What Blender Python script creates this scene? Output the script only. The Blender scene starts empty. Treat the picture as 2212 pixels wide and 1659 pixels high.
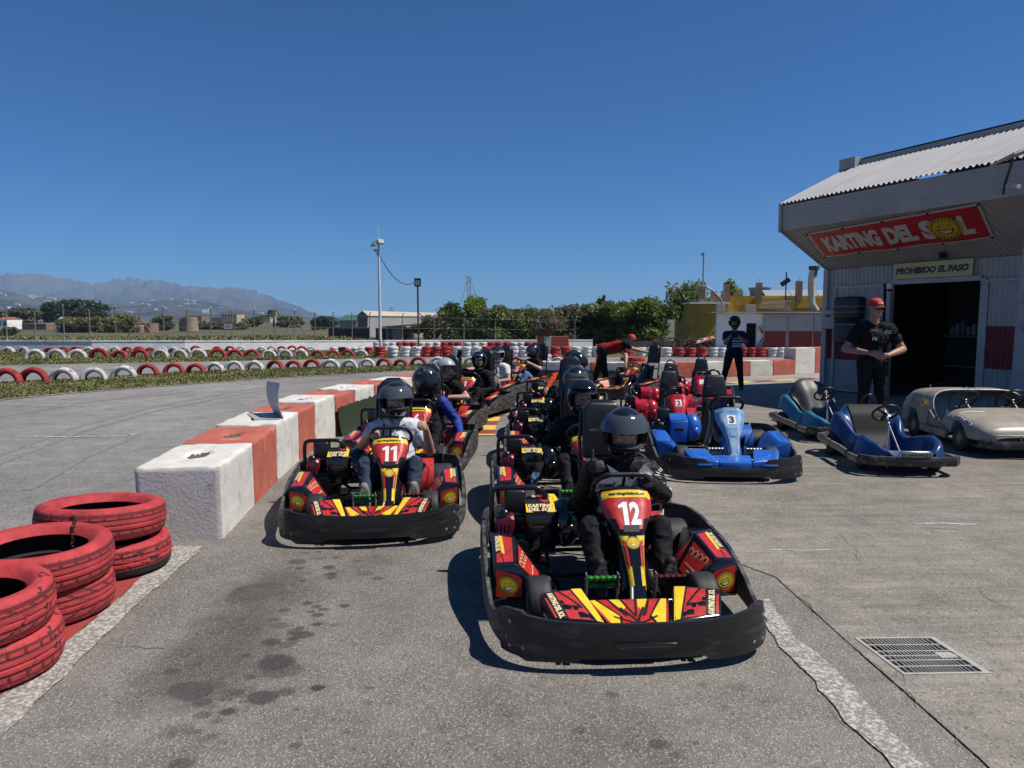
import bpy, bmesh, math, random
import numpy as np
from mathutils import Vector, Matrix, noise, geometry

R = math.radians
SC = bpy.context.scene
COL = SC.collection
rnd = random.Random(7)
W2, H2, F2 = 2212.0, 1659.0, 1534.0          # the photograph as measured
HOR = 688.0                                   # horizon row
CAMZ = 1.62
PITCH = math.atan((H2 / 2 - HOR) / F2)

# ---------------------------------------------------------------- camera, sky, sun
cam = bpy.data.cameras.new('camera')
cam.sensor_width = 36.0
cam.lens = 36.0 * F2 / W2
cam.clip_start = 0.05
cam.clip_end = 30000.0
camo = bpy.data.objects.new('camera', cam)
COL.objects.link(camo)
camo.location = (0, 0, CAMZ)
camo.rotation_euler = (math.pi / 2 - PITCH, 0, 0)
SC.camera = camo

SUN_EL, SUN_AZ = R(57), R(-8)                 # azimuth from +X towards +Y
sun_dir = Vector((math.cos(SUN_EL) * math.cos(SUN_AZ), math.cos(SUN_EL) * math.sin(SUN_AZ), math.sin(SUN_EL)))
world = bpy.data.worlds.new('World')
SC.world = world
world.use_nodes = True
wn = world.node_tree
bg = wn.nodes['Background']
sky = wn.nodes.new('ShaderNodeTexSky')
sky.sky_type = 'NISHITA'
sky.sun_disc = False
sky.sun_elevation = SUN_EL
sky.sun_rotation = math.pi / 2 - SUN_AZ       # measured clockwise from +Y
sky.altitude = 2000
sky.air_density = 1.0
sky.dust_density = 0.0
sky.ozone_density = 10.0
tint = wn.nodes.new('ShaderNodeMixRGB')       # deeper blue of a dry clear day, the same all over the sky
tint.blend_type = 'MULTIPLY'
tint.inputs[0].default_value = 1.0
tint.inputs[2].default_value = (0.335, 0.69, 0.90, 1)
wn.links.new(sky.outputs[0], tint.inputs[1])
wn.links.new(tint.outputs[0], bg.inputs[0])
bg.inputs[1].default_value = 0.080
sl = bpy.data.lights.new('sun', 'SUN')
sl.energy = 4.8
sl.angle = R(0.53)
sl.color = (1.0, 0.945, 0.87)
slo = bpy.data.objects.new('sun', sl)
COL.objects.link(slo)
slo.location = (30, 10, 60)
slo.rotation_euler = sun_dir.to_track_quat('Z', 'Y').to_euler()
SC.view_settings.view_transform = 'Standard'
SC.view_settings.look = 'None'
SC.view_settings.exposure = 0.3
SC.view_settings.gamma = 1.0
SC.view_settings.use_curve_mapping = False
SC.cycles.max_bounces = 6
SC.cycles.transparent_max_bounces = 12
SC.cycles.volume_bounces = 0


# ---------------------------------------------------------------- small maths
def sstep(a, b, x):
    t = np.clip((np.asarray(x, float) - a) / (b - a), 0, 1)
    return t * t * (3 - 2 * t)


def zg(x, y):
    """ground height: level near the karts, falling gently away behind them"""
    x = np.asarray(x, float); y = np.asarray(y, float)
    w = sstep(-22, -4, x)
    a = np.clip(y - 12, 0, None)
    ramp = np.where(a < 8, a * a / 16, a - 4)
    near = -0.013 * np.minimum(ramp, 44) * w
    far = -2.2 * sstep(48, 170, y)
    return near * (1 - sstep(48, 170, y)) + far


def ray(px, py):
    dx = (px - W2 / 2) / F2
    dy = -(py - H2 / 2) / F2
    c, s = math.cos(PITCH), math.sin(PITCH)
    return Vector((dx, c + dy * s, -s + dy * c))


def G(px, py, z=0.0):
    """the ground point (plus z) that a photograph pixel looks at"""
    d = ray(px, py)
    zz = 0.0
    for _ in range(30):
        t = (zz + z - CAMZ) / d.z
        zz = float(zg(d.x * t, d.y * t))
    return Vector((d.x * t, d.y * t, zz))


def AT(px, py, Y):
    """the point of a pixel's ray at depth Y"""
    d = ray(px, py)
    return Vector((d.x / d.y * Y, Y, CAMZ + d.z / d.y * Y))


def rot_z(a):
    return Matrix.Rotation(a, 4, 'Z')


# ---------------------------------------------------------------- materials
MATS = {}


def M(name, rgb=(0.5, 0.5, 0.5), rough=0.55, metal=0.0, var=0.0, vs=4.0, bump=0.0, bs=60.0, coat=0.0, rgb2=None,
      mix=(0.45, 0.6), spec=0.5, detail=6.0, coords='Object', rvar=0.0, stretch=None):
    """procedural principled material: base colour, a second colour mixed by noise, brightness variation and fine relief"""
    if name in MATS:
        return MATS[name]
    m = bpy.data.materials.new(name)
    m.use_nodes = True
    nt = m.node_tree
    b = nt.nodes['Principled BSDF']
    b.inputs['Roughness'].default_value = rough
    b.inputs['Metallic'].default_value = metal
    b.inputs['Specular IOR Level'].default_value = spec
    b.inputs['Coat Weight'].default_value = coat
    b.inputs['Coat Roughness'].default_value = 0.08
    b.inputs['Base Color'].default_value = (*rgb, 1)
    if var or bump or rgb2 or rvar:
        if coords == 'World':
            src = nt.nodes.new('ShaderNodeNewGeometry').outputs['Position']
        else:
            src = nt.nodes.new('ShaderNodeTexCoord').outputs['Object']
        if stretch:
            mp = nt.nodes.new('ShaderNodeMapping'); mp.inputs['Scale'].default_value = stretch; nt.links.new(src, mp.inputs[0]); src = mp.outputs[0]
        col = None
        if rgb2:
            n = nt.nodes.new('ShaderNodeTexNoise'); n.inputs['Scale'].default_value = vs
            n.inputs['Detail'].default_value = detail; n.inputs['Roughness'].default_value = 0.65
            nt.links.new(src, n.inputs['Vector'])
            mr = nt.nodes.new('ShaderNodeMapRange'); mr.inputs[1].default_value = mix[0]; mr.inputs[2].default_value = mix[1]
            nt.links.new(n.outputs['Fac'], mr.inputs[0])
            mx = nt.nodes.new('ShaderNodeMixRGB')
            mx.inputs[1].default_value = (*rgb, 1); mx.inputs[2].default_value = (*rgb2, 1)
            nt.links.new(mr.outputs[0], mx.inputs[0])
            col = mx.outputs[0]
        if var:
            n = nt.nodes.new('ShaderNodeTexNoise'); n.inputs['Scale'].default_value = vs * 0.7
            n.inputs['Detail'].default_value = detail; n.inputs['Roughness'].default_value = 0.6
            nt.links.new(src, n.inputs['Vector'])
            mr = nt.nodes.new('ShaderNodeMapRange'); mr.inputs[1].default_value = 0.3; mr.inputs[2].default_value = 0.7
            mr.inputs[3].default_value = 1 - var; mr.inputs[4].default_value = 1 + var
            nt.links.new(n.outputs['Fac'], mr.inputs[0])
            mx = nt.nodes.new('ShaderNodeMixRGB'); mx.blend_type = 'MULTIPLY'; mx.inputs[0].default_value = 1
            if col: nt.links.new(col, mx.inputs[1])
            else: mx.inputs[1].default_value = (*rgb, 1)
            nt.links.new(mr.outputs[0], mx.inputs[2])
            col = mx.outputs[0]
        if col:
            nt.links.new(col, b.inputs['Base Color'])
        if rvar:
            n = nt.nodes.new('ShaderNodeTexNoise'); n.inputs['Scale'].default_value = vs * 1.7; n.inputs['Detail'].default_value = 5
            nt.links.new(src, n.inputs['Vector'])
            mr = nt.nodes.new('ShaderNodeMapRange'); mr.inputs[1].default_value = 0.3; mr.inputs[2].default_value = 0.7
            mr.inputs[3].default_value = max(0.02, rough - rvar); mr.inputs[4].default_value = min(1, rough + rvar)
            nt.links.new(n.outputs['Fac'], mr.inputs[0]); nt.links.new(mr.outputs[0], b.inputs['Roughness'])
        if bump:
            n = nt.nodes.new('ShaderNodeTexNoise'); n.inputs['Scale'].default_value = bs
            n.inputs['Detail'].default_value = 4
            nt.links.new(src, n.inputs['Vector'])
            bp = nt.nodes.new('ShaderNodeBump'); bp.inputs['Strength'].default_value = min(1, bump)
            bp.inputs['Distance'].default_value = 0.6 * bump / bs if bump <= 1 else 0.6 * bump / bs
            nt.links.new(n.outputs['Fac'], bp.inputs['Height'])
            nt.links.new(bp.outputs[0], b.inputs['Normal'])
    MATS[name] = m
    return m


def glass(name, rgb, alpha, rough=0.05):
    """thin tinted pane: mostly see-through with a glossy coat"""
    if name in MATS: return MATS[name]
    m = bpy.data.materials.new(name); m.use_nodes = True
    nt = m.node_tree; out = nt.nodes['Material Output']
    b = nt.nodes['Principled BSDF']
    b.inputs['Base Color'].default_value = (*rgb, 1); b.inputs['Roughness'].default_value = rough
    b.inputs['Coat Weight'].default_value = 0.6; b.inputs['Coat Roughness'].default_value = 0.03
    t = nt.nodes.new('ShaderNodeBsdfTransparent')
    t.inputs[0].default_value = (0.75, 0.8, 0.85, 1)
    mx = nt.nodes.new('ShaderNodeMixShader'); mx.inputs[0].default_value = alpha
    nt.links.new(t.outputs[0], mx.inputs[1]); nt.links.new(b.outputs[0], mx.inputs[2])
    nt.links.new(mx.outputs[0], out.inputs[0])
    MATS[name] = m
    return m


# ---------------------------------------------------------------- mesh building
class MB:
    """collects geometry; build() links it as one mesh object"""

    def __init__(s):
        s.v, s.f, s.m = [], [], []
        s.mi = 0

    def add(s, verts, faces, mat=None, mi=None):
        o = len(s.v)
        if mat is not None:
            s.v.extend([tuple(mat @ Vector(p)) for p in verts])
        else:
            s.v.extend([tuple(p) for p in verts])
        s.f.extend([tuple(i + o for i in f) for f in faces])
        s.m.extend([s.mi if mi is None else mi] * len(faces))
        return s

    def box(s, c, size, rot=None, mi=None):
        x, y, z = size[0] / 2, size[1] / 2, size[2] / 2
        vs = [(a, b, d) for a in (-x, x) for b in (-y, y) for d in (-z, z)]
        fs = [(0, 1, 3, 2), (4, 6, 7, 5), (0, 4, 5, 1), (2, 3, 7, 6), (0, 2, 6, 4), (1, 5, 7, 3)]
        m = Matrix.Translation(c) @ (rot.to_4x4() if rot else Matrix.Identity(4))
        return s.add(vs, fs, m, mi)

    def rbox(s, c, size, r=0.01, seg=2, rot=None, mi=None):
        bm = bmesh.new(); bmesh.ops.create_cube(bm, size=1.0)
        for v in bm.verts: v.co = Vector((v.co.x * size[0], v.co.y * size[1], v.co.z * size[2]))
        bmesh.ops.bevel(bm, geom=bm.edges[:], offset=min(r, min(size) * 0.49), segments=seg, profile=0.5, affect='EDGES')
        m = Matrix.Translation(c) @ (rot.to_4x4() if rot else Matrix.Identity(4))
        bm.verts.index_update()
        s.add([v.co[:] for v in bm.verts], [[v.index for v in f.verts] for f in bm.faces], m, mi)
        bm.free(); return s

    def tube(s, pts, r, n=8, closed=False, caps=True, mi=None):
        pts = [Vector(p) for p in pts]
        k = len(pts)
        rr = r if isinstance(r, (list, tuple)) else [r] * k
        vs, fs = [], []
        up = None
        for i, p in enumerate(pts):
            if closed: t = pts[(i + 1) % k] - pts[i - 1]
            else: t = pts[min(i + 1, k - 1)] - pts[max(i - 1, 0)]
            t.normalize()
            if up is None:
                up = Vector((0, 0, 1)) if abs(t.z) < 0.9 else Vector((1, 0, 0))
            a = t.cross(up)
            if a.length < 1e-4: a = t.orthogonal()
            a.normalize(); b = a.cross(t).normalized(); up = b
            for j in range(n):
                th = 2 * math.pi * j / n
                vs.append(p + a * (rr[i] * math.cos(th)) + b * (rr[i] * math.sin(th)))
        for i in range(k if closed else k - 1):
            for j in range(n):
                i2 = (i + 1) % k
                fs.append((i * n + j, i * n + (j + 1) % n, i2 * n + (j + 1) % n, i2 * n + j))
        if caps and not closed:
            fs.append(tuple(range(n - 1, -1, -1))); fs.append(tuple((k - 1) * n + j for j in range(n)))
        return s.add(vs, fs, None, mi)

    def lathe(s, prof, n=24, mat=None, mi=None, closed=False):
        """prof: (radius, height) pairs turned about local Z"""
        k = len(prof); vs, fs = [], []
        for r, h in prof:
            for j in range(n):
                a = 2 * math.pi * j / n
                vs.append((r * math.cos(a), r * math.sin(a), h))
        for i in range(k if closed else k - 1):
            for j in range(n):
                i2 = (i + 1) % k
                fs.append((i * n + j, i * n + (j + 1) % n, i2 * n + (j + 1) % n, i2 * n + j))
        return s.add(vs, fs, mat, mi)

    def grid(s, P, nu, nv, mi=None, flip=False):
        vs = [P(i / nu, j / nv) for i in range(nu + 1) for j in range(nv + 1)]
        fs = []
        for i in range(nu):
            for j in range(nv):
                a = i * (nv + 1) + j
                q = (a, a + nv + 1, a + nv + 2, a + 1)
                fs.append(q[::-1] if flip else q)
        return s.add(vs, fs, None, mi)

    def shell(s, P, nu, nv, th, mi=None):
        """a sheet P(u,v) with thickness th and closed rim"""
        A = np.array([[P(i / nu, j / nv) for j in range(nv + 1)] for i in range(nu + 1)], float)
        du = np.gradient(A, axis=0); dv = np.gradient(A, axis=1)
        nn = np.cross(du, dv); nn /= np.maximum(np.linalg.norm(nn, axis=2, keepdims=True), 1e-9)
        B = A + nn * th
        na = (nu + 1) * (nv + 1)
        vs = list(map(tuple, A.reshape(-1, 3))) + list(map(tuple, B.reshape(-1, 3)))
        fs = []
        ix = lambda i, j: i * (nv + 1) + j
        for i in range(nu):
            for j in range(nv):
                a, b, c, d = ix(i, j), ix(i + 1, j), ix(i + 1, j + 1), ix(i, j + 1)
                fs.append((d, c, b, a)); fs.append((a + na, b + na, c + na, d + na))
        rim = [ix(i, 0) for i in range(nu + 1)] + [ix(nu, j) for j in range(1, nv + 1)] + \
              [ix(i, nv) for i in range(nu - 1, -1, -1)] + [ix(0, j) for j in range(nv - 1, 0, -1)]
        for a, b in zip(rim, rim[1:] + rim[:1]):
            fs.append((a, b, b + na, a + na))
        return s.add(vs, fs, None, mi)

    def prism(s, poly, h, mat=None, mi=None):
        """poly: 2-D outline in local XY raised by h along local Z"""
        n = len(poly)
        tri = geometry.tessellate_polygon([[Vector((p[0], p[1], 0)) for p in poly]])
        ar = sum(poly[i - 1][0] * poly[i][1] - poly[i][0] * poly[i - 1][1] for i in range(n))
        if ar < 0: poly = poly[::-1]; tri = geometry.tessellate_polygon([[Vector((p[0], p[1], 0)) for p in poly]])
        vs = [(p[0], p[1], 0) for p in poly] + [(p[0], p[1], h) for p in poly]
        fs = []
        for t in tri:
            a, b, c = [Vector((*poly[i], 0)) for i in t]
            up = (b - a).cross(c - a).z > 0
            fs.append(tuple(i + n for i in (t if up else t[::-1]))); fs.append(tuple(t[::-1] if up else t))
        for i in range(n):
            j = (i + 1) % n
            fs.append((i, j, j + n, i + n))
        return s.add(vs, fs, mat, mi)

    def hull(s, pts, mi=None, mat=None):
        bm = bmesh.new()
        for p in pts: bm.verts.new(p)
        r = bmesh.ops.convex_hull(bm, input=bm.verts)
        bmesh.ops.delete(bm, geom=[v for v in bm.verts if not v.link_faces], context='VERTS')
        bmesh.ops.dissolve_limit(bm, angle_limit=R(1), verts=bm.verts, edges=bm.edges)
        bmesh.ops.recalc_face_normals(bm, faces=bm.faces)
        bm.verts.index_update()
        s.add([v.co[:] for v in bm.verts], [[v.index for v in f.verts] for f in bm.faces], mat, mi)
        bm.free(); return s

    def rhull(s, pts, r=0.012, seg=2, mi=None, mat=None):
        """convex hull of pts with rounded edges"""
        bm = bmesh.new()
        for p in pts: bm.verts.new(p)
        bmesh.ops.convex_hull(bm, input=bm.verts)
        bmesh.ops.delete(bm, geom=[v for v in bm.verts if not v.link_faces], context='VERTS')
        bmesh.ops.dissolve_limit(bm, angle_limit=R(4), verts=bm.verts, edges=bm.edges)
        bmesh.ops.bevel(bm, geom=bm.edges[:], offset=r, segments=seg, profile=0.5, affect='EDGES', clamp_overlap=True)
        bmesh.ops.recalc_face_normals(bm, faces=bm.faces)
        bm.verts.index_update()
        s.add([v.co[:] for v in bm.verts], [[v.index for v in f.verts] for f in bm.faces], mat, mi)
        bm.free(); return s

    def ball(s, c, r, n=12, mat=None, mi=None):
        rx, ry, rz = r if isinstance(r, (tuple, list)) else (r, r, r)
        vs, fs = [], []
        m = n // 2
        for i in range(m + 1):
            ph = math.pi * i / m
            for j in range(n):
                th = 2 * math.pi * j / n
                vs.append((c[0] + rx * math.sin(ph) * math.cos(th), c[1] + ry * math.sin(ph) * math.sin(th), c[2] + rz * math.cos(ph)))
        for i in range(m):
            for j in range(n):
                fs.append((i * n + j, (i + 1) * n + j, (i + 1) * n + (j + 1) % n, i * n + (j + 1) % n))
        return s.add(vs, fs, mat, mi)

    def flat(s, verts2, faces, fn, mi=None):
        """2-D triangles laid on a surface by fn(u, v)"""
        return s.add([fn(u, v) for u, v in verts2], faces, None, mi)

    def poly(s, pts, fn, mi=None):
        tri = geometry.tessellate_polygon([[Vector((p[0], p[1], 0)) for p in pts]])
        fs = []
        for t in tri:
            a, b, c = [Vector((*pts[i], 0)) for i in t]
            fs.append(tuple(t) if (b - a).cross(c - a).z > 0 else tuple(t[::-1]))
        return s.flat(pts, fs, fn, mi)

    def project(s, pts, fn, way, off, mi, sub=2):
        """print a 2-D outline onto the solid collected so far, seen along -way"""
        if not hasattr(s, 'bvh') or s.bvh is None:
            from mathutils.bvhtree import BVHTree
            s.bvh = BVHTree.FromPolygons(s.v, s.f)
        tri = geometry.tessellate_polygon([[Vector((p[0], p[1], 0)) for p in pts]])
        q = [tuple(p[:2]) for p in pts]; fs = [tuple(t) for t in tri]
        for _ in range(sub):
            nf = []; ed = {}
            def mid(a, b):
                k = (min(a, b), max(a, b))
                if k not in ed: ed[k] = len(q); q.append(((q[a][0] + q[b][0]) / 2, (q[a][1] + q[b][1]) / 2))
                return ed[k]
            for a, b, c in fs:
                x, y, z = mid(a, b), mid(b, c), mid(c, a)
                nf += [(a, x, z), (x, b, y), (z, y, c), (x, y, z)]
            fs = nf
        return s.print_on(q, fs, fn, way, off, mi)

    def print_on(s, q, fs, fn, way, off, mi):
        w = Vector(way).normalized(); vs = []
        for u, v in q:
            p = Vector(fn(u, v)); h = s.bvh.ray_cast(p + w * 0.08, -w, 0.2)
            vs.append(tuple((h[0] if h[0] else p) + w * off))
        return s.add(vs, fs, None, mi)

    def mesh(s, name, mats, smooth=None):
        me = bpy.data.meshes.new(name)
        me.from_pydata(s.v, [], s.f)
        for m in (mats if isinstance(mats, (list, tuple)) else [mats]):
            me.materials.append(MATS[m] if isinstance(m, str) else m)
        if len(me.materials) > 1:
            me.polygons.foreach_set('material_index', s.m)
        if smooth is not None:
            me.polygons.foreach_set('use_smooth', [True] * len(me.polygons))
            me.set_sharp_from_angle(angle=R(smooth))
        me.update()
        return me

    def build(s, name, mats, parent=None, smooth=None):
        o = bpy.data.objects.new(name, s.mesh(name, mats, smooth))
        COL.objects.link(o)
        if parent: o.parent = parent
        return o


def npmesh(name, verts, faces, mats, parent=None, smooth=False, midx=None):
    """one mesh from numpy arrays (faces all of the same size)"""
    verts = np.asarray(verts, np.float32); faces = np.asarray(faces, np.int32)
    k = faces.shape[1]
    me = bpy.data.meshes.new(name)
    me.vertices.add(len(verts)); me.vertices.foreach_set('co', verts.ravel())
    me.loops.add(faces.size); me.loops.foreach_set('vertex_index', faces.ravel())
    me.polygons.add(len(faces))
    me.polygons.foreach_set('loop_start', np.arange(0, faces.size, k, dtype=np.int32))
    for m in (mats if isinstance(mats, (list, tuple)) else [mats]):
        me.materials.append(MATS[m] if isinstance(m, str) else m)
    if midx is not None: me.polygons.foreach_set('material_index', np.asarray(midx, np.int32))
    me.polygons.foreach_set('use_smooth', np.full(len(faces), bool(smooth)))
    me.update(calc_edges=True); me.validate()
    o = bpy.data.objects.new(name, me); COL.objects.link(o)
    if parent: o.parent = parent
    return o


def T(o, label, cat, group=None):
    o['label'] = label; o['category'] = cat
    if group: o['group'] = group
    return o


def K(o, kind, label=None):
    o['kind'] = kind
    if label: o['label'] = label
    return o


def thing(name, loc, rz=0.0, label=None, cat=None, group=None):
    o = bpy.data.objects.new(name, None); COL.objects.link(o)
    o.empty_display_size = 0.1
    o.location = loc; o.rotation_euler = (0, 0, rz)
    if label: T(o, label, cat, group)
    return o


def copy_tree(o, parent=None):
    c = o.copy(); COL.objects.link(c); c.parent = parent
    for ch in o.children: copy_tree(ch, c)
    return c


# lettering from the built-in font, as flat triangles
_TX = {}


def text2d(txt, size=1.0, bold=0.0, xs=1.0, shear=0.0):
    key = (txt, bold, xs, shear)
    if key not in _TX:
        cu = bpy.data.curves.new('lettering', 'FONT'); cu.body = txt; cu.size = 1.0; cu.offset = bold; cu.shear = shear
        cu.resolution_u = 3; cu.fill_mode = 'BOTH'
        ob = bpy.data.objects.new('lettering', cu); COL.objects.link(ob)
        dg = bpy.context.evaluated_depsgraph_get()
        me = ob.evaluated_get(dg).to_mesh()
        v = np.array([p.co[:2] for p in me.vertices]); f = [tuple(p.vertices) for p in me.polygons]
        nz = [p.normal.z for p in me.polygons]
        f = [q if z > 0 else q[::-1] for q, z in zip(f, nz)]
        bpy.data.objects.remove(ob); bpy.data.curves.remove(cu)
        v[:, 0] *= xs
        c = (v.min(0) + v.max(0)) / 2
        _TX[key] = (v - c, f, v.max(0) - v.min(0))
    v, f, wh = _TX[key]
    return v * size, f, wh * size


def put_text(mb, txt, fn, c, width, bold=0.03, shear=0.0, mi=0, height=None, rot=0.0, way=None, off=0.004):
    """lettering centred on c of the surface fn, width by height metres"""
    v, f, wh = text2d(txt, 1.0, bold, 1.0, shear)
    sx = width / wh[0]; sy = (height / wh[1]) if height else sx
    ca, sa = math.cos(rot), math.sin(rot)
    q = [((x * sx) * ca - (y * sy) * sa + c[0], (x * sx) * sa + (y * sy) * ca + c[1]) for x, y in v]
    if way: mb.print_on(q, f, fn, way, off, mi)
    else: mb.flat(q, f, fn, mi)


def plane_fn(o, u, v, off=0.0):
    """surface point function of a flat face: origin o, unit axes u, v, lifted by off along their normal"""
    o, u, v = Vector(o), Vector(u).normalized(), Vector(v)
    v = (v - u * u.dot(v)).normalized(); n = u.cross(v)
    return lambda a, b: tuple(o + u * a + v * b + n * off)


def lift(fn, d):
    """the same surface function raised by d (estimated normal)"""
    def g(a, b):
        p = Vector(fn(a, b)); e = 1e-3
        n = (Vector(fn(a + e, b)) - p).cross(Vector(fn(a, b + e)) - p).normalized()
        return tuple(p + n * d)
    return g


def sun_face(mb, fn, c, r, mi, rot=0.0):
    """smiling sun emblem; mi = material slots (yellow, black, white)"""
    Y, B, Wt = mi

    def ring(r0, k=28, r1=None, ph=0):
        out = []
        for i in range(k):
            rr = r0 if (r1 is None or i % 2 == 0) else r1
            a = 2 * math.pi * i / k + ph
            out.append((c[0] + rr * math.cos(a), c[1] + rr * math.sin(a)))
        return out

    def rp(x, y):
        return (c[0] + r * (x * math.cos(rot) - y * math.sin(rot)), c[1] + r * (x * math.sin(rot) + y * math.cos(rot)))
    e = 0.0007
    mb.poly(ring(r * 1.04, 56, r * 0.80), lift(fn, e), B)
    mb.poly(ring(r * 0.98, 56, r * 0.74), lift(fn, 2 * e), Y)
    mb.poly(ring(r * 0.74), lift(fn, 3 * e), B)
    mb.poly(ring(r * 0.69), lift(fn, 4 * e), Y)
    for sx in (-1, 1):
        mb.poly([rp(sx * 0.26 + 0.14 * math.cos(t), 0.16 + 0.10 * math.sin(t)) for t in np.linspace(0, math.pi, 7)] +
                [rp(sx * 0.26 + 0.10 * math.cos(t), 0.15 + 0.06 * math.sin(t)) for t in np.linspace(math.pi, 0, 7)], lift(fn, 5 * e), B)
    mb.poly([rp(-0.50, -0.02), rp(-0.30, -0.40), rp(0, -0.50), rp(0.30, -0.40), rp(0.50, -0.02), rp(0.3, -0.07), rp(0, -0.1), rp(-0.3, -0.07)], lift(fn, 5 * e), B)
    mb.poly([rp(-0.36, -0.12), rp(-0.24, -0.35), rp(0, -0.43), rp(0.24, -0.35), rp(0.36, -0.12), rp(0, -0.16)], lift(fn, 6 * e), Wt)


# shared materials
M('black_plastic', (0.012, 0.012, 0.013), 0.32, var=0.3, vs=12, bump=0.15, bs=40)
M('black_gloss', (0.008, 0.008, 0.009), 0.14, coat=0.5)
M('black_matt', (0.014, 0.014, 0.015), 0.7, var=0.3, vs=20)
M('black_vinyl', (0.012, 0.012, 0.013), 0.42, var=0.3, vs=15, bump=0.3, bs=90)
M('bumper_black', (0.0125, 0.012, 0.0115), 0.45, rgb2=(0.085, 0.08, 0.073), vs=6, mix=(0.52, 0.84), bump=0.22, bs=30, rvar=0.18, detail=12, stretch=(1, 1, 4))
M('bumper_scuffed', (0.018, 0.017, 0.016), 0.6, rgb2=(0.15, 0.14, 0.125), vs=7, mix=(0.44, 0.74), bump=0.25, bs=30, rvar=0.15, detail=12, stretch=(1, 1, 5))
M('rubber', (0.016, 0.016, 0.017), 0.62, var=0.4, vs=18, bump=0.3, bs=120)
M('steel_black', (0.01, 0.01, 0.011), 0.25, var=0.2, vs=20)
M('steel', (0.45, 0.44, 0.42), 0.35, metal=0.9, var=0.2, vs=20)
M('steel_worn', (0.30, 0.29, 0.27), 0.5, metal=0.5, rgb2=(0.10, 0.075, 0.055), vs=14, mix=(0.5, 0.72))
M('aluminium', (0.5, 0.5, 0.5), 0.35, metal=0.8, var=0.2, vs=8)
M('kart_red', (0.48, 0.024, 0.020), 0.42, rgb2=(0.19, 0.018, 0.016), vs=16, mix=(0.52, 0.80), coat=0.15, var=0.16, detail=12, rvar=0.15)
M('kart_yellow', (0.74, 0.52, 0.02), 0.42, coat=0.15, var=0.18, vs=14, rgb2=(0.36, 0.25, 0.03), mix=(0.58, 0.8), detail=12)
M('print_white', (0.75, 0.74, 0.72), 0.45, var=0.08, vs=30)
M('print_cream', (0.72, 0.62, 0.33), 0.45, var=0.15, vs=40)
M('print_black', (0.010, 0.010, 0.010), 0.4)
M('engine_red', (0.16, 0.012, 0.028), 0.4, var=0.3, vs=20)
M('pedal_green', (0.05, 0.26, 0.04), 0.32, metal=0.6)
M('pedal_red', (0.11, 0.02, 0.025), 0.32, metal=0.6)
# ================================================================ ground
def inpoly(P, poly):
    x, y = P[:, 0], P[:, 1]
    ins = np.zeros(len(P), bool)
    n = len(poly)
    for i in range(n):
        x0, y0 = poly[i - 1][:2]; x1, y1 = poly[i][:2]
        c = ((y0 > y) != (y1 > y)) & (x < (x1 - x0) * (y - y0) / ((y1 - y0) if y1 != y0 else 1e-9) + x0)
        ins ^= c
    return ins


def sheet(name, poly, off, mat, cell=1.0, kind='structure', parent=None):
    """a flat outline draped on the ground, off metres above it"""
    bm = bmesh.new()
    vs = [bm.verts.new((p[0], p[1], 0)) for p in poly]
    f = bm.faces.new(vs)
    bmesh.ops.triangulate(bm, faces=[f])
    xs = [p[0] for p in poly]; ys = [p[1] for p in poly]
    for a, lo, hi in ((0, min(xs), max(xs)), (1, min(ys), max(ys))):
        k = math.ceil(lo / cell)
        while k * cell < hi:
            co = [0, 0, 0]; co[a] = k * cell; no = [0, 0, 0]; no[a] = 1
            bmesh.ops.bisect_plane(bm, geom=bm.verts[:] + bm.edges[:] + bm.faces[:], plane_co=co, plane_no=no, dist=1e-6)
            k += 1
    for v in bm.verts: v.co.z = float(zg(v.co.x, v.co.y)) + off
    bmesh.ops.recalc_face_normals(bm, faces=bm.faces)
    for f in bm.faces:
        if f.normal.z < 0: f.normal_flip()
    me = bpy.data.meshes.new(name); bm.to_mesh(me); bm.free()
    me.materials.append(MATS[mat] if isinstance(mat, str) else mat)
    o = bpy.data.objects.new(name, me); COL.objects.link(o)
    if kind: o['kind'] = kind
    if parent: o.parent = parent
    return o


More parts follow.
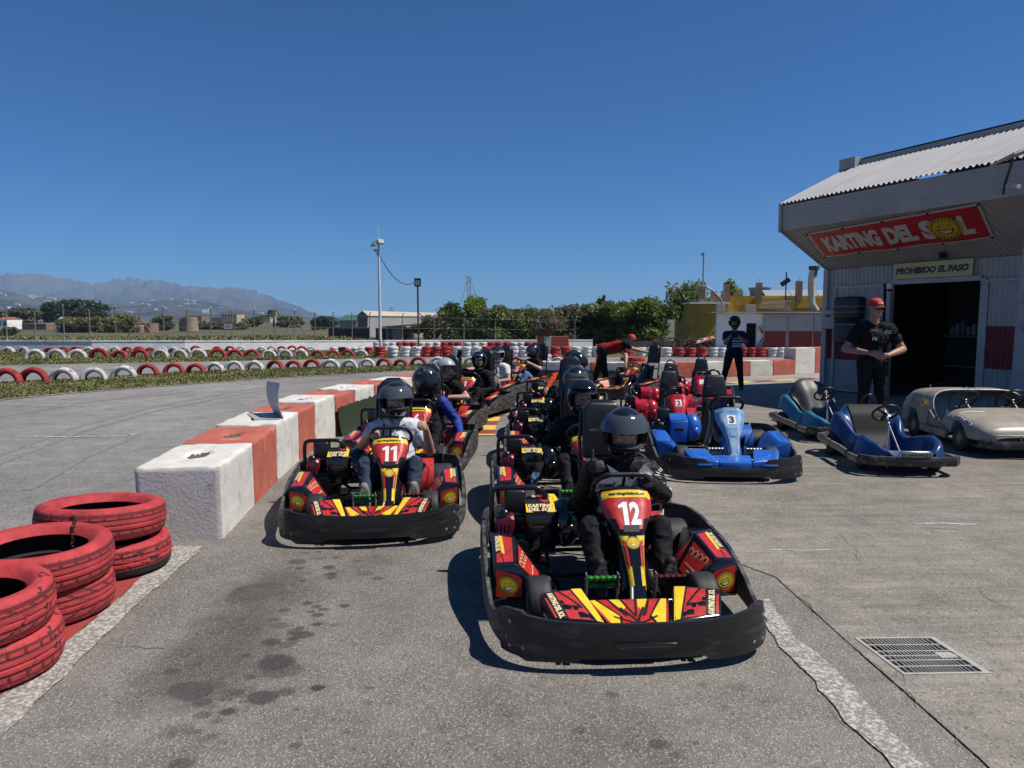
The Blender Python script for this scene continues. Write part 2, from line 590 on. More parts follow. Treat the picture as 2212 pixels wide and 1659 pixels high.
def asphalt(name, base, speck, stone, dark, sscale=95.0, stain=False, streak=0.0):
    m = bpy.data.materials.new(name); m.use_nodes = True; MATS[name] = m
    nt = m.node_tree; b = nt.nodes['Principled BSDF']; L = nt.links.new
    b.inputs['Specular IOR Level'].default_value = 0.3
    pos = nt.nodes.new('ShaderNodeNewGeometry').outputs['Position']

    def noise_t(scale, detail=4, rough=0.6, src=pos):
        n = nt.nodes.new('ShaderNodeTexNoise'); n.inputs['Scale'].default_value = scale
        n.inputs['Detail'].default_value = detail; n.inputs['Roughness'].default_value = rough
        L(src, n.inputs['Vector']); return n.outputs['Fac']

    def rng(src, a, b_, c, d):
        r = nt.nodes.new('ShaderNodeMapRange'); r.inputs[1].default_value = a; r.inputs[2].default_value = b_
        r.inputs[3].default_value = c; r.inputs[4].default_value = d
        L(src, r.inputs[0]); return r.outputs[0]

    def mixc(fac, c1, c2, mode='MIX'):
        x = nt.nodes.new('ShaderNodeMixRGB'); x.blend_type = mode
        for s, c in ((0, fac), (1, c1), (2, c2)):
            if isinstance(c, (int, float)): x.inputs[s].default_value = c
            elif isinstance(c, tuple): x.inputs[s].default_value = (*c, 1)
            else: L(c, x.inputs[s])
        return x.outputs[0]
    big = noise_t(0.55, 5, 0.6)
    mid = noise_t(3.0, 6, 0.7)
    c = mixc(rng(big, 0.35, 0.65, 0, 1), base, dark)
    c = mixc(1.0, c, rng(mid, 0.3, 0.7, 0.76, 1.22), 'MULTIPLY')
    c = mixc(1.0, c, rng(noise_t(0.22, 3, 0.5), 0.35, 0.65, 0.84, 1.14), 'MULTIPLY')
    vo = nt.nodes.new('ShaderNodeTexVoronoi'); vo.inputs['Scale'].default_value = sscale; L(pos, vo.inputs['Vector'])
    sep = nt.nodes.new('ShaderNodeSeparateColor'); L(vo.outputs['Color'], sep.inputs[0])
    pale = rng(sep.outputs[0], 1 - speck, 1 - speck * 0.6, 0, 1)
    near = rng(vo.outputs['Distance'], 0.35, 0.55, 1, 0)
    mu = nt.nodes.new('ShaderNodeMath'); mu.operation = 'MULTIPLY'; L(pale, mu.inputs[0]); L(near, mu.inputs[1])
    c = mixc(mu.outputs[0], c, stone)
    pits = rng(sep.outputs[1], 0.0, 0.22, 0.55, 1.0)
    c = mixc(1.0, c, pits, 'MULTIPLY')
    if streak:
        mp = nt.nodes.new('ShaderNodeMapping'); mp.inputs['Scale'].default_value = (0.5, 6.0, 1); mp.inputs['Rotation'].default_value = (0, 0, R(-24)); L(pos, mp.inputs[0])
        st = noise_t(2.2, 6, 0.7, mp.outputs[0])
        c = mixc(1.0, c, rng(st, 0.3, 0.7, 1 - streak, 1 + streak), 'MULTIPLY')
    if stain:
        at = nt.nodes.new('ShaderNodeAttribute'); at.attribute_name = 'stain'
        c = mixc(rng(at.outputs['Fac'], 0, 1, 0, 0.86), c, (0.024, 0.022, 0.022))
    L(c, b.inputs['Base Color'])
    b.inputs['Roughness'].default_value = 0.85
    bp = nt.nodes.new('ShaderNodeBump'); bp.inputs['Strength'].default_value = 0.7; bp.inputs['Distance'].default_value = 0.004
    L(vo.outputs['Distance'], bp.inputs['Height']); L(bp.outputs[0], b.inputs['Normal'])
    return m


asphalt('asphalt_pit', (0.205, 0.188, 0.166), 0.30, (0.37, 0.35, 0.315), (0.155, 0.142, 0.127), 125, stain=True)
asphalt('asphalt_track', (0.232, 0.220, 0.205), 0.16, (0.34, 0.325, 0.30), (0.185, 0.176, 0.164), 70, streak=0.14)
asphalt('concrete_yard', (0.250, 0.226, 0.192), 0.10, (0.36, 0.335, 0.295), (0.185, 0.167, 0.142), 90, streak=0.22)
asphalt('concrete_pale', (0.30, 0.28, 0.255), 0.05, (0.36, 0.34, 0.31), (0.24, 0.225, 0.20), 160)
M('earth_crack', (0.085, 0.076, 0.066), 0.95)
M('line_white', (0.47, 0.45, 0.40), 0.8, rgb2=(0.19, 0.175, 0.155), vs=60, mix=(0.40, 0.54), coords='World', bump=0.5, bs=120, detail=10)
M('line_faint', (0.42, 0.41, 0.39), 0.8, rgb2=(0.20, 0.20, 0.20), vs=14, mix=(0.42, 0.62), coords='World', detail=9)
M('line_red', (0.30, 0.035, 0.03), 0.75, rgb2=(0.19, 0.07, 0.06), vs=16, mix=(0.5, 0.68), coords='World')
M('kerb_red', (0.22, 0.035, 0.032), 0.75, rgb2=(0.20, 0.12, 0.10), vs=9, mix=(0.55, 0.75), coords='World')
M('kerb_yellow', (0.58, 0.44, 0.07), 0.75, rgb2=(0.36, 0.31, 0.15), vs=9, mix=(0.5, 0.75), coords='World')
M('field', (0.060, 0.066, 0.022), 0.95, rgb2=(0.11, 0.09, 0.045), vs=0.05, mix=(0.42, 0.6), coords='World', var=0.35)
M('turf_soil', (0.085, 0.078, 0.035), 0.95, rgb2=(0.055, 0.062, 0.02), vs=1.6, mix=(0.4, 0.6), coords='World', var=0.3)

# the field that runs to the horizon
rad = [0.5, 3, 6, 9, 12, 15, 18, 21, 24, 27, 30, 34, 38, 43, 48, 55, 65, 80, 100, 125, 155, 200, 300, 500, 900, 1800, 4000, 9000, 16000]
na = 96
gv = [(0, 0, -0.06)]; gf = []
for i, r_ in enumerate(rad):
    for j in range(na):
        a = 2 * math.pi * j / na
        x, y = r_ * math.cos(a), r_ * math.sin(a)
        gv.append((x, y, float(zg(x, y)) - 0.07))
for j in range(na): gf.append((0, 1 + j, 1 + (j + 1) % na))
for i in range(len(rad) - 1):
    for j in range(na):
        a = 1 + i * na + j; b_ = 1 + i * na + (j + 1) % na
        gf.append((a, a + na, b_ + na, b_))
mb = MB(); mb.add(gv, gf)
K(mb.build('ground', 'field', smooth=60), 'structure')

# line of the painted block wall: right face on the ground
WALLP = [(-2.13, 5.1), (-2.25, 6.1), (-2.36, 7.05), (-2.44, 8.05), (-2.47, 8.85), (-2.42, 9.66), (-2.33, 10.5), (-2.2, 11.35),
         (-2.02, 12.2), (-1.78, 13.05), (-1.45, 13.9), (-1.05, 14.75), (-0.6, 15.6), (-0.1, 16.5), (0.32, 17.4)]
FARW = [(1146, 815), (1163, 815.5), (1275, 817), (1288, 817), (1352, 818), (1401, 818), (1457, 818), (1513, 817), (1568, 815), (1620, 813), (1670, 811.5), (1717, 809), (1760, 806.5), (1800, 804)]
FARP = [tuple(G(*p)[:2]) for p in FARW]

# painted line beside the tyre stacks, outer and inner edges
LO = [tuple(G(x, y)[:2]) for x, y in ((-260, 1720), (0, 1508), (150, 1385), (262, 1290), (376, 1182))]
LI = [tuple(G(x, y)[:2]) for x, y in ((-160, 1720), (0, 1600), (130, 1470), (300, 1305), (442, 1182))]
CRACK = [tuple(G(x, y)[:2]) for x, y in ((2212, 1735), (2117, 1642), (1958, 1500), (1841, 1398), (1674, 1248))]

rt = [(-46, -3), (-2.6, -3)] + [(p[0] - 0.02, p[1]) for p in LO] + [(-2.5, 5.15)] + [(p[0] - 0.3, p[1]) for p in WALLP[1:]] + \
     [(p[0] - 0.1, p[1] + 0.3) for p in FARP] + [(16, 22), (18, 34), (-46, 34)]
sheet('race_track', rt, 0.004, 'asphalt_track', 2.0)

# pit lane with oil stains as a fine sheet
nx, ny = 150, 330
X, Y = np.meshgrid(np.linspace(-2.95, 1.69, nx), np.linspace(-1.5, 13.5, ny), indexing='ij')
Z = zg(X, Y)
idx = np.arange(nx * ny).reshape(nx, ny)
F = np.stack([idx[:-1, :-1], idx[1:, :-1], idx[1:, 1:], idx[:-1, 1:]], -1).reshape(-1, 4)
pit = npmesh('pit_lane', np.stack([X, Y, Z], -1).reshape(-1, 3), F, 'asphalt_pit')
K(pit, 'structure')
# a finer sheet where the stains lie
nx, ny = 310, 370
X, Y = np.meshgrid(np.linspace(-2.0, 1.685, nx), np.linspace(2.0, 6.4, ny), indexing='ij')
st = np.zeros_like(X)
stains = [(607, 1450, .085, .6), (595, 1432, .09, .9), (412, 1492, .085, .85), (572, 1507, .06, .85), (616, 1497, .04, .7), (686, 1487, .028, 1.), (523, 1498, .05, .5),
          (540, 1440, .035, .5), (488, 1510, .035, .6), (440, 1545, .035, .6), (383, 1580, .055, .4), (437, 1478, .05, .5), (476, 1488, .03, .6), (345, 1480, .05, .35),
          (585, 1388, .05, .85), (620, 1393, .04, .6), (655, 1372, .04, .8), (640, 1385, .025, .6), (560, 1405, .07, .5), (540, 1364, .06, .6), (605, 1352, .045, .6), (520, 1340, .03, .7),
          (520, 1300, .03, .6), (560, 1280, .16, .7), (530, 1295, .10, .6), (610, 1262, .05, .5), (640, 1250, .03, .6), (665, 1240, .03, .5), (640, 1215, .05, .65), (625, 1228, .025, .7),
          (660, 1195, .025, .6), (690, 1207, .03, .5), (790, 1240, .04, .5), (815, 1250, .035, .6), (720, 1232, .04, .35), (480, 1440, .12, .5), (520, 1425, .14, .4), (450, 1465, .10, .4),
          (1423, 1608, .035, .7), (1319, 1502, .03, .6), (1250, 1580, .025, .5), (1590, 1485, .04, .35), (1075, 1640, .03, .4), (390, 1652, .045, .7), (1500, 1560, .03, .35), (960, 1570, .03, .3),
          (1760, 1195, .06, .4), (1788, 1210, .05, .6), (1800, 1225, .04, .4), (1735, 1212, .05, .35), (1770, 1240, .05, .4)]
rs_ = random.Random(12)
for _ in range(70):
    f_ = rs_.random(); stains.append((430 + 330 * f_ + rs_.gauss(0, 45), 1530 - 330 * f_ + rs_.gauss(0, 32), rs_.uniform(.012, .035), rs_.uniform(.4, .9)))
for _ in range(26): stains.append((rs_.uniform(300, 1650), rs_.uniform(1450, 1650), rs_.uniform(.008, .02), rs_.uniform(.3, .7)))
P2 = np.stack([X, Y], -1)
wob = np.array([[noise.noise((x * 7, y * 7, 0)) for y in Y[0]] for x in X[:, 0]])
wob2 = np.array([[noise.noise((x * 2.1, y * 2.1, 5)) for y in Y[0]] for x in X[:, 0]])
for (sx_, sy_, r_, s_) in stains:
    g = G(sx_, sy_)
    d = np.hypot((X - g.x) / 1.25, Y - g.y) / r_ + 0.35 * wob
    st = np.maximum(st, s_ * (1 - sstep(0.80, 1.06, d)))
    st = np.maximum(st, 0.20 * s_ * (1 - sstep(0.8, 2.6, d)))
# the darker run of drips
for a, b_, w_, s_ in (((430, 1490), (620, 1250), 0.30, 0.55), ((560, 1300), (800, 1215), 0.20, 0.38), ((1120, 1640), (1300, 1560), 0.35, 0.18), ((820, 1330), (960, 1250), 0.3, 0.22)):
    A = np.array(G(*a)[:2]); B = np.array(G(*b_)[:2]); ab = B - A
    t = np.clip(((P2 - A) @ ab) / (ab @ ab), 0, 1)
    d = np.linalg.norm(P2 - (A + t[..., None] * ab), axis=-1) / w_ + 0.6 * wob2 + 0.3 * wob
    st = np.maximum(st, s_ * (1 - sstep(0.1, 1.25, d)))
Z = zg(X, Y) + 0.003
idx = np.arange(nx * ny).reshape(nx, ny)
F = np.stack([idx[:-1, :-1], idx[1:, :-1], idx[1:, 1:], idx[:-1, 1:]], -1).reshape(-1, 4)
stn = npmesh('stained_asphalt', np.stack([X, Y, Z], -1).reshape(-1, 3), F, 'asphalt_pit')
K(stn, 'structure')
at = stn.data.attributes.new('stain', 'FLOAT', 'POINT'); at.data.foreach_set('value', st.ravel().astype(np.float32))

DRAIN = [G(1844.7, 1381.5), G(2017.5, 1380), G(2142, 1459), G(1951.6, 1462)]
_dh = [(p.x, p.y) for p in DRAIN]
sheet('pit_lane', [(1.66, -1.5), (2.6, -1.5), (2.6, 2.75), (1.80, 2.80), (1.80, 3.12), (1.66, 3.45)], 0.001, 'asphalt_pit', 1.0)
yard = CRACK[:3] + [_dh[3], _dh[2], _dh[1], _dh[0], (_dh[3][0] - 0.002, _dh[3][1] + 0.002), (CRACK[2][0], CRACK[2][1] + 0.002)] + CRACK[3:] + [(1.30, 4.9), (1.15, 6.0), (0.2, 6.9), (-0.14, 7.3), (-0.20, 8.4), (-0.08, 9.6), (0.35, 11.2), (0.9, 12.8), (1.7, 14.2), (3.2, 15.2), (5.2, 16.2), (16, 20.5), (30, 20), (30, -3), (6, -3)]
sheet('yard', yard, 0.008, 'concrete_yard', 1.0)
pale = [(1.7, 14.2), (3.2, 15.2), (5.2, 16.2), (16, 20.5)] + [(p[0], p[1] - 0.02) for p in FARP[::-1]] + [(0.32, 17.2), (-0.5, 15.5), (-1.2, 14.0), (-0.3, 12.0), (0.35, 11.2), (0.9, 12.8)]
sheet('lane', pale, 0.0062, 'concrete_pale', 1.0)

# cracks between asphalt and concrete
def crack(name, pts, w, off=0.0105, seed=1):
    rr = random.Random(seed); L_ = []; R_ = []
    P = []
    for a, b_ in zip(pts[:-1], pts[1:]):
        n = max(2, int(math.dist(a, b_) / 0.05))
        for i in range(n): P.append((a[0] + (b_[0] - a[0]) * i / n, a[1] + (b_[1] - a[1]) * i / n))
    for i, p in enumerate(P):
        q = P[min(i + 1, len(P) - 1)]; o_ = P[max(i - 1, 0)]
        tx, ty = q[0] - o_[0], q[1] - o_[1]; l = math.hypot(tx, ty) or 1
        k = rr.uniform(-0.012, 0.012) + 0.02 * noise.noise((i * 0.35, seed, 0)); ww = w * max(0.0, 0.45 + 1.9 * noise.noise((i * 0.17, seed, 3)))
        c = (p[0] - ty / l * k, p[1] + tx / l * k)
        L_.append((c[0] - ty / l * ww, c[1] + tx / l * ww, float(zg(*c)) + off)); R_.append((c[0] + ty / l * ww, c[1] - tx / l * ww, float(zg(*c)) + off))
    m_ = MB(); n = len(P)
    m_.add(L_ + R_, [(i + n, i + n + 1, i + 1, i) for i in range(n - 1)])
    return K(m_.build(name, 'earth_crack'), 'structure')


crack('ground_crack', CRACK[1:] + [(1.30, 4.9)], 0.0018)
crack('ground_crack', [tuple(G(x, y)[:2]) for x, y in ((1674, 1372), (1708, 1425), (1760, 1480), (1800, 1530), (1830, 1570), (1900, 1630), (1935, 1665))], 0.0020, seed=4)
crack('ground_crack', [tuple(G(x, y)[:2]) for x, y in ((1960, 1500), (1962, 1515), (1945, 1535))], 0.0015, seed=6)
crack('ground_crack', [tuple(G(x, y)[:2]) for x, y in ((270, 1398), (340, 1402), (380, 1398))], 0.002, 0.0045, seed=8)
crack('ground_crack', [tuple(G(x, y)[:2]) for x, y in ((1640, 906), (1700, 902), (1790, 905))], 0.010, seed=9)
crack('ground_crack', [tuple(G(x, y)[:2]) for x, y in ((1980, 1140), (2100, 1150), (2212, 1152))], 0.003, seed=10)

for i_, c_ in enumerate((((1500, 1090), (1560, 1098), (1640, 1092)), ((1790, 1130), (1850, 1190), (1870, 1290)), ((1690, 880), (1650, 889), (1600, 884)), ((2080, 1240), (2140, 1300), (2212, 1330)), ((1620, 890), (1640, 897), (1700, 893)))):
    crack('ground_crack', [tuple(G(*p)[:2]) for p in c_], 0.0016, seed=20 + i_)
# painted lines
def ragged(poly, amp=0.018, step=0.06, seed=0):
    out = []
    for i in range(len(poly)):
        a, b_ = poly[i - 1], poly[i]; n = max(1, int(math.dist(a, b_) / step))
        for k in range(n):
            p = (a[0] + (b_[0] - a[0]) * k / n, a[1] + (b_[1] - a[1]) * k / n)
            out.append((p[0] + amp * (noise.noise((p[0] * 11, p[1] * 11, seed)) + 0.6 * noise.noise((p[0] * 37, p[1] * 37, seed))), p[1] + amp * noise.noise((p[0] * 13, p[1] * 13, seed + 7))))
    return out


sheet('painted_line', ragged(LI + LO[::-1], 0.02), 0.0090, 'line_white', 0.5)
red_in = [(p[0] - 0.16, p[1] + 0.02) for p in LO]
sheet('painted_line', LO + red_in[::-1], 0.0094, 'line_red', 0.5)
wl = [(1640, 1300), (1660, 1365), (1685, 1400), (1705, 1423), (1745, 1460), (1830, 1565), (1929, 1659), (1985, 1720)]
wr = [(2075, 1720), (2006, 1659), (1921, 1580), (1838, 1486), (1768, 1415), (1719, 1384), (1680, 1325), (1664, 1296)]
sheet('painted_line', ragged([tuple(G(*p)[:2]) for p in wl + wr], 0.018, seed=3), 0.0096, 'line_white', 0.5)


def strip(name, px, w, off, mat, cell=0.7):
    P = [G(*p) for p in px]; Lf, Rt = [], []
    for i, p in enumerate(P):
        t = (P[min(i + 1, len(P) - 1)] - P[max(i - 1, 0)]); t.z = 0; t.normalize()
        n = Vector((-t.y, t.x, 0)) * (w / 2)
        Lf.append((p + n)[:2]); Rt.append((p - n)[:2])
    return sheet(name, [tuple(q) for q in Rt + Lf[::-1]], off, mat, cell)


strip('painted_line', [(-60, 872), (0, 865), (150, 850.5), (400, 831.5), (600, 817.5), (870, 802.5)], 0.12, 0.018, 'line_white')
for l in ([(30, 944), (150, 945), (285, 943)], [(30, 876), (100, 877), (190, 878)], [(275, 946), (292, 937)]):
    strip('painted_line', l, 0.07, 0.0105, 'line_faint')
strip('painted_line', [(1978, 1134), (2040, 1133), (2110, 1136)], 0.04, 0.0105, 'line_faint')
strip('painted_line', [(1660, 1190), (1740, 1192), (1800, 1190)], 0.02, 0.0105, 'line_faint')
# rubber laid on the track
M('rubber_mark', (0.15, 0.145, 0.14), 0.8, rgb2=(0.21, 0.20, 0.188), vs=10, mix=(0.35, 0.6), coords='World', detail=9)
for i_, l in enumerate((((-20, 990), (160, 925), (330, 880), (560, 838), (800, 812)), ((-20, 1010), (170, 935), (345, 886), (575, 842)), ((-20, 905), (200, 868), (420, 846)), ((60, 1060), (180, 990), (300, 940)), ((20, 806), (330, 795), (640, 787)))):
    strip('tyre_mark', l, 0.10, 0.0075 + 0.0004 * i_, 'rubber_mark', 1.0)
# red and yellow chequered kerb paint
kl = [(1016, 942), (1018, 939), (1022, 930), (1029, 920), (1036, 911), (1046, 902), (1060, 894), (1075, 886.5), (1090, 879), (1104, 872)]
kr = [(1068, 942), (1068.5, 939), (1070, 930), (1072.5, 920), (1076, 911), (1082, 902), (1091, 894), (1101, 887.5), (1113, 881), (1127, 874)]
for i in range(len(kl) - 1):
    q = [tuple(G(*p)[:2]) for p in (kl[i], kr[i], kr[i + 1], kl[i + 1])]
    sheet('painted_check', q, 0.0125, 'kerb_yellow' if i % 2 == 0 else 'kerb_red', 0.6)
fk = [(1380, 842), (1420, 839), (1465, 836), (1511, 832.5), (1545, 830.5), (1580, 828.2), (1625, 825.5), (1672, 822.8), (1722, 820), (1765, 817.6), (1800, 815.8)]
for i in range(len(fk) - 1):
    strip('painted_check', [fk[i], fk[i + 1]], 0.34, 0.0125, 'kerb_yellow' if i % 2 else 'kerb_red')

# verges with grass
ga_n = [(-90, 875), (0, 865), (150, 850), (400, 831), (600, 817), (870, 802), (1000, 796.5), (1100, 793.5), (1270, 791)]
ga_f = [(1270, 782), (1100, 784), (900, 788), (714, 793), (450, 801), (300, 811), (150, 820), (0, 827), (-90, 832)]
GA = [tuple(G(*p)[:2]) for p in ga_n + ga_f]
sheet('verge', GA, 0.012, 'turf_soil', 1.5)
gb = [(-90, 793), (0, 789), (350, 783), (700, 776), (850, 774), (850, 757.5), (600, 757.5), (300, 757.5), (0, 758), (-90, 758.5)]
GB = [tuple(G(*p)[:2]) for p in gb]
sheet('verge', GB, 0.012, 'turf_soil', 2.5)

M('grass', (0.10, 0.125, 0.028), 0.8, rgb2=(0.22, 0.185, 0.075), vs=0.9, mix=(0.40, 0.62), coords='World', var=0.35)


def grass(name, poly, n, h0, h1, seed, w=0.012):
    rs = np.random.RandomState(seed)
    P = np.array(poly); lo, hi = P.min(0), P.max(0)
    pts = np.zeros((0, 2))
    while len(pts) < n:
        q = rs.uniform(lo, hi, (n * 2, 2))
        q = q[inpoly(q, poly)]
        pts = np.concatenate([pts, q])
    pts = pts[:n]
    a = rs.uniform(0, 2 * np.pi, n); h = rs.uniform(h0, h1, n) * (0.6 + 0.8 * rs.rand(n) ** 3)
    z = zg(pts[:, 0], pts[:, 1]) + 0.008
    lean = rs.normal(0, 0.5, (n, 2)) * h[:, None]
    wd = w * (0.6 + rs.rand(n)) * (1 + pts[:, 1] / 18)
    A = np.stack([pts[:, 0] - np.cos(a) * wd, pts[:, 1] - np.sin(a) * wd, z], -1)
    B = np.stack([pts[:, 0] + np.cos(a) * wd, pts[:, 1] + np.sin(a) * wd, z], -1)
    Cc = np.stack([pts[:, 0] + lean[:, 0], pts[:, 1] + lean[:, 1], z + h], -1)
    V = np.stack([A, B, Cc], 1).reshape(-1, 3)
    o = npmesh(name, V, np.arange(3 * n).reshape(-1, 3), 'grass')
    K(o, 'stuff'); return o


T(grass('grass', GA, 60000, 0.02, 0.06, 3), 'short patchy grass along the verge in front of half buried tyres', 'grass')
T(grass('grass', GB, 42000, 0.03, 0.07, 4, 0.018), 'short grass on the verge before the low white wall', 'grass')
FLD = [(-30, 37.5), (-12, 45), (6, 52), (12, 58), (-12, 72), (-45, 60)]
T(grass('grass', FLD, 26000, 0.10, 0.25, 5, 0.03), 'weedy green field grass behind the wire fence', 'grass')
# ================================================================ tyres and painted blocks
M('tyre_red', (0.40, 0.042, 0.045), 0.74, rgb2=(0.25, 0.026, 0.028), vs=9, mix=(0.42, 0.7), var=0.22, bump=0.5, bs=60, detail=10, spec=0.3)
M('tyre_red_worn', (0.40, 0.042, 0.045), 0.72, rgb2=(0.022, 0.018, 0.018), vs=15, mix=(0.585, 0.615), var=0.25, bump=0.5, bs=60, detail=12, spec=0.3)
M('tyre_white', (0.62, 0.61, 0.58), 0.55, rgb2=(0.36, 0.34, 0.31), vs=6, mix=(0.48, 0.75), var=0.15, bump=0.3, bs=50, detail=8)
M('tyre_white_worn', (0.60, 0.59, 0.56), 0.55, rgb2=(0.05, 0.05, 0.05), vs=9, mix=(0.57, 0.66), var=0.15, bump=0.3, bs=50, detail=10)
M('groove_shade', (0.13, 0.014, 0.015), 0.8)  # darkened red: the shade inside the tread grooves, put into the colour
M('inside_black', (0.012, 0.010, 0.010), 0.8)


def tyre_mesh(name, Ro, Ri, w, mat, n=30, tread=0, depth=0.009, black_low=False):
    """car tyre lying flat, base on z = 0; tread 1..3 adds modelled grooves"""
    h = w / 2
    prof = [(Ri + 0.004, -h * 0.52), (Ri + 0.03, -h * 0.86), (Ri + 0.45 * (Ro - Ri), -h), (Ro - 0.045, -h * 0.97), (Ro - 0.015, -h * 0.84)]
    nt_ = 22 if tread else 4
    sh = [(-0.72 + 1.44 * i / nt_) for i in range(nt_ + 1)]
    prof += [(Ro - 0.010 * (a / 0.72) ** 2, h * a) for a in sh]
    prof += [(Ro - 0.015, h * 0.84), (Ro - 0.045, h * 0.97), (Ri + 0.62 * (Ro - Ri), h * 1.0), (Ri + 0.5 * (Ro - Ri), h * 0.985), (Ri + 0.45 * (Ro - Ri), h), (Ri + 0.03, h * 0.86), (Ri + 0.004, h * 0.52),
             (Ri + 0.02, h * 0.45), (Ro - 0.035, h * 0.6), (Ro - 0.028, 0), (Ro - 0.035, -h * 0.6), (Ri + 0.02, -h * 0.45)]
    k = len(prof)
    vs, fs, mi = [], [], []
    for j in range(n):
        a = 2 * math.pi * j / n
        for (r, z) in prof:
            d = 0
            if tread and r > Ro - 0.0145:
                q = z / h / 0.72
                if min(abs(q), abs(q - 0.42), abs(q + 0.42)) < 0.05: d = depth
                elif tread == 1 and abs(q) > 0.5 and (j % (9 if n > 100 else 5) == 0): d = depth * 0.8
                elif tread == 2 and ((j + int(abs(q) * 16)) % (13 if n > 100 else 8) == 0) and abs(q) > 0.08: d = depth
                elif tread == 3 and ((j + int(math.sin(q * 3.0) * 11)) % 14 == 0): d = depth
            vs.append(((r - d) * math.cos(a), (r - d) * math.sin(a), z + h))
    for j in range(n):
        for i in range(k):
            i2 = (i + 1) % k; j2 = (j + 1) % n
            q = (j * k + i, j2 * k + i, j2 * k + i2, j * k + i2)
            fs.append(q)
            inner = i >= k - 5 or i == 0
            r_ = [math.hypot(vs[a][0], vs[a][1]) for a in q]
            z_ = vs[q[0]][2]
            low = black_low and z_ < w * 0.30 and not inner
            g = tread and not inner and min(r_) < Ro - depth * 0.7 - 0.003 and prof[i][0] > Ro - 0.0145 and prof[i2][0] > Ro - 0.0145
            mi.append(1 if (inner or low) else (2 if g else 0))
    m_ = MB(); m_.add(vs, fs); m_.m = mi
    return m_.mesh(name, [mat, 'inside_black', 'groove_shade'], smooth=50)


def link(name, me, loc, rot=(0, 0, 0), parent=None, scale=None):
    o = bpy.data.objects.new(name, me); COL.objects.link(o)
    o.location = loc; o.rotation_euler = rot
    if scale: o.scale = scale
    if parent: o.parent = parent
    return o


# --- three stacks of two beside the pit lane
near = [((-2.46, 3.13), 0.335, 0.335, 1, 2, (3, -2), 'closest to the lane mouth'), ((-2.59, 3.80), 0.335, 0.365, 2, 1, (2, 3), 'in the middle stack'),
        ((-2.58, 4.50), 0.315, 0.375, 3, 1, (4, 6), 'beside the white end block')]
words = [('red car tyre with worn black tread, bottom of the stack farthest from the blocks', 'red car tyre with black scuffed shoulder, top of the stack farthest from the blocks'),
         ('red painted car tyre with fine leaf tread, bottom of the middle stack', 'red painted car tyre with a rusty chain over its rim, top of the middle stack'),
         ('red and black wavy treaded tyre, bottom of the stack against the end block', 'large tilted red car tyre, top of the stack against the white end block')]
for k, ((x, y), r0, r1, t0, t1, (tx, ty), _) in enumerate(near):
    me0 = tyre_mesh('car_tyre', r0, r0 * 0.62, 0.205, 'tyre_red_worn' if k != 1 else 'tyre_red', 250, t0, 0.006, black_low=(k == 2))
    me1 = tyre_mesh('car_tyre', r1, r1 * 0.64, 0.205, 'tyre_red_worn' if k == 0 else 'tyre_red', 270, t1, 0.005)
    o = link('car_tyre', me0, (x + 0.02, y, 0.012), (0, 0, k)); T(o, words[k][0], 'tyre', 'red tyre stacks by the pit lane')
    dz = 0.215 + 0.03 * (k == 2)
    o = link('car_tyre', me1, (x - 0.07 * (k == 2), y - 0.02, dz), (R(tx * 0.5), R(ty * -0.7), k * 2)); T(o, words[k][1], 'tyre', 'red tyre stacks by the pit lane')
# chain tying the stacks together
M('chain', (0.05, 0.035, 0.028), 0.6, metal=0.5, var=0.4, vs=60)
ch = MB(); link_m = []
path = [(-2.70, 4.22, 0.455), (-2.65, 4.16, 0.455), (-2.60, 4.12, 0.448), (-2.56, 4.08, 0.44), (-2.545, 4.03, 0.425), (-2.54, 4.01, 0.36), (-2.54, 4.0, 0.32), (-2.54, 4.0, 0.27)]
pp = []
for a, b_ in zip(path[:-1], path[1:]):
    n = max(1, round((Vector(b_) - Vector(a)).length / 0.022))
    for i in range(n): pp.append((Vector(a).lerp(Vector(b_), i / n), (Vector(b_) - Vector(a)).normalized()))
for i, (p, t) in enumerate(pp):
    s_ = t.cross(Vector((1, 0, 0.3))).normalized(); s2 = t.cross(s_)
    u = s_ if i % 2 else s2
    ring = [p + t * (0.017 * math.cos(a)) + u * (0.009 * math.sin(a)) for a in np.linspace(0, 2 * math.pi, 9)[:-1]]
    ch.tube(ring, 0.0032, 5, closed=True)
T(ch.build('chain', 'chain', smooth=60), 'rusty steel chain draped over the rims of the red tyres', 'chain')

# --- half buried tyres
cols = {'r': 'tyre_red', 'w': 'tyre_white'}
HT = {}
for c in 'rw':
    HT[c] = [tyre_mesh('buried_tyre', 0.36, 0.215, 0.20, cols[c], 36, 1, 0.008), tyre_mesh('buried_tyre', 0.36, 0.22, 0.18, 'tyre_red' if c == 'r' else 'tyre_white_worn', 36, 2, 0.008)]
cname = {'r': 'red', 'w': 'white'}


def buried(px, py, wpx, c, row, rotz, k):
    g = G(px, py)
    dia = wpx * g.y / F2 * 1.0
    me = HT[c][k % 2]
    s_ = dia / 0.72
    o = bpy.data.objects.new('buried_tyre', me); COL.objects.link(o)
    rz = rotz + rnd.uniform(-0.16, 0.16)
    wdt = 1.0
    up = Matrix.Rotation(R(90) + rnd.uniform(-0.09, 0.09), 4, 'X')
    o.matrix_world = Matrix.Translation((g.x, g.y, g.z + 0.01 + rnd.uniform(-0.02, 0.03))) @ rot_z(rz) @ up @ Matrix.Diagonal((s_, s_, wdt, 1)) @ Matrix.Translation((0, 0, -0.1))
    T(o, f'{cname[c]} painted tyre half buried upright in the {row}', 'tyre', f'{cname[c]} half buried tyres in the {row}')
    return o


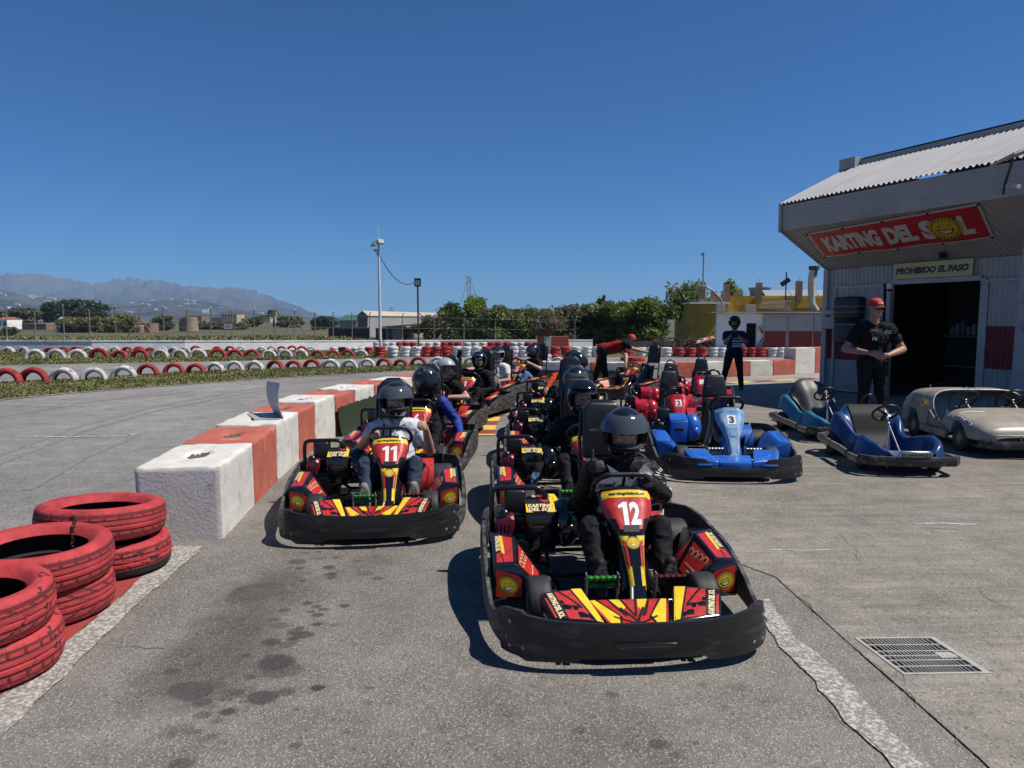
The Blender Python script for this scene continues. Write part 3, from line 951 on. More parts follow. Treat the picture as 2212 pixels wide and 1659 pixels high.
rowA = [(14, 829, 66, 'r'), (73, 826, 66, 'r'), (138, 823.6, 63, 'w'), (203, 821, 58, 'w'), (268, 815, 54, 'w'), (319, 811, 47, 'r'), (376, 808, 45, 'r'), (423, 806, 43, 'r'), (464, 803, 42, 'w'), (506, 801.5, 44, 'w'),
        (550, 800.5, 43, 'w'), (594, 797.5, 41, 'r'), (634, 796.5, 37, 'r'), (674, 795.5, 41, 'r'), (714, 796, 43, 'w'), (755, 796.5, 38, 'w'), (793, 794, 37, 'w'), (829, 792.5, 36, 'r'), (866, 792.5, 36, 'r'), (904, 790, 38, 'r'),
        (945, 789, 36, 'w'), (981, 788, 38, 'w'), (1018, 787, 34, 'w'), (1052, 787, 34, 'r'), (1084, 787, 31, 'r'), (1115, 787, 31, 'r'), (1148, 787, 30, 'w'), (1177, 787, 28, 'w'), (1205, 786, 30, 'w')]
for i, (x, y, w_, c) in enumerate(rowA):
    o = buried(x, y, w_, c, 'grass strip beside the track', -0.12 + 0.25 * (i < 9), i)
rowB = [(-10, 776, 42, 'r'), (30, 776, 42, 'w'), (76, 775, 42, 'w'), (122, 775, 41, 'w'), (167, 774.5, 41, 'w'), (214, 774, 43, 'r'), (259, 774, 36, 'r'), (302, 773.5, 40, 'r'), (346, 773, 39, 'w'), (388, 773, 35, 'w'), (428, 772.5, 38, 'w'), (470, 773, 39, 'r'), (508, 772, 34, 'r'),
        (544, 771, 35, 'r'), (581, 771, 33, 'w'), (616, 771, 34, 'w'), (650, 770.5, 33, 'w'), (686, 771, 31, 'r'), (719, 770, 30, 'r'), (751, 770, 30, 'r'), (781, 770.5, 28, 'w')]
for i, (x, y, w_, c) in enumerate(rowB):
    if i < 2: continue
    buried(x, y, w_, c, 'verge across the far straight', 0.05, i)
rowC = [(55, 648, 'w'), (148, 648, 'w'), (315, 650, 'r'), (400, 648, 'r'), (480, 648, 'r'), (560, 652, 'w'), (640, 652, 'w'), (727, 650, 'w'), (805, 652, 'r'), (880, 650, 'r'), (950, 652, 'r'), (1027, 648, 'w'), (1098, 650, 'w'), (1166, 652, 'w'),
        (1237, 640, 'r'), (1372, 640, 'r'), (1455, 640, 'r'), (1522, 640, 'w'), (1655, 640, 'w'), (1720, 638, 'w'), (1780, 638, 'r'), (1846, 638, 'r'), (1908, 638, 'r'), (1968, 640, 'w')]
for i, (x, y, c) in enumerate(rowC):
    buried(x * 0.3417, 540 + (y + 2) * 0.3417, (27 if x < 1100 else 23) + (6 if x == 1166 else 0), c, 'grass under the low white wall', 0.0, i)

# --- stacked tyre barriers
ST = {c: [tyre_mesh('stacked_tyre', 0.25, 0.15, 0.15, cols[c], 28, 0), tyre_mesh('stacked_tyre', 0.25, 0.15, 0.15, cols[c] if c == 'r' else 'tyre_white_worn', 28, 0)] for c in 'rw'}


def stack(px, py, wpx, n, c, row, hpx):
    g = G(px, py); dia = wpx * g.y / F2; s_ = dia / 0.5
    hz = hpx * g.y / F2 / n
    for i in range(n):
        o = bpy.data.objects.new('stacked_tyre', ST[c][rnd.randrange(2)]); COL.objects.link(o)
        o.location = (g.x + rnd.uniform(-0.02, 0.02), g.y + dia / 2 + rnd.uniform(-0.02, 0.02), g.z + 0.012 + i * hz)
        o.rotation_euler = (rnd.uniform(-0.03, 0.03), rnd.uniform(-0.03, 0.03), rnd.uniform(0, 6))
        o.scale = (s_ * rnd.uniform(0.96, 1.03), s_ * rnd.uniform(0.96, 1.03), hz / 0.15 * 1.02)
        T(o, f'{cname[c]} painted tyre stacked in the {row}', 'tyre', f'{cname[c]} stacked tyres in the {row}')


Z2 = lambda z: 675 + z * 0.1953
Z3 = lambda z: 1080 + z * 0.1953
Z4 = lambda z: 1404 + z * 0.1953
front = [(Z2(740), 24, 'r', 4)] + [(Z2(z), 24, 'w', 3) for z in (880, 1018, 1143)] + [(Z2(z), 22, 'r', 3) for z in (1257, 1367, 1480)] + [(Z2(z), 22, 'w', 3) for z in (1595, 1705, 1815)] + \
        [(Z2(z), 20.5, 'r', 3) for z in (1922, 2025, 2130)] + [(Z3(z), 21, 'w', 3) for z in (162, 268, 375)] + [(Z3(z), 21, 'r', 3) for z in (485, 612, 730)] + [(Z3(z), 22, 'w', 3) for z in (843, 970, 1078)]
for x, w_, c, n in front: stack(x, 772, w_, n, c, 'long barrier along the far straight', 22.5)
right = [(Z3(1440), 24, 'r', 3), (Z3(1570), 22, 'w', 3), (Z3(1695), 22, 'w', 3), (Z3(1855), 24, 'w', 3)] + [(Z3(z), 25, 'r', 3) for z in (1985, 2120)] + \
        [(Z4(585), 24, 'r', 3), (Z4(720), 23, 'w', 3), (Z4(800), 20, 'w', 3), (Z4(905), 20, 'w', 3), (Z4(1040), 19, 'r', 3), (Z4(1132), 19, 'r', 3), (Z4(1245), 25, 'r', 3), (Z4(1372), 25, 'w', 3), (Z4(1460), 20, 'w', 3)]
for x, w_, c, n in right: stack(x, 772, w_, n, c, 'barrier before the yellow building', 20.5)
back = [(Z2(z), 16, c, 2) for z, c in ((710, 'w'), (800, 'w'), (880, 'w'), (950, 'r'), (1033, 'r'), (1112, 'r'), (1198, 'w'), (1285, 'w'), (1370, 'w'), (1457, 'r'), (1537, 'r'), (1610, 'r'), (1700, 'w'), (1795, 'w'), (1885, 'w'), (1977, 'r'), (2060, 'r'), (2150, 'r'))] + \
       [(Z3(z), 17, c, 2) for z, c in ((75, 'r'), (158, 'w'), (232, 'w'), (312, 'r'), (400, 'r'), (495, 'w'), (552, 'w'), (620, 'w'), (725, 'r'))]
for x, w_, c, n in back: stack(x, 758.5, w_ * 1.08, 3, c, 'second barrier row under the fence', 18.5)
left = [(Z2(z), 19, c) for z, c in ((230, 'w'), (318, 'r'), (380, 'w'), (445, 'w'), (522, 'w'), (610, 'r'))]
for x, w_, c in left: stack(x, 762.5, w_, 2, c, 'short row behind the buried tyres', 12)
# wide loose tyres on the bend
big = tyre_mesh('loose_tyre', 0.40, 0.22, 0.24, 'tyre_red', 40, 1, 0.01)
bigw = tyre_mesh('loose_tyre', 0.40, 0.22, 0.24, 'tyre_white', 40, 1, 0.01)
for (px, py, wpx, me, lab) in ((Z3(1498), 785, 48, big, 'wide red truck tyre lying flat at the bend behind the block wall'), (Z3(1405), 780, 24, big, 'small red tyre lying on the bend beside a wide flat tyre'),
                               (Z3(504), 775.5, 28, bigw, 'white tyre lying flat in front of the red barrier stacks'), (Z3(640), 775.5, 24, big, 'red tyre lying flat beside a white one before the barrier stacks')):
    g = G(px, py); s_ = wpx * g.y / F2 / 0.8
    o = link('loose_tyre', me, (g.x, g.y + 0.3, g.z + 0.012), (0, 0, 0.3), None, (s_, s_, min(1.0, s_))); T(o, lab, 'tyre')
g = G(Z3(1415), 778.5); o = link('loose_tyre', big, (g.x, g.y + 0.35, g.z + 0.26), (0.02, 0.03, 1), None, (0.72, 0.72, 0.9)); T(o, 'red ribbed tyre on top of another at the bend behind the marshal', 'tyre')

g = G(1292, 789); m_ = MB(); m_.box((0, 0, .20), (.16, .03, .40), None, 0); m_.box((.01, -.018, .26), (.07, .008, .10), None, 1); m_.box((-.01, -.018, .10), (.05, .008, .06), None, 1)
o = m_.build('marker_board', ['tyre_red', 'tyre_white']); o.location = g; o.rotation_euler = (R(-8), 0, .1); T(o, 'small red marker board with white print leaning behind the far wall', 'sign')

# --- painted concrete blocks
M('block_white', (0.57, 0.55, 0.505), 0.85, rgb2=(0.33, 0.30, 0.245), vs=6, mix=(0.55, 0.76), var=0.10, bump=0.5, bs=45, coords='World', detail=9)
M('block_red', (0.40, 0.098, 0.062), 0.85, rgb2=(0.44, 0.26, 0.19), vs=6.5, mix=(0.56, 0.78), var=0.16, bump=0.5, bs=45, coords='World', detail=9)
M('block_hole', (0.10, 0.07, 0.05), 0.95)


def block(p0, p1, w, h, mat, cuts, name, label, cat='block', hole=True, group=None, seed=0):
    a, b_ = Vector((*p0, float(zg(*p0)))), Vector((*p1, float(zg(*p1))))
    t = (b_ - a); t.z = 0; t.normalize(); n = Vector((-t.y, t.x, 0))
    L = (b_ - a).length - 0.012
    o0 = a + t * 0.006
    bm = bmesh.new(); bmesh.ops.create_cube(bm, size=1.0)
    bmesh.ops.subdivide_edges(bm, edges=bm.edges[:], cuts=cuts, use_grid_fill=True)
    for v in bm.verts:
        u, ww, z = v.co.x + 0.5, v.co.y + 0.5, v.co.z + 0.5
        # round the arrises a little
        for_ = [abs(u - 0.5) * 2 > 0.98, abs(ww - 0.5) * 2 > 0.98, z > 0.98]
        p = Vector((u * L, ww * w, z * h))
        if sum(for_) >= 2:
            c = Vector((L / 2, w / 2, h * 0.4)); p = p + (c - p).normalized() * (0.010 + 0.03 * max(0, noise.noise(Vector((p.x * 7 + seed, p.y * 7, p.z * 7))) - 0.15))
        q = o0 + t * p.x + n * p.y + Vector((0, 0, p.z))
        d = 0.006 * noise.noise(q * 6 + Vector((seed, 0, 0))) + 0.0022 * noise.noise(q * 24)
        if hole and z > 0.98:
            e = ((u - 0.5) * L / 0.17) ** 2 + ((ww - 0.5) * w / 0.075) ** 2
            p.z -= 0.034 * float(1 - sstep(0.2, 1.7, e))
        q = o0 + t * p.x + n * p.y + Vector((0, 0, p.z))
        q += Vector((d * n.x, d * n.y, d if z > 0.5 else 0))
        v.co = q - a
    me = bpy.data.meshes.new(name)
    mi = []
    for f in bm.faces:
        c = f.calc_center_median() + a
        u = (c - o0).dot(t); ww = (c - o0).dot(n)
        f.smooth = True
        f.material_index = 1 if (hole and (c.z - a.z) > h * 0.8 and (c.z - a.z) < h - 0.020 and abs(u - L / 2) < 0.2 and abs(ww - w / 2) < 0.1) else 0
    bm.to_mesh(me); bm.free()
    me.materials.append(MATS[mat]); me.materials.append(MATS['block_hole'])
    me.set_sharp_from_angle(angle=R(45))
    ob = bpy.data.objects.new(name, me); COL.objects.link(ob); ob.location = a
    return T(ob, label, cat, group)


ordn = ['first', 'second', 'third', 'fourth', 'fifth', 'sixth', 'seventh', 'eighth', 'ninth', 'tenth', 'eleventh', 'twelfth', 'thirteenth', 'fourteenth']
extra = {0: 'white painted end block of the wall beside the red tyre stacks', 1: 'red painted concrete block next to the white end block', 2: 'white painted concrete block carrying the bent metal plate'}
hts = [0.55, 0.55, 0.565, 0.555, 0.58, 0.555, 0.57, 0.56, 0.55, 0.55, 0.54, 0.53, 0.52, 0.5]
for i in range(len(WALLP) - 1):
    c = 'white' if i % 2 == 0 else 'red'
    block(WALLP[i], WALLP[i + 1], 0.60, hts[i], 'block_' + c, 25 if i < 5 else 13 if i < 8 else 6, 'barrier_block', extra.get(i) or f'{c} painted concrete block, {ordn[i]} of the wall from the red tyres', seed=i, group='painted barrier blocks')
fc = ['red', 'white', 'red', 'white', 'red', 'white', 'red', 'white', 'red', 'white', 'red', 'white', 'red']
for i in range(len(FARP) - 1):
    tall = i >= 11
    far_lab = {11: 'tall white painted concrete block beside the corrugated workshop', 12: 'tall red painted concrete block against the workshop corner'}
    block(FARP[i], FARP[i + 1], 0.42, 0.80 if tall else 0.45, 'block_' + fc[i], 6, 'barrier_block', far_lab.get(i, f'{fc[i]} painted low concrete block, {ordn[10 - i]} of the far wall from the tall white block'), hole=False, seed=20 + i, group='painted barrier blocks')

# artificial turf hung on the inner face of the wall
M('fake_turf', (0.010, 0.022, 0.006), 0.95, rgb2=(0.018, 0.034, 0.009), vs=40, mix=(0.4, 0.6), bump=1.0, bs=220)


def turf(pts, h, label, off=0.03, top=0.0):
    m_ = MB(); P = []
    for a, b_ in zip(pts[:-1], pts[1:]):
        for i in range(6): P.append((a[0] + (b_[0] - a[0]) * i / 6, a[1] + (b_[1] - a[1]) * i / 6))
    P.append(pts[-1]); n = len(P)
    N = []
    for i, p in enumerate(P):
        q = P[min(i + 1, n - 1)]; o_ = P[max(0, i - 1)]
        t = Vector((q[0] - o_[0], q[1] - o_[1], 0)).normalized(); N.append(Vector((t.y, -t.x, 0)))

    def F(u, v):
        k = u * (n - 1); i = min(int(k), n - 2); f = k - i
        p = Vector((*P[i], 0)).lerp(Vector((*P[i + 1], 0)), f); nn = N[i]
        hh = h * (0.96 + 0.10 * noise.noise((k * 1.3, 2, 0)))
        z = float(zg(p.x, p.y))
        return tuple(p + nn * (off + 0.05 * (1 - v) ** 2) + Vector((0, 0, z + 0.014 + hh * v)))
    m_.shell(F, (n - 1) * 3, 5, 0.012)
    return T(m_.build('artificial_turf', 'fake_turf', smooth=60), label, 'turf')


turf(WALLP[5:10], 0.40, 'dark green artificial turf hung on the inner face of the curved block wall')
turf([FARP[1], FARP[2], FARP[4]], 0.20, 'dark green artificial turf strip along the foot of the far block wall')

# bent metal plate standing on the third block
B1, B2 = Vector((-2.66, 7.88, 0.575)), Vector((-2.40, 7.40, 0.575))
T1, T2 = AT(578, 823, 7.93), AT(606.6, 828, 7.43)
M('plate_grey', (0.42, 0.42, 0.41), 0.5, rgb2=(0.25, 0.24, 0.23), vs=7, mix=(0.5, 0.8), metal=0.3, bump=0.2, bs=20)
m_ = MB()


def plate(u, v):
    a = B1.lerp(B2, u); b_ = T1.lerp(T2, u); p = a.lerp(b_, v)
    return tuple(p + Vector((-0.03, -0.015, 0)) * math.sin(v * math.pi))


m_.shell(plate, 8, 10, 0.008)
off = Vector((-0.30, -0.10, 0.0))
m_.shell(lambda u, v: tuple(B1.lerp(B2, u) + off * v * 0.9), 6, 4, 0.006)
T(m_.build('metal_plate', 'plate_grey', smooth=40), 'bent grey sheet metal plate standing on a white painted block', 'plate')

# --- drain grating set in the yard
M('grate_steel', (0.50, 0.48, 0.43), 0.5, metal=0.35, rgb2=(0.33, 0.29, 0.22), vs=25, mix=(0.5, 0.75))
dr = thing('drain_grate', DRAIN[3], 0, 'galvanised steel drain grating set in the concrete yard', 'drain')
A, B_, C_, D_ = [p - DRAIN[3] for p in (DRAIN[0], DRAIN[1], DRAIN[2], DRAIN[3])]


def dq(u, v, z=0.0):
    p = D_.lerp(C_, u).lerp(A.lerp(B_, u), v)
    return Vector((p.x, p.y, z))


def dbar(u0, u1, v0, v1, z0, z1):
    m_ = MB()
    vs = [dq(u0, v0, z0), dq(u1, v0, z0), dq(u1, v1, z0), dq(u0, v1, z0), dq(u0, v0, z1), dq(u1, v0, z1), dq(u1, v1, z1), dq(u0, v1, z1)]
    m_.add(vs, [(3, 2, 1, 0), (4, 5, 6, 7), (0, 1, 5, 4), (1, 2, 6, 5), (2, 3, 7, 6), (3, 0, 4, 7)])
    return m_


fr = MB()
for a in ((0, 1, 0, 0.04), (0, 1, 0.96, 1), (0, 0.04, 0.04, 0.96), (0.93, 1, 0.04, 0.96)):
    q = dbar(*a, -0.02, 0.012); fr.add(q.v, q.f)
fr.build('frame', 'grate_steel', dr)
rows = [0.05, 0.20, 0.355, 0.475, 0.60, 0.78, 0.95]
for v in rows[1:-1]: dbar(0.04, 0.93, v - 0.010, v + 0.010, 0.005, 0.0115).build('cross_bar', 'grate_steel', dr)
us = [0.04 + 0.89 * q for q in (0.072, 0.145, 0.195, 0.245, 0.295, 0.345, 0.39, 0.435, 0.48, 0.525, 0.57, 0.615, 0.66, 0.705, 0.755, 0.805, 0.86, 0.93)]
for u in us: dbar(u - 0.005, u + 0.005, 0.05, 0.95, 0.006, 0.0105).build('bar', 'grate_steel', dr)
dbar(0.70, 0.90, 0.40, 0.55, -0.010, 0.0125).build('latch_plate', 'grate_steel', dr)
m_ = MB(); m_.add([dq(0, 0, -0.062), dq(1, 0, -0.062), dq(1, 1, -0.062), dq(0, 1, -0.062), dq(0, 0, 0.004), dq(1, 0, 0.004), dq(1, 1, 0.004), dq(0, 1, 0.004)],
                  [(0, 1, 2, 3), (4, 5, 1, 0), (5, 6, 2, 1), (6, 7, 3, 2), (7, 4, 0, 3)])
m_.build('sump', 'inside_black', dr)
# ================================================================ backdrop
M('wall_white', (0.76, 0.75, 0.72), 0.85, rgb2=(0.60, 0.58, 0.54), vs=1.3, mix=(0.45, 0.75), bump=0.5, bs=12, coords='World', var=0.08)
M('galv', (0.33, 0.33, 0.32), 0.5, metal=0.4, var=0.2, vs=5)
M('galv_rust', (0.22, 0.18, 0.14), 0.6, rgb2=(0.14, 0.08, 0.05), vs=5, mix=(0.45, 0.65))
M('cable', (0.02, 0.02, 0.02), 0.7)
M('lamp_glass', (0.25, 0.26, 0.27), 0.15)
# low white wall, blocks scored into its face
wp = [G(x, y) for x, y in ((-120, 758.6), (0, 758), (200, 757.8), (400, 757.6), (600, 757.4), (770, 757.0), (950, 755.5), (1120, 754), (1280, 752.5))]
wtop = [735.5, 737, 737.3, 737.3, 737.2, 736.8, 736, 735.4, 735.2]
wall = thing('low_wall', wp[0], 0, 'low white painted block wall carrying the wire fence', 'wall')
for i in range(len(wp) - 1):
    a, b_ = wp[i] - wp[0], wp[i + 1] - wp[0]
    px = ((-120, 0, 200, 400, 600, 770, 950, 1120, 1280))
    h0 = AT(px[i], wtop[i], wp[i].y).z - wp[i].z; h1 = AT(px[i + 1], wtop[i + 1], wp[i + 1].y).z - wp[i + 1].z
    m_ = MB()
    t = (b_ - a); t.z = 0; t.normalize(); n = Vector((-t.y, t.x, 0)) * 0.2
    lo = Vector((0, 0, -0.1))
    m_.add([a + lo, b_ + lo, b_ + lo + n, a + lo + n, a + Vector((0, 0, h0)), b_ + Vector((0, 0, h1)), b_ + n + Vector((0, 0, h1)), a + n + Vector((0, 0, h0))],
           [(0, 1, 5, 4), (1, 2, 6, 5), (2, 3, 7, 6), (3, 0, 4, 7), (4, 5, 6, 7)])
    # rough mortar capping
    for k in range(14):
        p = a.lerp(b_, (k + 0.5) / 14) + n * 0.5 + Vector((0, 0, h0 + (h1 - h0) * k / 14 + 0.01))
        m_.box(p, ((b_ - a).length / 14 * 1.02, 0.24, 0.05 + 0.03 * rnd.random()), Matrix.Rotation(math.atan2(t.y, t.x), 3, 'Z'))
    m_.build('wall_section', 'wall_white', wall)


def wall_at(px):
    for i in range(8):
        xs = (-120, 0, 200, 400, 600, 770, 950, 1120, 1280)
        if xs[i] <= px <= xs[i + 1]:
            f = (px - xs[i]) / (xs[i + 1] - xs[i]); p = wp[i].lerp(wp[i + 1], f)
            # true perspective foot of the pixel column
            Y = 1 / ((1 - f) / wp[i].y + f / wp[i + 1].y)
            q = AT(px, wtop[i] + (wtop[i + 1] - wtop[i]) * f, Y)
            return q + Vector((0, 0.1, 0))


fence = thing('wire_fence', wall_at(12), 0, 'tall wire fence with bent galvanised posts on the white wall', 'fence')
F0 = wall_at(12)
posts = [(12, 656, 1), (74, 670, 0), (136, 659, 1), (192, 668, 0), (248, 661, 1), (302, 667, 0), (352, 662, 1), (403, 670, 0), (454, 664, 1), (501, 671, 0), (548, 667, 1), (593, 671, 0), (636, 669, 1), (680, 673, 0), (719, 672.5, 1), (760, 674, 0),
         (798, 673.5, 1), (869, 676, 1), (938, 677.5, 1), (1002, 679, 1), (1070, 682, 1), (1160, 684, 1), (1242, 684, 1)]
tops = []
for px, ty, bent in posts:
    q = wall_at(px) - F0; tp = AT(px, ty, q.y + F0.y) - F0
    m_ = MB()
    pts = [q - Vector((0, 0, 0.3)), q.lerp(tp, 0.84)]
    pts += [q.lerp(tp, 0.92) + Vector((0.04, -0.1, 0)), tp + Vector((0.13, -0.22, 0))] if bent else [tp]
    m_.tube(pts, 0.028, 8)
    m_.build('post', 'galv' if bent else 'galv_rust', fence, smooth=60)
    tops.append((q, tp))
for px, dx in ((302, -34), (302, 35), (636, -32), (636, 34)):
    q = wall_at(px) - F0; e = wall_at(px + dx) - F0
    t = AT(px, 683 if px == 302 else 686, q.y + F0.y) - F0
    MB().tube([t, e], 0.025, 7).build('brace', 'galv_rust', fence, smooth=60)
M('wire', (0.16, 0.16, 0.15), 0.6, metal=0.3)
for fr_ in (0.03, 0.45, 0.86):
    m_ = MB(); m_.tube([q.lerp(t, fr_) for q, t in tops], 0.006, 4); m_.build('strand', 'wire', fence)
# chain-link: thin crossed wires between the posts
m_ = MB()
for (q0, t0), (q1, t1) in zip(tops[:-1], tops[1:]):
    n = max(6, int((q1 - q0).length / 0.42))
    for k in range(n):
        a = q0.lerp(q1, k / n); b_ = q0.lerp(q1, (k + 1) / n); hh = (t0 - q0).z * 0.86
        for j in range(5):
            z0, z1 = Vector((0, 0, hh * j / 5)), Vector((0, 0, hh * (j + 1) / 5))
            for u, w_ in ((a + z0, b_ + z1), (b_ + z0, a + z1)):
                s_ = Vector((0, 0, 0.0028)); m_.add([u - s_, w_ - s_, w_ + s_, u + s_], [(0, 1, 2, 3)])
mo = m_.build('wire_mesh', 'wire', fence); mo['kind'] = 'stuff'

# --- light masts and cable
b0 = AT(822, 752, 38.0); b0.z = float(zg(b0.x, b0.y))
mast = thing('light_pole', b0, 0, 'tall white steel mast with two floodlights behind the tyre barrier', 'light pole')
tp = AT(817, 490, 38.0) - b0
m_ = MB(); m_.tube([(0, 0, 0), tp * 0.5, tp * 0.89], [0.085, 0.07, 0.055], 12); m_.tube([tp * 0.86, tp], 0.02, 8)
m_.build('mast', M('mast_white', (0.55, 0.55, 0.54), 0.45, var=0.1, vs=3), mast, smooth=60)
m_ = MB(); q = AT(815, 521, 38) - b0
m_.tube([AT(806, 525, 38) - b0, AT(825, 516, 38) - b0], 0.03, 8)
m_.build('cross_arm', 'steel_worn', mast, smooth=60)
for (fx, fy, sg) in ((808, 527, -1), (822.5, 522, 1)):
    m_ = MB(); c = AT(fx, fy, 37.9) - b0
    rt_ = Matrix.Rotation(R(35 * sg), 3, 'Z') @ Matrix.Rotation(R(-35), 3, 'X')
    m_.rbox(c, (0.34, 0.10, 0.30), 0.02, 2, rt_, 0); m_.box(c + rt_ @ Vector((0, -0.056, 0)), (0.28, 0.01, 0.24), rt_, 1)
    m_.build('floodlight', ['steel_worn', 'lamp_glass'], mast)
m_ = MB(); m_.rbox(AT(814, 541, 37.9) - b0, (0.30, 0.18, 0.11), 0.02); m_.rbox(AT(817, 548, 37.9) - b0, (0.16, 0.16, 0.14), 0.02)
m_.build('camera_box', 'steel_worn', mast)
b1 = AT(904, 746, 43.0); b1.z = float(zg(b1.x, b1.y))
mast2 = thing('light_pole', b1, 0, 'short dark pole with one square floodlight beside the fence', 'light pole')
m_ = MB(); m_.tube([(0, 0, 0), AT(903, 660, 43) - b1, AT(902, 601, 43) - b1], 0.055, 8); m_.build('mast', M('wood_dark', (0.05, 0.042, 0.034), 0.8, var=0.3, vs=4), mast2, smooth=60)
m_ = MB(); c = AT(902, 610, 42.85) - b1; m_.rbox(c, (0.40, 0.10, 0.50), 0.02, 2, None, 0); m_.box(c + Vector((0, -0.056, -0.02)), (0.28, 0.01, 0.30), None, 1)
m_.build('floodlight', ['steel_black', 'lamp_glass'], mast2)


def cable(name, a, b_, sag, label, r=0.012, n=24, wob=0.0):
    P = []
    for i in range(n + 1):
        t = i / n; p = Vector(a).lerp(Vector(b_), t); p.z -= sag * 4 * t * (1 - t)
        p.z += wob * math.sin(i * 1.9); P.append(p)
    return T(MB().tube(P, r, 5).build(name, 'cable'), label, 'cable')


cable('overhead_cable', AT(820, 552, 38), AT(899, 607, 43), 0.70, 'thick drooping black cable between the white mast and the dark pole', 0.022, 40, 0.03)
cable('overhead_cable', AT(904, 676, 43), AT(1010, 597, 120), 3.2, 'thin overhead cable from the dark pole up to the lattice mast', 0.03)
# lattice mast
lb = AT(1013, 680, 120.0); lb.z = float(zg(lb.x, lb.y)); lt = AT(1013, 596, 120).z - lb.z
lm = thing('lattice_mast', lb, 0, 'thin steel lattice mast rising behind the bushy tree', 'mast')
m_ = MB()
for sx, sy in ((-0.28, 0), (0.28, 0), (0, 0.5)): m_.tube([(sx, sy, 0), (sx, sy, lt)], 0.05, 5)
for k in range(int(lt / 0.6)):
    z = k * 0.6; s_ = 1 if k % 2 else -1
    m_.tube([(-0.28 * s_, 0, z), (0.28 * s_, 0, z + 0.6)], 0.03, 4); m_.tube([(-0.28, 0, z), (0.28, 0, z)], 0.025, 4)
m_.tube([(-0.75, 0, lt), (0.35, 0, lt - 0.1)], 0.06, 5)
m_.build('lattice', 'galv', lm)
cable('guy_wire', AT(1016, 600, 120), AT(1032, 656, 118), 0.0, 'thin guy wire slanting down from the lattice mast', 0.03)
for px, ty, D, lab in ((1142, 657, 420, 'distant lattice power pylon above the hedge'), (846, 664, 500, 'distant power pylon beyond the long warehouse roof')):
    pb = AT(px, 700, D); pb.z = -2.2; h = AT(px, ty, D).z + 2.2
    m_ = MB()
    for sx in (-1, 1): m_.tube([(sx * 2.2, 0, 0), (sx * 0.7, 0, h * 0.7), (sx * 0.4, 0, h)], 0.22, 4)
    for k in range(5): m_.tube([(-2.0 + 0.3 * k, 0, h * 0.15 * k), (1.8 - 0.3 * k, 0, h * 0.15 * (k + 1))], 0.15, 4)
    m_.tube([(-3, 0, h * 0.8), (3, 0, h * 0.8)], 0.2, 4); m_.tube([(-2, 0, h * 0.95), (2, 0, h * 0.95)], 0.2, 4)
    o = m_.build('power_pylon', 'galv'); o.location = pb; T(o, lab, 'pylon')
cable('power_line', AT(1142, 660, 420), AT(1000, 690, 500), 3, 'faint power line running left from the distant pylon', 0.12)
cable('power_line', AT(1142, 660, 420), AT(1260, 690, 500), 3, 'faint power line running right from the distant pylon', 0.12)

# --- trees
M('bark', (0.10, 0.075, 0.055), 0.9, var=0.3, vs=6, bump=0.8, bs=15)


def leafmat(name, a, b_):
    m = M(name, a, 0.5, rgb2=b_, vs=0.9, mix=(0.4, 0.6), coords='World', var=0.30)
    nt = m.node_tree; bs = nt.nodes['Principled BSDF']
    src = bs.inputs['Base Color'].links[0].from_socket
    tr = nt.nodes.new('ShaderNodeBsdfTranslucent'); nt.links.new(src, tr.inputs[0])
    mx = nt.nodes.new('ShaderNodeMixShader'); mx.inputs[0].default_value = 0.42
    nt.links.new(bs.outputs[0], mx.inputs[1]); nt.links.new(tr.outputs[0], mx.inputs[2]); nt.links.new(mx.outputs[0], nt.nodes['Material Output'].inputs[0])
    return m


leafmat('leaf_green', (0.087, 0.152, 0.029), (0.167, 0.225, 0.043))
leafmat('leaf_bright', (0.189, 0.261, 0.032), (0.275, 0.319, 0.058))
leafmat('leaf_dark', (0.034, 0.057, 0.018), (0.063, 0.086, 0.025))
leafmat('leaf_olive', (0.167, 0.171, 0.061), (0.239, 0.217, 0.087))
leafmat('leaf_ochre', (0.275, 0.21, 0.043), (0.174, 0.174, 0.043))
leafmat('twig_brown', (0.203, 0.16, 0.102), (0.145, 0.123, 0.065))


def leaves(name, clumps, n, size, mats, parent, seed, droop=0.0, fill=0.35):
    """crown: n leaf blades spread through ellipsoid clumps ((x,y,z),(rx,ry,rz))"""
    rs = np.random.RandomState(seed)
    vol = np.array([c[1][0] * c[1][1] * c[1][2] for c in clumps]) ** 0.75
    k = rs.choice(len(clumps), n, p=vol / vol.sum())
    C0 = np.array([c[0] for c in clumps])[k]; R0 = np.array([c[1] for c in clumps])[k]
    d = rs.normal(size=(n, 3)); d /= np.linalg.norm(d, axis=1, keepdims=True)
    rr = 1 - fill * 2 * rs.rand(n) ** 1.6
    lump = 1 + 0.22 * np.sin(d[:, 0] * 7 + k) * np.cos(d[:, 2] * 6 + k * 2) + 0.15 * rs.normal(size=n)
    P = C0 + d * R0 * (rr * lump)[:, None]
    a = rs.normal(size=(n, 3)); a[:, 2] -= droop; a /= np.linalg.norm(a, axis=1, keepdims=True)
    b_ = np.cross(a, rs.normal(size=(n, 3))); b_ /= np.maximum(np.linalg.norm(b_, axis=1, keepdims=True), 1e-6)
    s = size * rs.uniform(0.6, 1.4, n)[:, None]
    V = np.stack([P - a * s, P + b_ * s * 0.42, P + a * s, P - b_ * s * 0.42], 1).reshape(-1, 3)
    return npmesh(name, V, np.arange(4 * n).reshape(-1, 4), mats, parent, False, rs.randint(0, len(mats), n))


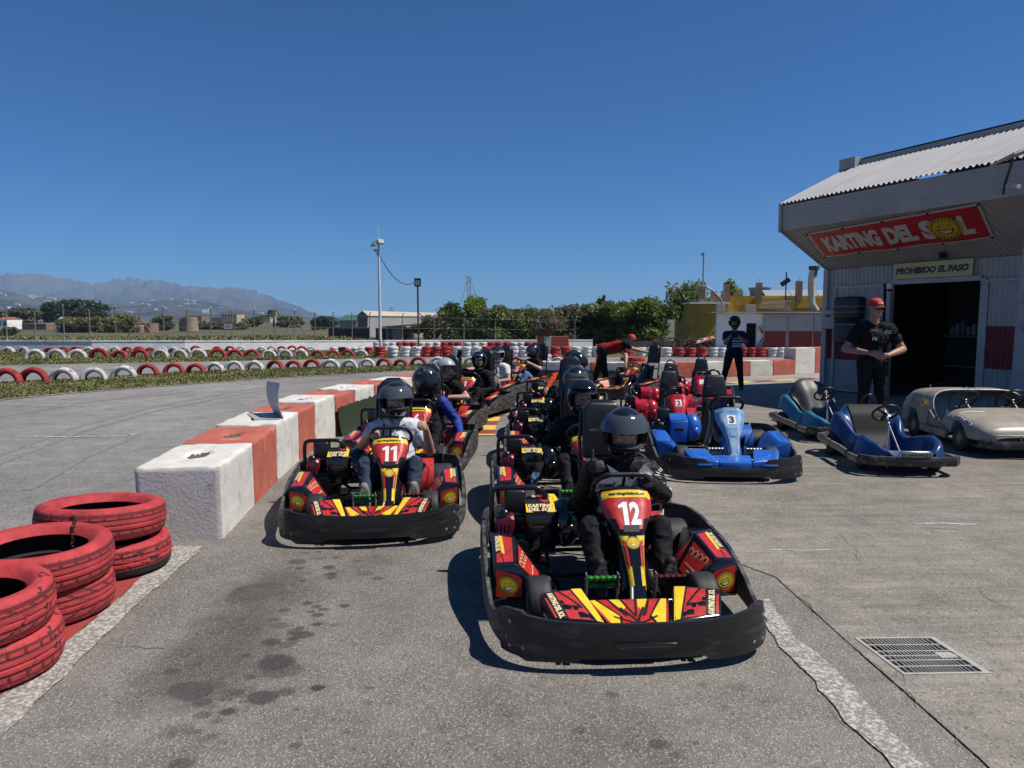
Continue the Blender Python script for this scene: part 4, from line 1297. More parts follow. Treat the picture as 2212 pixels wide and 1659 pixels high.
def tree(label, px, base_y, top_y, D, wpx, mats, n, size, seed, kind='tree', trunk=0.5, nclump=9, droop=0.2, z=None, group=None, shape=1.0, fill=0.35):
    rr = random.Random(seed)
    b_ = AT(px, base_y, D); b_.z = float(zg(b_.x, b_.y)) if z is None else z
    H = AT(px, top_y, D).z - b_.z; Wd = wpx * D / F2 / 2
    t = thing(kind, b_, 0, label, 'tree' if 'tree' in kind else 'bush', group)
    cl = []
    cz = H * (trunk + (1 - trunk) * 0.45)
    m_ = MB()
    tw = max(0.03, H * 0.022)
    m_.tube([(0, 0, -0.1), (rr.uniform(-.05, .05) * H, 0, H * 0.25), (rr.uniform(-.06, .06) * H, 0.02 * H, H * 0.6)], [tw * 1.3, tw, tw * 0.6], 7)
    for i in range(nclump):
        a = rr.uniform(0, 6.28); q = rr.uniform(0.25, 0.85); zz = rr.uniform(trunk * 0.8, 0.90)
        wq = 1 - abs(zz - 0.55) * 0.8 * shape
        c = (Wd * q * math.cos(a) * wq, Wd * 0.8 * q * math.sin(a) * wq, H * zz)
        r_ = (Wd * rr.uniform(0.30, 0.5), Wd * rr.uniform(0.28, 0.45), min(H * 0.20, Wd * 0.55) * rr.uniform(0.7, 1.1))
        c = (c[0], c[1], min(c[2], H - r_[2] * 0.9))
        cl.append((c, r_)); m_.tube([(0, 0, H * rr.uniform(0.2, 0.5)), (c[0] * 0.5, c[1] * 0.5, H * zz * 0.8), c], [tw * 0.6, tw * 0.4, tw * 0.15], 5)
    cl.append(((0, 0, H * 0.62), (Wd * 0.45, Wd * 0.4, H * 0.30)))
    cl.append(((0, 0, H * 0.93), (Wd * 0.2, Wd * 0.2, H * 0.08)))
    m_.build('trunk', 'bark', t, smooth=60)
    leaves('crown', cl, n, size, mats, t, seed, droop, fill)
    return t


tree('dark leafy bush with drooping foliage beside the dark pole', 926, 734, 681, 58, 74, ['leaf_dark', 'leaf_olive'], 5000, 0.13, 11, 'bush', 0.2, shape=0.4)
tree('tall dark green tree left of the bright shrub behind the fence', 975, 734, 655, 62, 78, ['leaf_green', 'leaf_dark', 'leaf_olive'], 11000, 0.13, 12, 'broadleaf_tree', 0.2, 16)
tree('bright yellow green bushy tree under the lattice mast', 1018, 734, 640, 59, 78, ['leaf_bright', 'leaf_green', 'leaf_bright'], 14000, 0.11, 13, 'broadleaf_tree', 0.2, 16)
hedge = [(1072, 663, 56, 'leaf_olive', 'leaf_green'), (1112, 670, 57, 'leaf_olive', 'leaf_green'), (1150, 667, 58, 'leaf_green', 'leaf_olive'), (1188, 668, 57, 'leaf_olive', 'twig_brown'), (1222, 661, 57, 'twig_brown', 'leaf_olive'),
         (1262, 664, 58, 'leaf_olive', 'leaf_green'), (1298, 660, 57, 'leaf_green', 'leaf_olive'), (1336, 655, 56, 'leaf_green', 'leaf_bright')]
hl = ['olive tree with drooping leaves right of the bright shrub behind the fence', 'low olive green tree left of the distant pylon', 'green tree directly under the distant pylon', 'brownish olive tree behind the loose tyre heap',
      'sparse twiggy brown tree above the red and white plinth', 'olive green tree right of the twiggy brown tree', 'green hedge tree behind the bending marshal', 'bright leafed tree between the marshal and the largest dark crown']
for i, (x, ty, D, a, b_) in enumerate(hedge):
    tree(hl[i], x, 736, ty, D, 104, [a, b_, a, 'leaf_dark'], 13000, 0.16, 20 + i, 'hedge_tree', 0.08, 24, 0.5, group='trees in the hedge behind the fence', shape=0.3)
tree('large dense glossy green tree before the yellow building', 1395, 742, 646, 52, 120, ['leaf_green', 'leaf_dark', 'leaf_bright'], 15000, 0.13, 31, 'broadleaf_tree', 0.22, 16, 0.5, shape=0.3)
tree('broad green tree between the dense tree and the hedge', 1350, 740, 652, 55, 80, ['leaf_green', 'leaf_bright', 'leaf_olive'], 8000, 0.14, 32, 'broadleaf_tree', 0.25, 10, 0.5, shape=0.3)
tree('thin twiggy grey shrub between the hedge and the pylon', 1190, 738, 672, 54, 60, ['twig_brown', 'leaf_olive'], 2500, 0.10, 33, 'bush', 0.2, shape=0.3)
tree('tall spreading papaya like tree with open branches beside the yellow building', 1478, 700, 612, 64, 92, ['leaf_green', 'leaf_olive'], 3600, 0.20, 34, 'broadleaf_tree', 0.55, 16, 0.6, shape=0.2)
tree('leafy tree rising behind the brick pillars of the yellow roof', 1572, 690, 603, 78, 62, ['leaf_bright', 'leaf_green'], 3000, 0.22, 35, 'broadleaf_tree', 0.5, 12, 0.4)
tree('single tall slender plant sticking out above the hedge', 1303, 736, 640, 58, 26, ['leaf_green', 'leaf_dark'], 900, 0.16, 36, 'broadleaf_tree', 0.7, 6, 0.5)
# far trees across the field
far = [('broad dark crowned tree beyond the orchard', 187, 704, 649, 300, 96, ['leaf_dark'], 6000, 0.8, 0.25), ('dark narrow conifer left of the broad dark crown', 117, 706, 654, 290, 36, ['leaf_dark'], 3500, 0.7, 0.1),
       ('greyish tree beside the white apartment block', 50, 706, 666, 300, 60, ['leaf_olive', 'leaf_dark'], 3000, 0.7, 0.3), ('olive tree at the left end of the far field', 12, 706, 672, 300, 44, ['leaf_olive', 'leaf_dark'], 2500, 0.7, 0.3),
       ('small olive tree at the right end of the orchard', 270, 712, 679, 240, 40, ['leaf_olive', 'leaf_ochre'], 2500, 0.5, 0.3), ('dark round tree left of the green roofed shed', 697, 709, 683, 240, 44, ['leaf_dark'], 3000, 0.5, 0.25),
       ('greenish trees before the beige apartments', 552, 705, 684, 320, 34, ['leaf_olive', 'leaf_dark'], 2000, 0.6, 0.3), ('dark tree right of the palm', 625, 706, 684, 300, 46, ['leaf_dark', 'leaf_olive'], 2500, 0.6, 0.3),
       ('dark shaggy tree left of the stone tower', 350, 712, 681, 230, 34, ['leaf_dark', 'leaf_olive'], 2000, 0.5, 0.3), ('low dark bush at the foot of the far left fence', 18, 726, 707, 150, 30, ['leaf_dark', 'leaf_olive'], 1200, 0.35, 0.2),
       ('low scrub between the stone tower and the beige apartments', 440, 712, 695, 250, 60, ['leaf_dark', 'leaf_olive'], 2500, 0.5, 0.2), ('scrub under the beige apartments', 500, 712, 697, 250, 60, ['leaf_olive', 'leaf_dark'], 2500, 0.5, 0.2)]
for i, (lab, x, by, ty, D, w_, ms, n, sz, tr) in enumerate(far):
    tree(lab, x, by, ty, D, w_ * 1.3, ms, int(n * 1.4), sz, 50 + i, 'distant_tree' if 'bush' not in lab and 'scrub' not in lab else 'bush', 0.04, 14, 0.1, shape=0.3)
for i in range(7):
    tree('ochre leaved fruit tree in the orchard row beyond the field', 150 + i * 21, 718, 685 + (i % 3), 195, 46, ['leaf_ochre', 'leaf_olive', 'leaf_ochre'], 2600, 0.34, 70 + i, 'orchard_tree', 0.04, 14, 0.2, group='orchard row beyond the field', shape=0.3)
# palm
pb = AT(591, 705, 310); pb.z = -2.2; H = AT(591, 672, 310).z + 2.2
pl = thing('palm_tree', pb, 0, 'lone palm tree right of the beige apartment blocks', 'tree')
MB().tube([(0, 0, 0), (0.2, 0, H * 0.5), (0, 0, H)], [0.45, 0.32, 0.3], 7).build('trunk', 'bark', pl)
m_ = MB()
for k in range(26):
    a = k * 2.4; e = rnd.uniform(-0.1, 1.1); L = rnd.uniform(3.0, 4.2)
    P = [Vector((math.cos(a) * L * t * math.cos(e * (1 - t * 0.6)), math.sin(a) * L * t * math.cos(e * (1 - t * .6)), H + L * t * math.sin(e) - 1.9 * L * 0.35 * t * t * 2)) for t in np.linspace(0, 1, 6)]
    sd = Vector((-math.sin(a), math.cos(a), 0.1))
    vs = []
    for i_, p in enumerate(P):
        w_ = 0.55 * math.sin(math.pi * (0.12 + 0.85 * i_ / 5)); vs += [p - sd * w_, p + sd * w_]
    m_.add(vs, [(2 * i_, 2 * i_ + 1, 2 * i_ + 3, 2 * i_ + 2) for i_ in range(5)])
m_.build('crown', 'leaf_dark', pl)

# --- buildings across the field
def hut(name, label, x0, x1, ty, by, D, wallm, roofm=None, depth=6.0, roof='flat', win=(0, 0), group=None, wm='win_dark', rise=0.25):
    b_ = AT((x0 + x1) / 2, by, D); b_.z = float(zg(b_.x, b_.y)); w_ = (x1 - x0) * D / F2; h = AT(x0, ty, D).z - b_.z
    t = thing(name, b_, 0, label, 'building', group)
    MB().box((0, depth / 2, h / 2 - 0.2), (w_, depth, h + 0.4)).build('wall', wallm, t)
    if roof == 'flat': MB().box((0, depth / 2, h + 0.12), (w_ * 1.02, depth * 1.02, 0.24)).build('roof', roofm or wallm, t)
    else:
        m_ = MB(); r_ = h * rise
        m_.add([(-w_ * .53, -.2, h), (w_ * .53, -.2, h), (w_ * .53, depth + .2, h), (-w_ * .53, depth + .2, h), (-w_ * .53, depth / 2, h + r_), (w_ * .53, depth / 2, h + r_)],
               [(0, 1, 5, 4), (2, 3, 4, 5), (0, 4, 3), (1, 2, 5), (3, 2, 1, 0)]); m_.build('roof', roofm, t)
    nx, nz = win
    for i in range(nx):
        for j in range(nz):
            MB().box((-w_ / 2 + w_ * (i + 0.5) / nx, -0.02, h * (j + 0.55) / nz), (w_ / nx * 0.45, 0.1, h / nz * 0.45)).build('window', wm, t)
    return t


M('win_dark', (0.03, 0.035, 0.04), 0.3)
M('render_white', (0.78, 0.77, 0.74), 0.85, var=0.06, vs=0.3)
M('render_beige', (0.44, 0.33, 0.21), 0.85, var=0.12, vs=0.3)
M('render_brown', (0.22, 0.13, 0.09), 0.85, var=0.2, vs=0.4)
M('render_grey', (0.28, 0.27, 0.26), 0.85, var=0.15, vs=0.4)
M('roof_tile', (0.30, 0.12, 0.06), 0.85, var=0.2, vs=0.5)
M('roof_green', (0.03, 0.11, 0.07), 0.6)
M('roof_tan', (0.40, 0.35, 0.28), 0.8, var=0.15, vs=0.3)
hut('apartment_block', 'white stepped apartment block behind the far left trees', 66, 103, 668, 698, 520, 'render_white', None, 14, 'flat', (6, 4))
hut('apartment_block', 'beige apartment block with dark balconies, tallest on the plain', 478, 512, 679, 704, 640, 'render_beige', 'render_brown', 18, 'flat', (5, 5))
hut('apartment_block', 'lower beige apartment block left of the tallest one', 456, 477, 687, 704, 645, 'render_beige', None, 18, 'flat', (4, 3))
hut('apartment_block', 'lower beige apartment block right of the tallest one', 513, 533, 688, 704, 650, 'render_beige', None, 18, 'flat', (4, 3))
hut('apartment_block', 'brown roofed apartments between the stone tower and the beige block', 404, 436, 683, 704, 660, 'render_brown', 'roof_tile', 18, 'flat', (6, 3))
hut('apartment_block', 'pale low houses left of the stone tower', 364, 394, 693, 704, 640, 'render_white', 'roof_tan', 18, 'flat', (7, 2))
hut('apartment_block', 'tan apartment house behind the palm', 560, 584, 681, 704, 700, 'render_beige', 'roof_tile', 18, 'flat', (4, 3))
hut('apartment_block', 'tan terrace right of the palm', 604, 640, 684, 704, 720, 'render_beige', None, 18, 'flat', (7, 3))
hut('apartment_block', 'white terrace of houses left of the green roofed shed', 722, 748, 688, 706, 480, 'render_white', None, 12, 'flat', (7, 3))
hut('field_hut', 'white block hut with a pattern of stains in the field', 119, 150, 700, 718, 196, 'render_white', None, 4, 'flat', (2, 1))
tw_ = AT(124, 700, 199); m_ = MB(); m_.lathe([(0.0, 0), (0.75, 0), (0.75, 1.0), (1.1, 1.0), (0, 1.75)], 14); o = m_.build('water_cistern', 'render_grey', smooth=30); o.location = (tw_.x, 201, -2.2 + 2.6); T(o, 'round grey cistern with conical cap on the white hut', 'cistern')
hut('field_hut', 'pink house with tiled roof at the far left', -6, 16, 690, 706, 260, 'render_white', 'roof_tile', 8, 'gable', (2, 1))
hut('field_hut', 'long low white shed with brown roof behind the far left posts', 48, 100, 700, 712, 250, 'render_brown', 'roof_tan', 6, 'flat', (8, 1))
hut('field_hut', 'brown brick hut in the middle of the field', 293, 324, 700, 717, 200, 'render_brown', None, 5, 'flat', (1, 1))
hut('field_hut', 'low red brown shack left of the brick hut', 262, 292, 705, 718, 195, 'render_brown', 'roof_tan', 5, 'flat', (3, 1))
hut('field_hut', 'small white shack before the orchard', 216, 232, 706, 718, 195, 'render_grey', 'render_white', 4, 'flat', (1, 1))
g = AT(412, 714, 215); g.z = -2.2
m_ = MB(); m_.lathe([(2.3, 0), (2.1, 2.2), (2.0, 4.2), (0, 4.3)], 18); m_.box((-2.0, 0.6, 1.9), (2.2, 3, 3.8)); o = m_.build('stone_tower', M('stone_brown', (0.26, 0.20, 0.14), 0.9, var=0.35, vs=1.5, bump=0.8, bs=6), smooth=40); o.location = g
T(o, 'round brown stone tower standing in the field', 'tower')
sg = AT(493, 716, 150); sg.z = float(zg(sg.x, sg.y))
m_ = MB(); m_.box((0, 0, 2.0), (1.6, 0.06, 1.0), None, 0); m_.tube([(-0.7, 0.05, 0), (-0.7, 0.05, 2.4)], 0.05, 6, mi=1); m_.tube([(0.7, 0.05, 0), (0.7, 0.05, 2.4)], 0.05, 6, mi=1)
for i in range(3): m_.box((0, -0.035, 2.3 - 0.25 * i), (1.2, 0.012, 0.10), None, 1)
o = m_.build('field_sign', ['print_white', 'galv_rust']); o.location = sg; T(o, 'small white notice board on posts in the field', 'sign')
# long dark reed fence and plain wall
a = AT(711, 727, 74); a.z = float(zg(a.x, a.y)); b_ = AT(800, 727, 66)
m_ = MB(); L = (Vector((b_.x, b_.y, 0)) - Vector((a.x, a.y, 0))); n = 46
for i in range(n):
    p = L * (i / n); m_.box((p.x, p.y, 0.5), (L.length / n * 0.96, 0.06, 1.15 + 0.1 * rnd.random()), Matrix.Rotation(math.atan2(L.y, L.x), 3, 'Z'))
o = m_.build('reed_fence', M('reed', (0.035, 0.024, 0.02), 0.95, var=0.4, vs=3)); o.location = a; T(o, 'dark brown reed screen fence before the warehouse', 'fence')
# warehouse
w0 = AT(772, 712, 112); w0.z = float(zg(w0.x, w0.y))
wh = thing('warehouse', w0, 0, 'long grey warehouse with pale ribbed roof and dark gable end', 'building')
ge = [AT(772, 681, 112) - w0, AT(794, 678.5, 109) - w0, AT(952, 681, 150) - w0]
gz = ge[0].z; rz = AT(781, 672.3, 111).z - w0.z
e0, e1, e2 = Vector((0, 0, 0)), Vector((ge[1].x, ge[1].y, 0)), Vector((ge[2].x, ge[2].y, 0))
rv = e2 - e1; mid = (e0 + e1) / 2
up = Vector((0, 0, gz)); ur = Vector((0, 0, rz))
m_ = MB(); m_.add([e0, e1, e1 + up, mid + ur, e0 + up], [(0, 1, 2, 3, 4)]); m_.build('gable', M('panel_dark', (0.10, 0.098, 0.098), 0.8, var=0.15, vs=0.5), wh)
m_ = MB(); m_.add([e1, e2, e2 + up, e1 + up, e1 + up * 0.45 + Vector((0.05, -0.1, 0)), e2 + up * 0.45 + Vector((0.05, -0.1, 0)), e1 + Vector((0.05, -0.1, 0)), e2 + Vector((0.05, -0.1, 0))], [(0, 1, 2, 3)]); m_.build('long_wall', 'render_grey', wh)
m_ = MB(); m_.add([e1 + Vector((-.05, -.25, -1)), e2 + Vector((-.05, -.25, -1)), e2 + up * 0.5 + Vector((-.05, -.25, 0)), e1 + up * 0.5 + Vector((-.05, -.25, 0))], [(0, 1, 2, 3)]); m_.build('lower_panel', M('panel_pale', (0.36, 0.33, 0.31), 0.8, var=0.1, vs=0.5), wh)
ov = (e1 - e0) * 0.06
m_ = MB(); m_.add([e1 + up * 0.97 + ov, e2 + up * 0.97 + ov, mid + rv + ur * 1.02, mid + ur * 1.02, e0 + up * 0.97 - ov, e0 + rv + up * 0.97 - ov], [(0, 1, 2, 3), (3, 2, 5, 4)]); m_.build('roof', 'roof_tan', wh)
hut('storage_shed', 'long shed with a green roof beside the warehouse', 734, 771, 692, 712, 118, 'render_grey', 'roof_green', 9, 'gable', (0, 0), rise=0.35)
# shack with dark doorways
sb = AT(852, 734, 60); sb.z = float(zg(sb.x, sb.y))
sh = thing('shack', sb, 0, 'small pale shack with dark doorway behind the white mast', 'building')
q = 60 / F2
MB().box((0, 1.0, 36 * q / 2), (36 * q, 2.0, 36 * q)).build('wall', 'render_grey', sh)
MB().box((26 * q, 1.2, 34 * q / 2), (24 * q, 1.6, 34 * q)).build('lean_to', M('timber_dark', (0.05, 0.045, 0.04), 0.9, var=0.3, vs=1), sh)
MB().box((8 * q, 0.9, 37.5 * q), (70 * q, 2.8, 0.12), Matrix.Rotation(R(-4), 3, 'Y')).build('roof', 'panel_dark', sh)
MB().box((-9 * q, -0.02, 19 * q), (8 * q, 0.08, 26 * q)).build('door', 'win_dark', sh)
MB().box((26 * q, -0.03 + 0.4, 24 * q), (10 * q, 0.08, 8 * q)).build('window', 'win_dark', sh)
MB().box((-30 * q, 0.6, 16 * q), (26 * q, 0.05, 34 * q)).build('tarpaulin', M('tarp_green', (0.02, 0.045, 0.03), 0.9, var=0.4, vs=2), sh)
# plain grey wall behind the hedge foot
a = AT(1040, 735, 61); a.z = float(zg(a.x, a.y)); b_ = AT(1330, 735, 60)
m_ = MB(); L = b_ - a; L.z = 0; m_.box(L / 2 + Vector((0, 0, 0.45)), (L.length, 0.2, 1.1), Matrix.Rotation(math.atan2(L.y, L.x), 3, 'Z'))
o = m_.build('boundary_wall', M('wall_mud', (0.13, 0.115, 0.095), 0.9, var=0.3, vs=1.2)); o.location = a; T(o, 'plain grey boundary wall at the foot of the hedge', 'wall')
a = AT(1330, 742, 47); a.z = float(zg(a.x, a.y)); b_ = AT(1545, 742, 47)
m_ = MB(); L = b_ - a; L.z = 0; m_.box(L / 2 + Vector((0, 0, 0.25)), (L.length, 0.2, 0.55), Matrix.Rotation(math.atan2(L.y, L.x), 3, 'Z'))
o = m_.build('boundary_wall', 'wall_mud'); o.location = a; T(o, 'low grey wall under the dense tree by the scrap heap', 'wall')
# red and white plinth with a rusty tray of tyres
pb = AT(1192, 741, 40); pb.z = float(zg(pb.x, pb.y)); q = 40 / F2
pt = thing('painted_plinth', pb, 0, 'red and white painted plinth behind the tyre barrier', 'plinth')
for i, (x0, x1, m__) in enumerate(((1161, 1175, 'block_red'), (1175, 1191, 'block_white'), (1191, 1228, 'block_red'))):
    MB().box((((x0 + x1) / 2 - 1192) * q, 0.3, 0.55), ((x1 - x0) * q - 0.01, 0.6, 0.75)).build('section', m__, pt)
tb = AT(1172, 727, 40.2)
m_ = MB(); m_.add([(-0.65, -.3, 0.12), (0.6, -.3, 0.2), (0.75, .4, 0.25), (-0.75, .4, 0.1), (-0.45, -.2, -.25), (0.45, -.2, -.22), (0.5, .3, -.22), (-0.5, .3, -.25)], [(0, 1, 5, 4), (1, 2, 6, 5), (2, 3, 7, 6), (3, 0, 4, 7), (4, 5, 6, 7)])
o = m_.build('scrap_trough', M('rust', (0.14, 0.055, 0.03), 0.85, var=0.4, vs=8)); o.location = (tb.x, tb.y, pb.z + 0.95 + 0.26); T(o, 'rusty tipped metal trough on top of the painted plinth', 'trough')
dk = tyre_mesh('scrap_tyre', 0.27, 0.16, 0.16, 'rubber', 26, 0)
for i, (dx, rx, ry) in enumerate(((-0.32, 80, 10), (0.02, 62, -14), (0.5, 88, 70))):
    o = link('discarded_tyre', dk, (tb.x + dx, tb.y - 0.05, pb.z + 1.33 + 0.14), (R(rx), R(ry), 0.2)); T(o, ['grey scrap tyre leaning at the left end of the rusty trough', 'grey scrap tyre tilted open in the middle of the rusty trough', 'grey scrap tyre on edge at the right end of the rusty trough'][i], 'tyre')
# scrap heap and bicycle wheels under the trees
g = AT(1502, 744, 45); g.z = float(zg(g.x, g.y))
for k, (dx, lab) in enumerate(((-1.6, 'tangle of rusty bars and wheels under the dense tree'), (0.2, 'heap of rusty kart chassis beside the yellow building'))):
    m_ = MB(); rr = random.Random(90 + k)
    for i in range(34):
        p = Vector((rr.uniform(-1.0, 1.0), rr.uniform(-.4, .4), rr.uniform(0.05, 0.75))); d = Vector((rr.uniform(-1, 1), rr.uniform(-.4, .4), rr.uniform(-.35, .35))).normalized() * rr.uniform(0.3, 0.8)
        m_.tube([p - d, p + d * 0.2 + Vector((0, 0, 0.05)), p + d], rr.uniform(0.012, 0.03), 5)
    for i in range(6):
        p = Vector((rr.uniform(-1.0, 1.0), rr.uniform(-.4, .4), rr.uniform(0.15, 0.6))); r_ = rr.uniform(0.12, 0.26)
        A_ = Vector((rr.uniform(-1, 1), rr.uniform(-1, 1), 0.2)).normalized(); B2_ = A_.orthogonal().normalized()
        m_.tube([p + A_ * r_ * math.cos(t) + B2_ * r_ * math.sin(t) for t in np.linspace(0, 6.28, 13)[:-1]], 0.05, 5, closed=True)
    o = m_.build('scrap_heap', M('scrap', (0.035, 0.022, 0.017), 0.8, rgb2=(0.12, 0.04, 0.025), vs=3, mix=(0.5, 0.6))); o.location = g + Vector((dx, 0, 0)); T(o, lab, 'scrap')
m_ = MB(); m_.rhull([(-.75, -.2, 0.0), (.7, -.25, 0.15), (.85, .2, .1), (-.7, .3, 0), (-.5, -.1, .22), (.5, -.1, .36), (.7, .15, .3), (-.4, .2, .25)], 0.05)
o = m_.build('scrap_bodywork', M('scrap_pale', (0.45, 0.35, 0.32), 0.5, rgb2=(0.30, 0.02, 0.02), vs=2, mix=(0.45, 0.5))); o.location = g + Vector((0.5, -0.3, 0.50)); o.rotation_euler = (0, R(-8), 0.3); T(o, 'red and white discarded kart bodywork on the scrap heap', 'bodywork')
gb = AT(1380, 741, 42); gb.z = float(zg(gb.x, gb.y))
m_ = MB()
for dx in (-0.25, 0.1, 0.45):
    m_.tube([(dx + 0.36 * math.cos(t), 0.06 * math.sin(t * 2), 0.40 + 0.36 * math.sin(t)) for t in np.linspace(0, 6.28, 17)[:-1]], 0.03, 5, closed=True)
m_.tube([(-0.2, 0, .4), (0.1, 0, .8), (.45, 0, .4)], 0.02, 5)
o = m_.build('bicycle_scrap', 'rubber'); o.location = gb - Vector((0.6, 0, 0)); T(o, 'dark old wheels leaning under the hedge behind the marshal', 'wheels')

# --- yellow building with brick pillars, and the white shed before it
M('yellow_wall', (0.47, 0.285, 0.036), 0.85, rgb2=(0.34, 0.20, 0.03), vs=0.6, mix=(0.45, 0.7), var=0.08, coords='World', bump=0.3, bs=8)
brick = bpy.data.materials.new('brickwork'); brick.use_nodes = True; MATS['brickwork'] = brick
nt = brick.node_tree; bt = nt.nodes.new('ShaderNodeTexBrick'); bt.inputs['Scale'].default_value = 1.0
bt.inputs['Brick Width'].default_value = 0.5; bt.inputs['Row Height'].default_value = 0.17; bt.inputs['Mortar Size'].default_value = 0.03
bt.inputs['Color1'].default_value = (0.30, 0.13, 0.07, 1); bt.inputs['Color2'].default_value = (0.22, 0.10, 0.06, 1); bt.inputs['Mortar'].default_value = (0.35, 0.27, 0.2, 1)
tcn = nt.nodes.new('ShaderNodeTexCoord'); mpn = nt.nodes.new('ShaderNodeMapping'); mpn.inputs['Rotation'].default_value = (R(90), 0, 0)
nt.links.new(tcn.outputs['Object'], mpn.inputs[0]); nt.links.new(mpn.outputs[0], bt.inputs[0]); nt.links.new(bt.outputs['Color'], nt.nodes['Principled BSDF'].inputs['Base Color'])
D = 60.0; q = D / F2
yb = AT(1491, 740, D); yb.z = float(zg(yb.x, yb.y))
yo = thing('yellow_building', yb, 0, 'flat roofed ochre yellow building with brick pillars on its roof', 'building')


def zy(py, dd=D): return AT(1491, py, dd).z - yb.z


def xw(px, dd=D): return AT(px, 700, dd).x - yb.x


MB().box((xw(1570) - xw(1491)) / 2 * Vector((1, 0, 0)) + Vector((0, 3, zy(657) / 2)), (xw(1570), 6, zy(657))).build('wall', 'yellow_wall', yo)
MB().box(Vector((xw(1570) / 2, 2.9, zy(656) + 0.06)), (xw(1570) + 0.3, 6.4, 0.14)).build('coping', 'render_white', yo)
MB().box(Vector(((xw(1595) + xw(2000)) / 2, 7.0, zy(640, 64) / 2)), (xw(2000) - xw(1595), 6, zy(640, 64) + 0.1)).build('wall', 'yellow_wall', yo)
MB().box(Vector(((xw(1660) + xw(2000)) / 2, 5.0, zy(661, 62) + 0.3)), (xw(2000) - xw(1660), 3, 0.9)).build('canopy', 'yellow_wall', yo)
MB().box(Vector(((xw(1565) + xw(1610)) / 2, 5.0, zy(660) / 2)), (xw(1610) - xw(1565), 6, zy(650))).build('wall', 'yellow_wall', yo)
MB().box(Vector((xw(1580) , 1.9, zy(684) + 0.45)), (1.3, 0.2, 1.2)).build('sunlit_patch', M('yellow_sunlit', (0.55, 0.37, 0.08), 0.85, var=0.1, vs=1), yo)  # brighter copy of the wall yellow, sunlight painted as a raised patch
for px, y0, y1, dz in ((1516, 657, 618, 0.2), (1586, 654, 612, 2.4), (1576, 652, 624, 5), (1629, 641, 627, 5), (1669, 650, 606, 3.6), (1760, 648, 602, 3.6)):
    x_ = xw(px); z0, z1 = zy(y0), zy(y1)
    m_ = MB(); m_.box((x_, dz, (z0 + z1) / 2), (0.45, 0.45, z1 - z0))
    nb = int((z1 - z0) / 0.17)
    for k in range(nb): m_.box((x_, dz, z0 + (k + 0.5) * 0.17), (0.48, 0.48, 0.10))
    m_.tube([(x_, dz, z1), (x_, dz, z1 + 0.4)], 0.02, 4)
    m_.build('brick_pillar', 'brickwork', yo)
ap = MB().tube([(xw(1519), 0.4, zy(620)), (xw(1519.5), 0.4, zy(545))], 0.07, 6); ap.tube([(xw(1519.5), .4, zy(545)), (xw(1516), .4, zy(546)), (xw(1515), .4, zy(552))], 0.07, 5); ap.build('antenna_pole', 'galv', yo)
tk = MB(); tk.lathe([(0.0, 0), (0.8, 0), (0.85, 0.2), (0.95, 0.8), (1.05, 0.95), (1.05, 1.0), (0, 1.02)], 22)
o = tk.build('water_tank', M('tank_blue', (0.05, 0.20, 0.42), 0.5), None, 40); p = AT(1653, 641, 66); o.location = (p.x, 67.5, yb.z + zy(642, 64) + 0.0); T(o, 'light blue plastic water tank on the yellow roof', 'tank')
sp = thing('solar_array', (AT(1745, 640, 66).x, 66, yb.z + zy(640, 64) + 0.05), 0, 'row of tilted grey solar panels on the yellow roof', 'panel')
for i in range(3): MB().box((-2.9 + i * 2.45, 0, 0.28), (2.35, 1.2, 0.06), Matrix.Rotation(R(30), 3, 'X')).build('panel', M('solar', (0.30, 0.33, 0.35), 0.25), sp)
MB().tube([(-4, 0.3, 0), (4, 0.3, 0)], 0.04, 6).build('rail', 'galv', sp)
# chimney flue
fx = AT(1752, 670, 40); fl = MB()
fl.tube([AT(1763, 672, 40), AT(1753, 655, 40), AT(1753, 600, 40), AT(1757, 585, 40)], 0.19, 12); fl.tube([AT(1757, 597, 40), AT(1759, 580, 40)], 0.192, 12, mi=1); fl.tube([AT(1758.5, 583, 40), AT(1759, 575, 40)], 0.29, 14, mi=1)
T(fl.build('chimney_flue', [M('flue', (0.42, 0.38, 0.32), 0.7, rgb2=(0.22, 0.16, 0.11), vs=2, mix=(0.5, 0.7)), M('soot', (0.05, 0.045, 0.04), 0.8)], None, 50), 'tall bent metal flue with sooty cap behind the white shed', 'flue')
fm = thing('roof_lamp', AT(1697, 640, 56), 0, 'dark post with floodlight standing behind the brick pillars', 'lamp')
MB().tube([(0, 0, -0.4), (0, 0, 1.9)], 0.05, 6).build('post', 'steel_black', fm); MB().rbox((-0.1, -0.1, 1.1), (0.75, 0.3, 0.35), 0.04, 2, Matrix.Rotation(R(-35), 3, 'Y')).build('floodlight', 'steel_black', fm)
ll = AT(1560, 690, 52); m_ = MB(); P = [AT(1563.6, 690, 52), AT(1562, 660, 52), AT(1556, 645, 52), AT(1540, 628, 52), AT(1525, 619, 52)]
o = m_.tube(P, 0.07, 8).build('curved_pipe', 'galv', None, 60); T(o, 'bent grey lamp pipe curving over the yellow roof', 'pipe')

D = 34.5; q = D / F2
sb = AT(1547, 762, D); sb.z = float(zg(sb.x, sb.y)) - 0.1
ws = thing('white_shed', sb, 0, 'low white shed with ribbed roof and red and white shutters', 'building')


def zs(py): return AT(1547, py, D).z - sb.z


def xs_(px): return AT(px, 700, D).x - sb.x


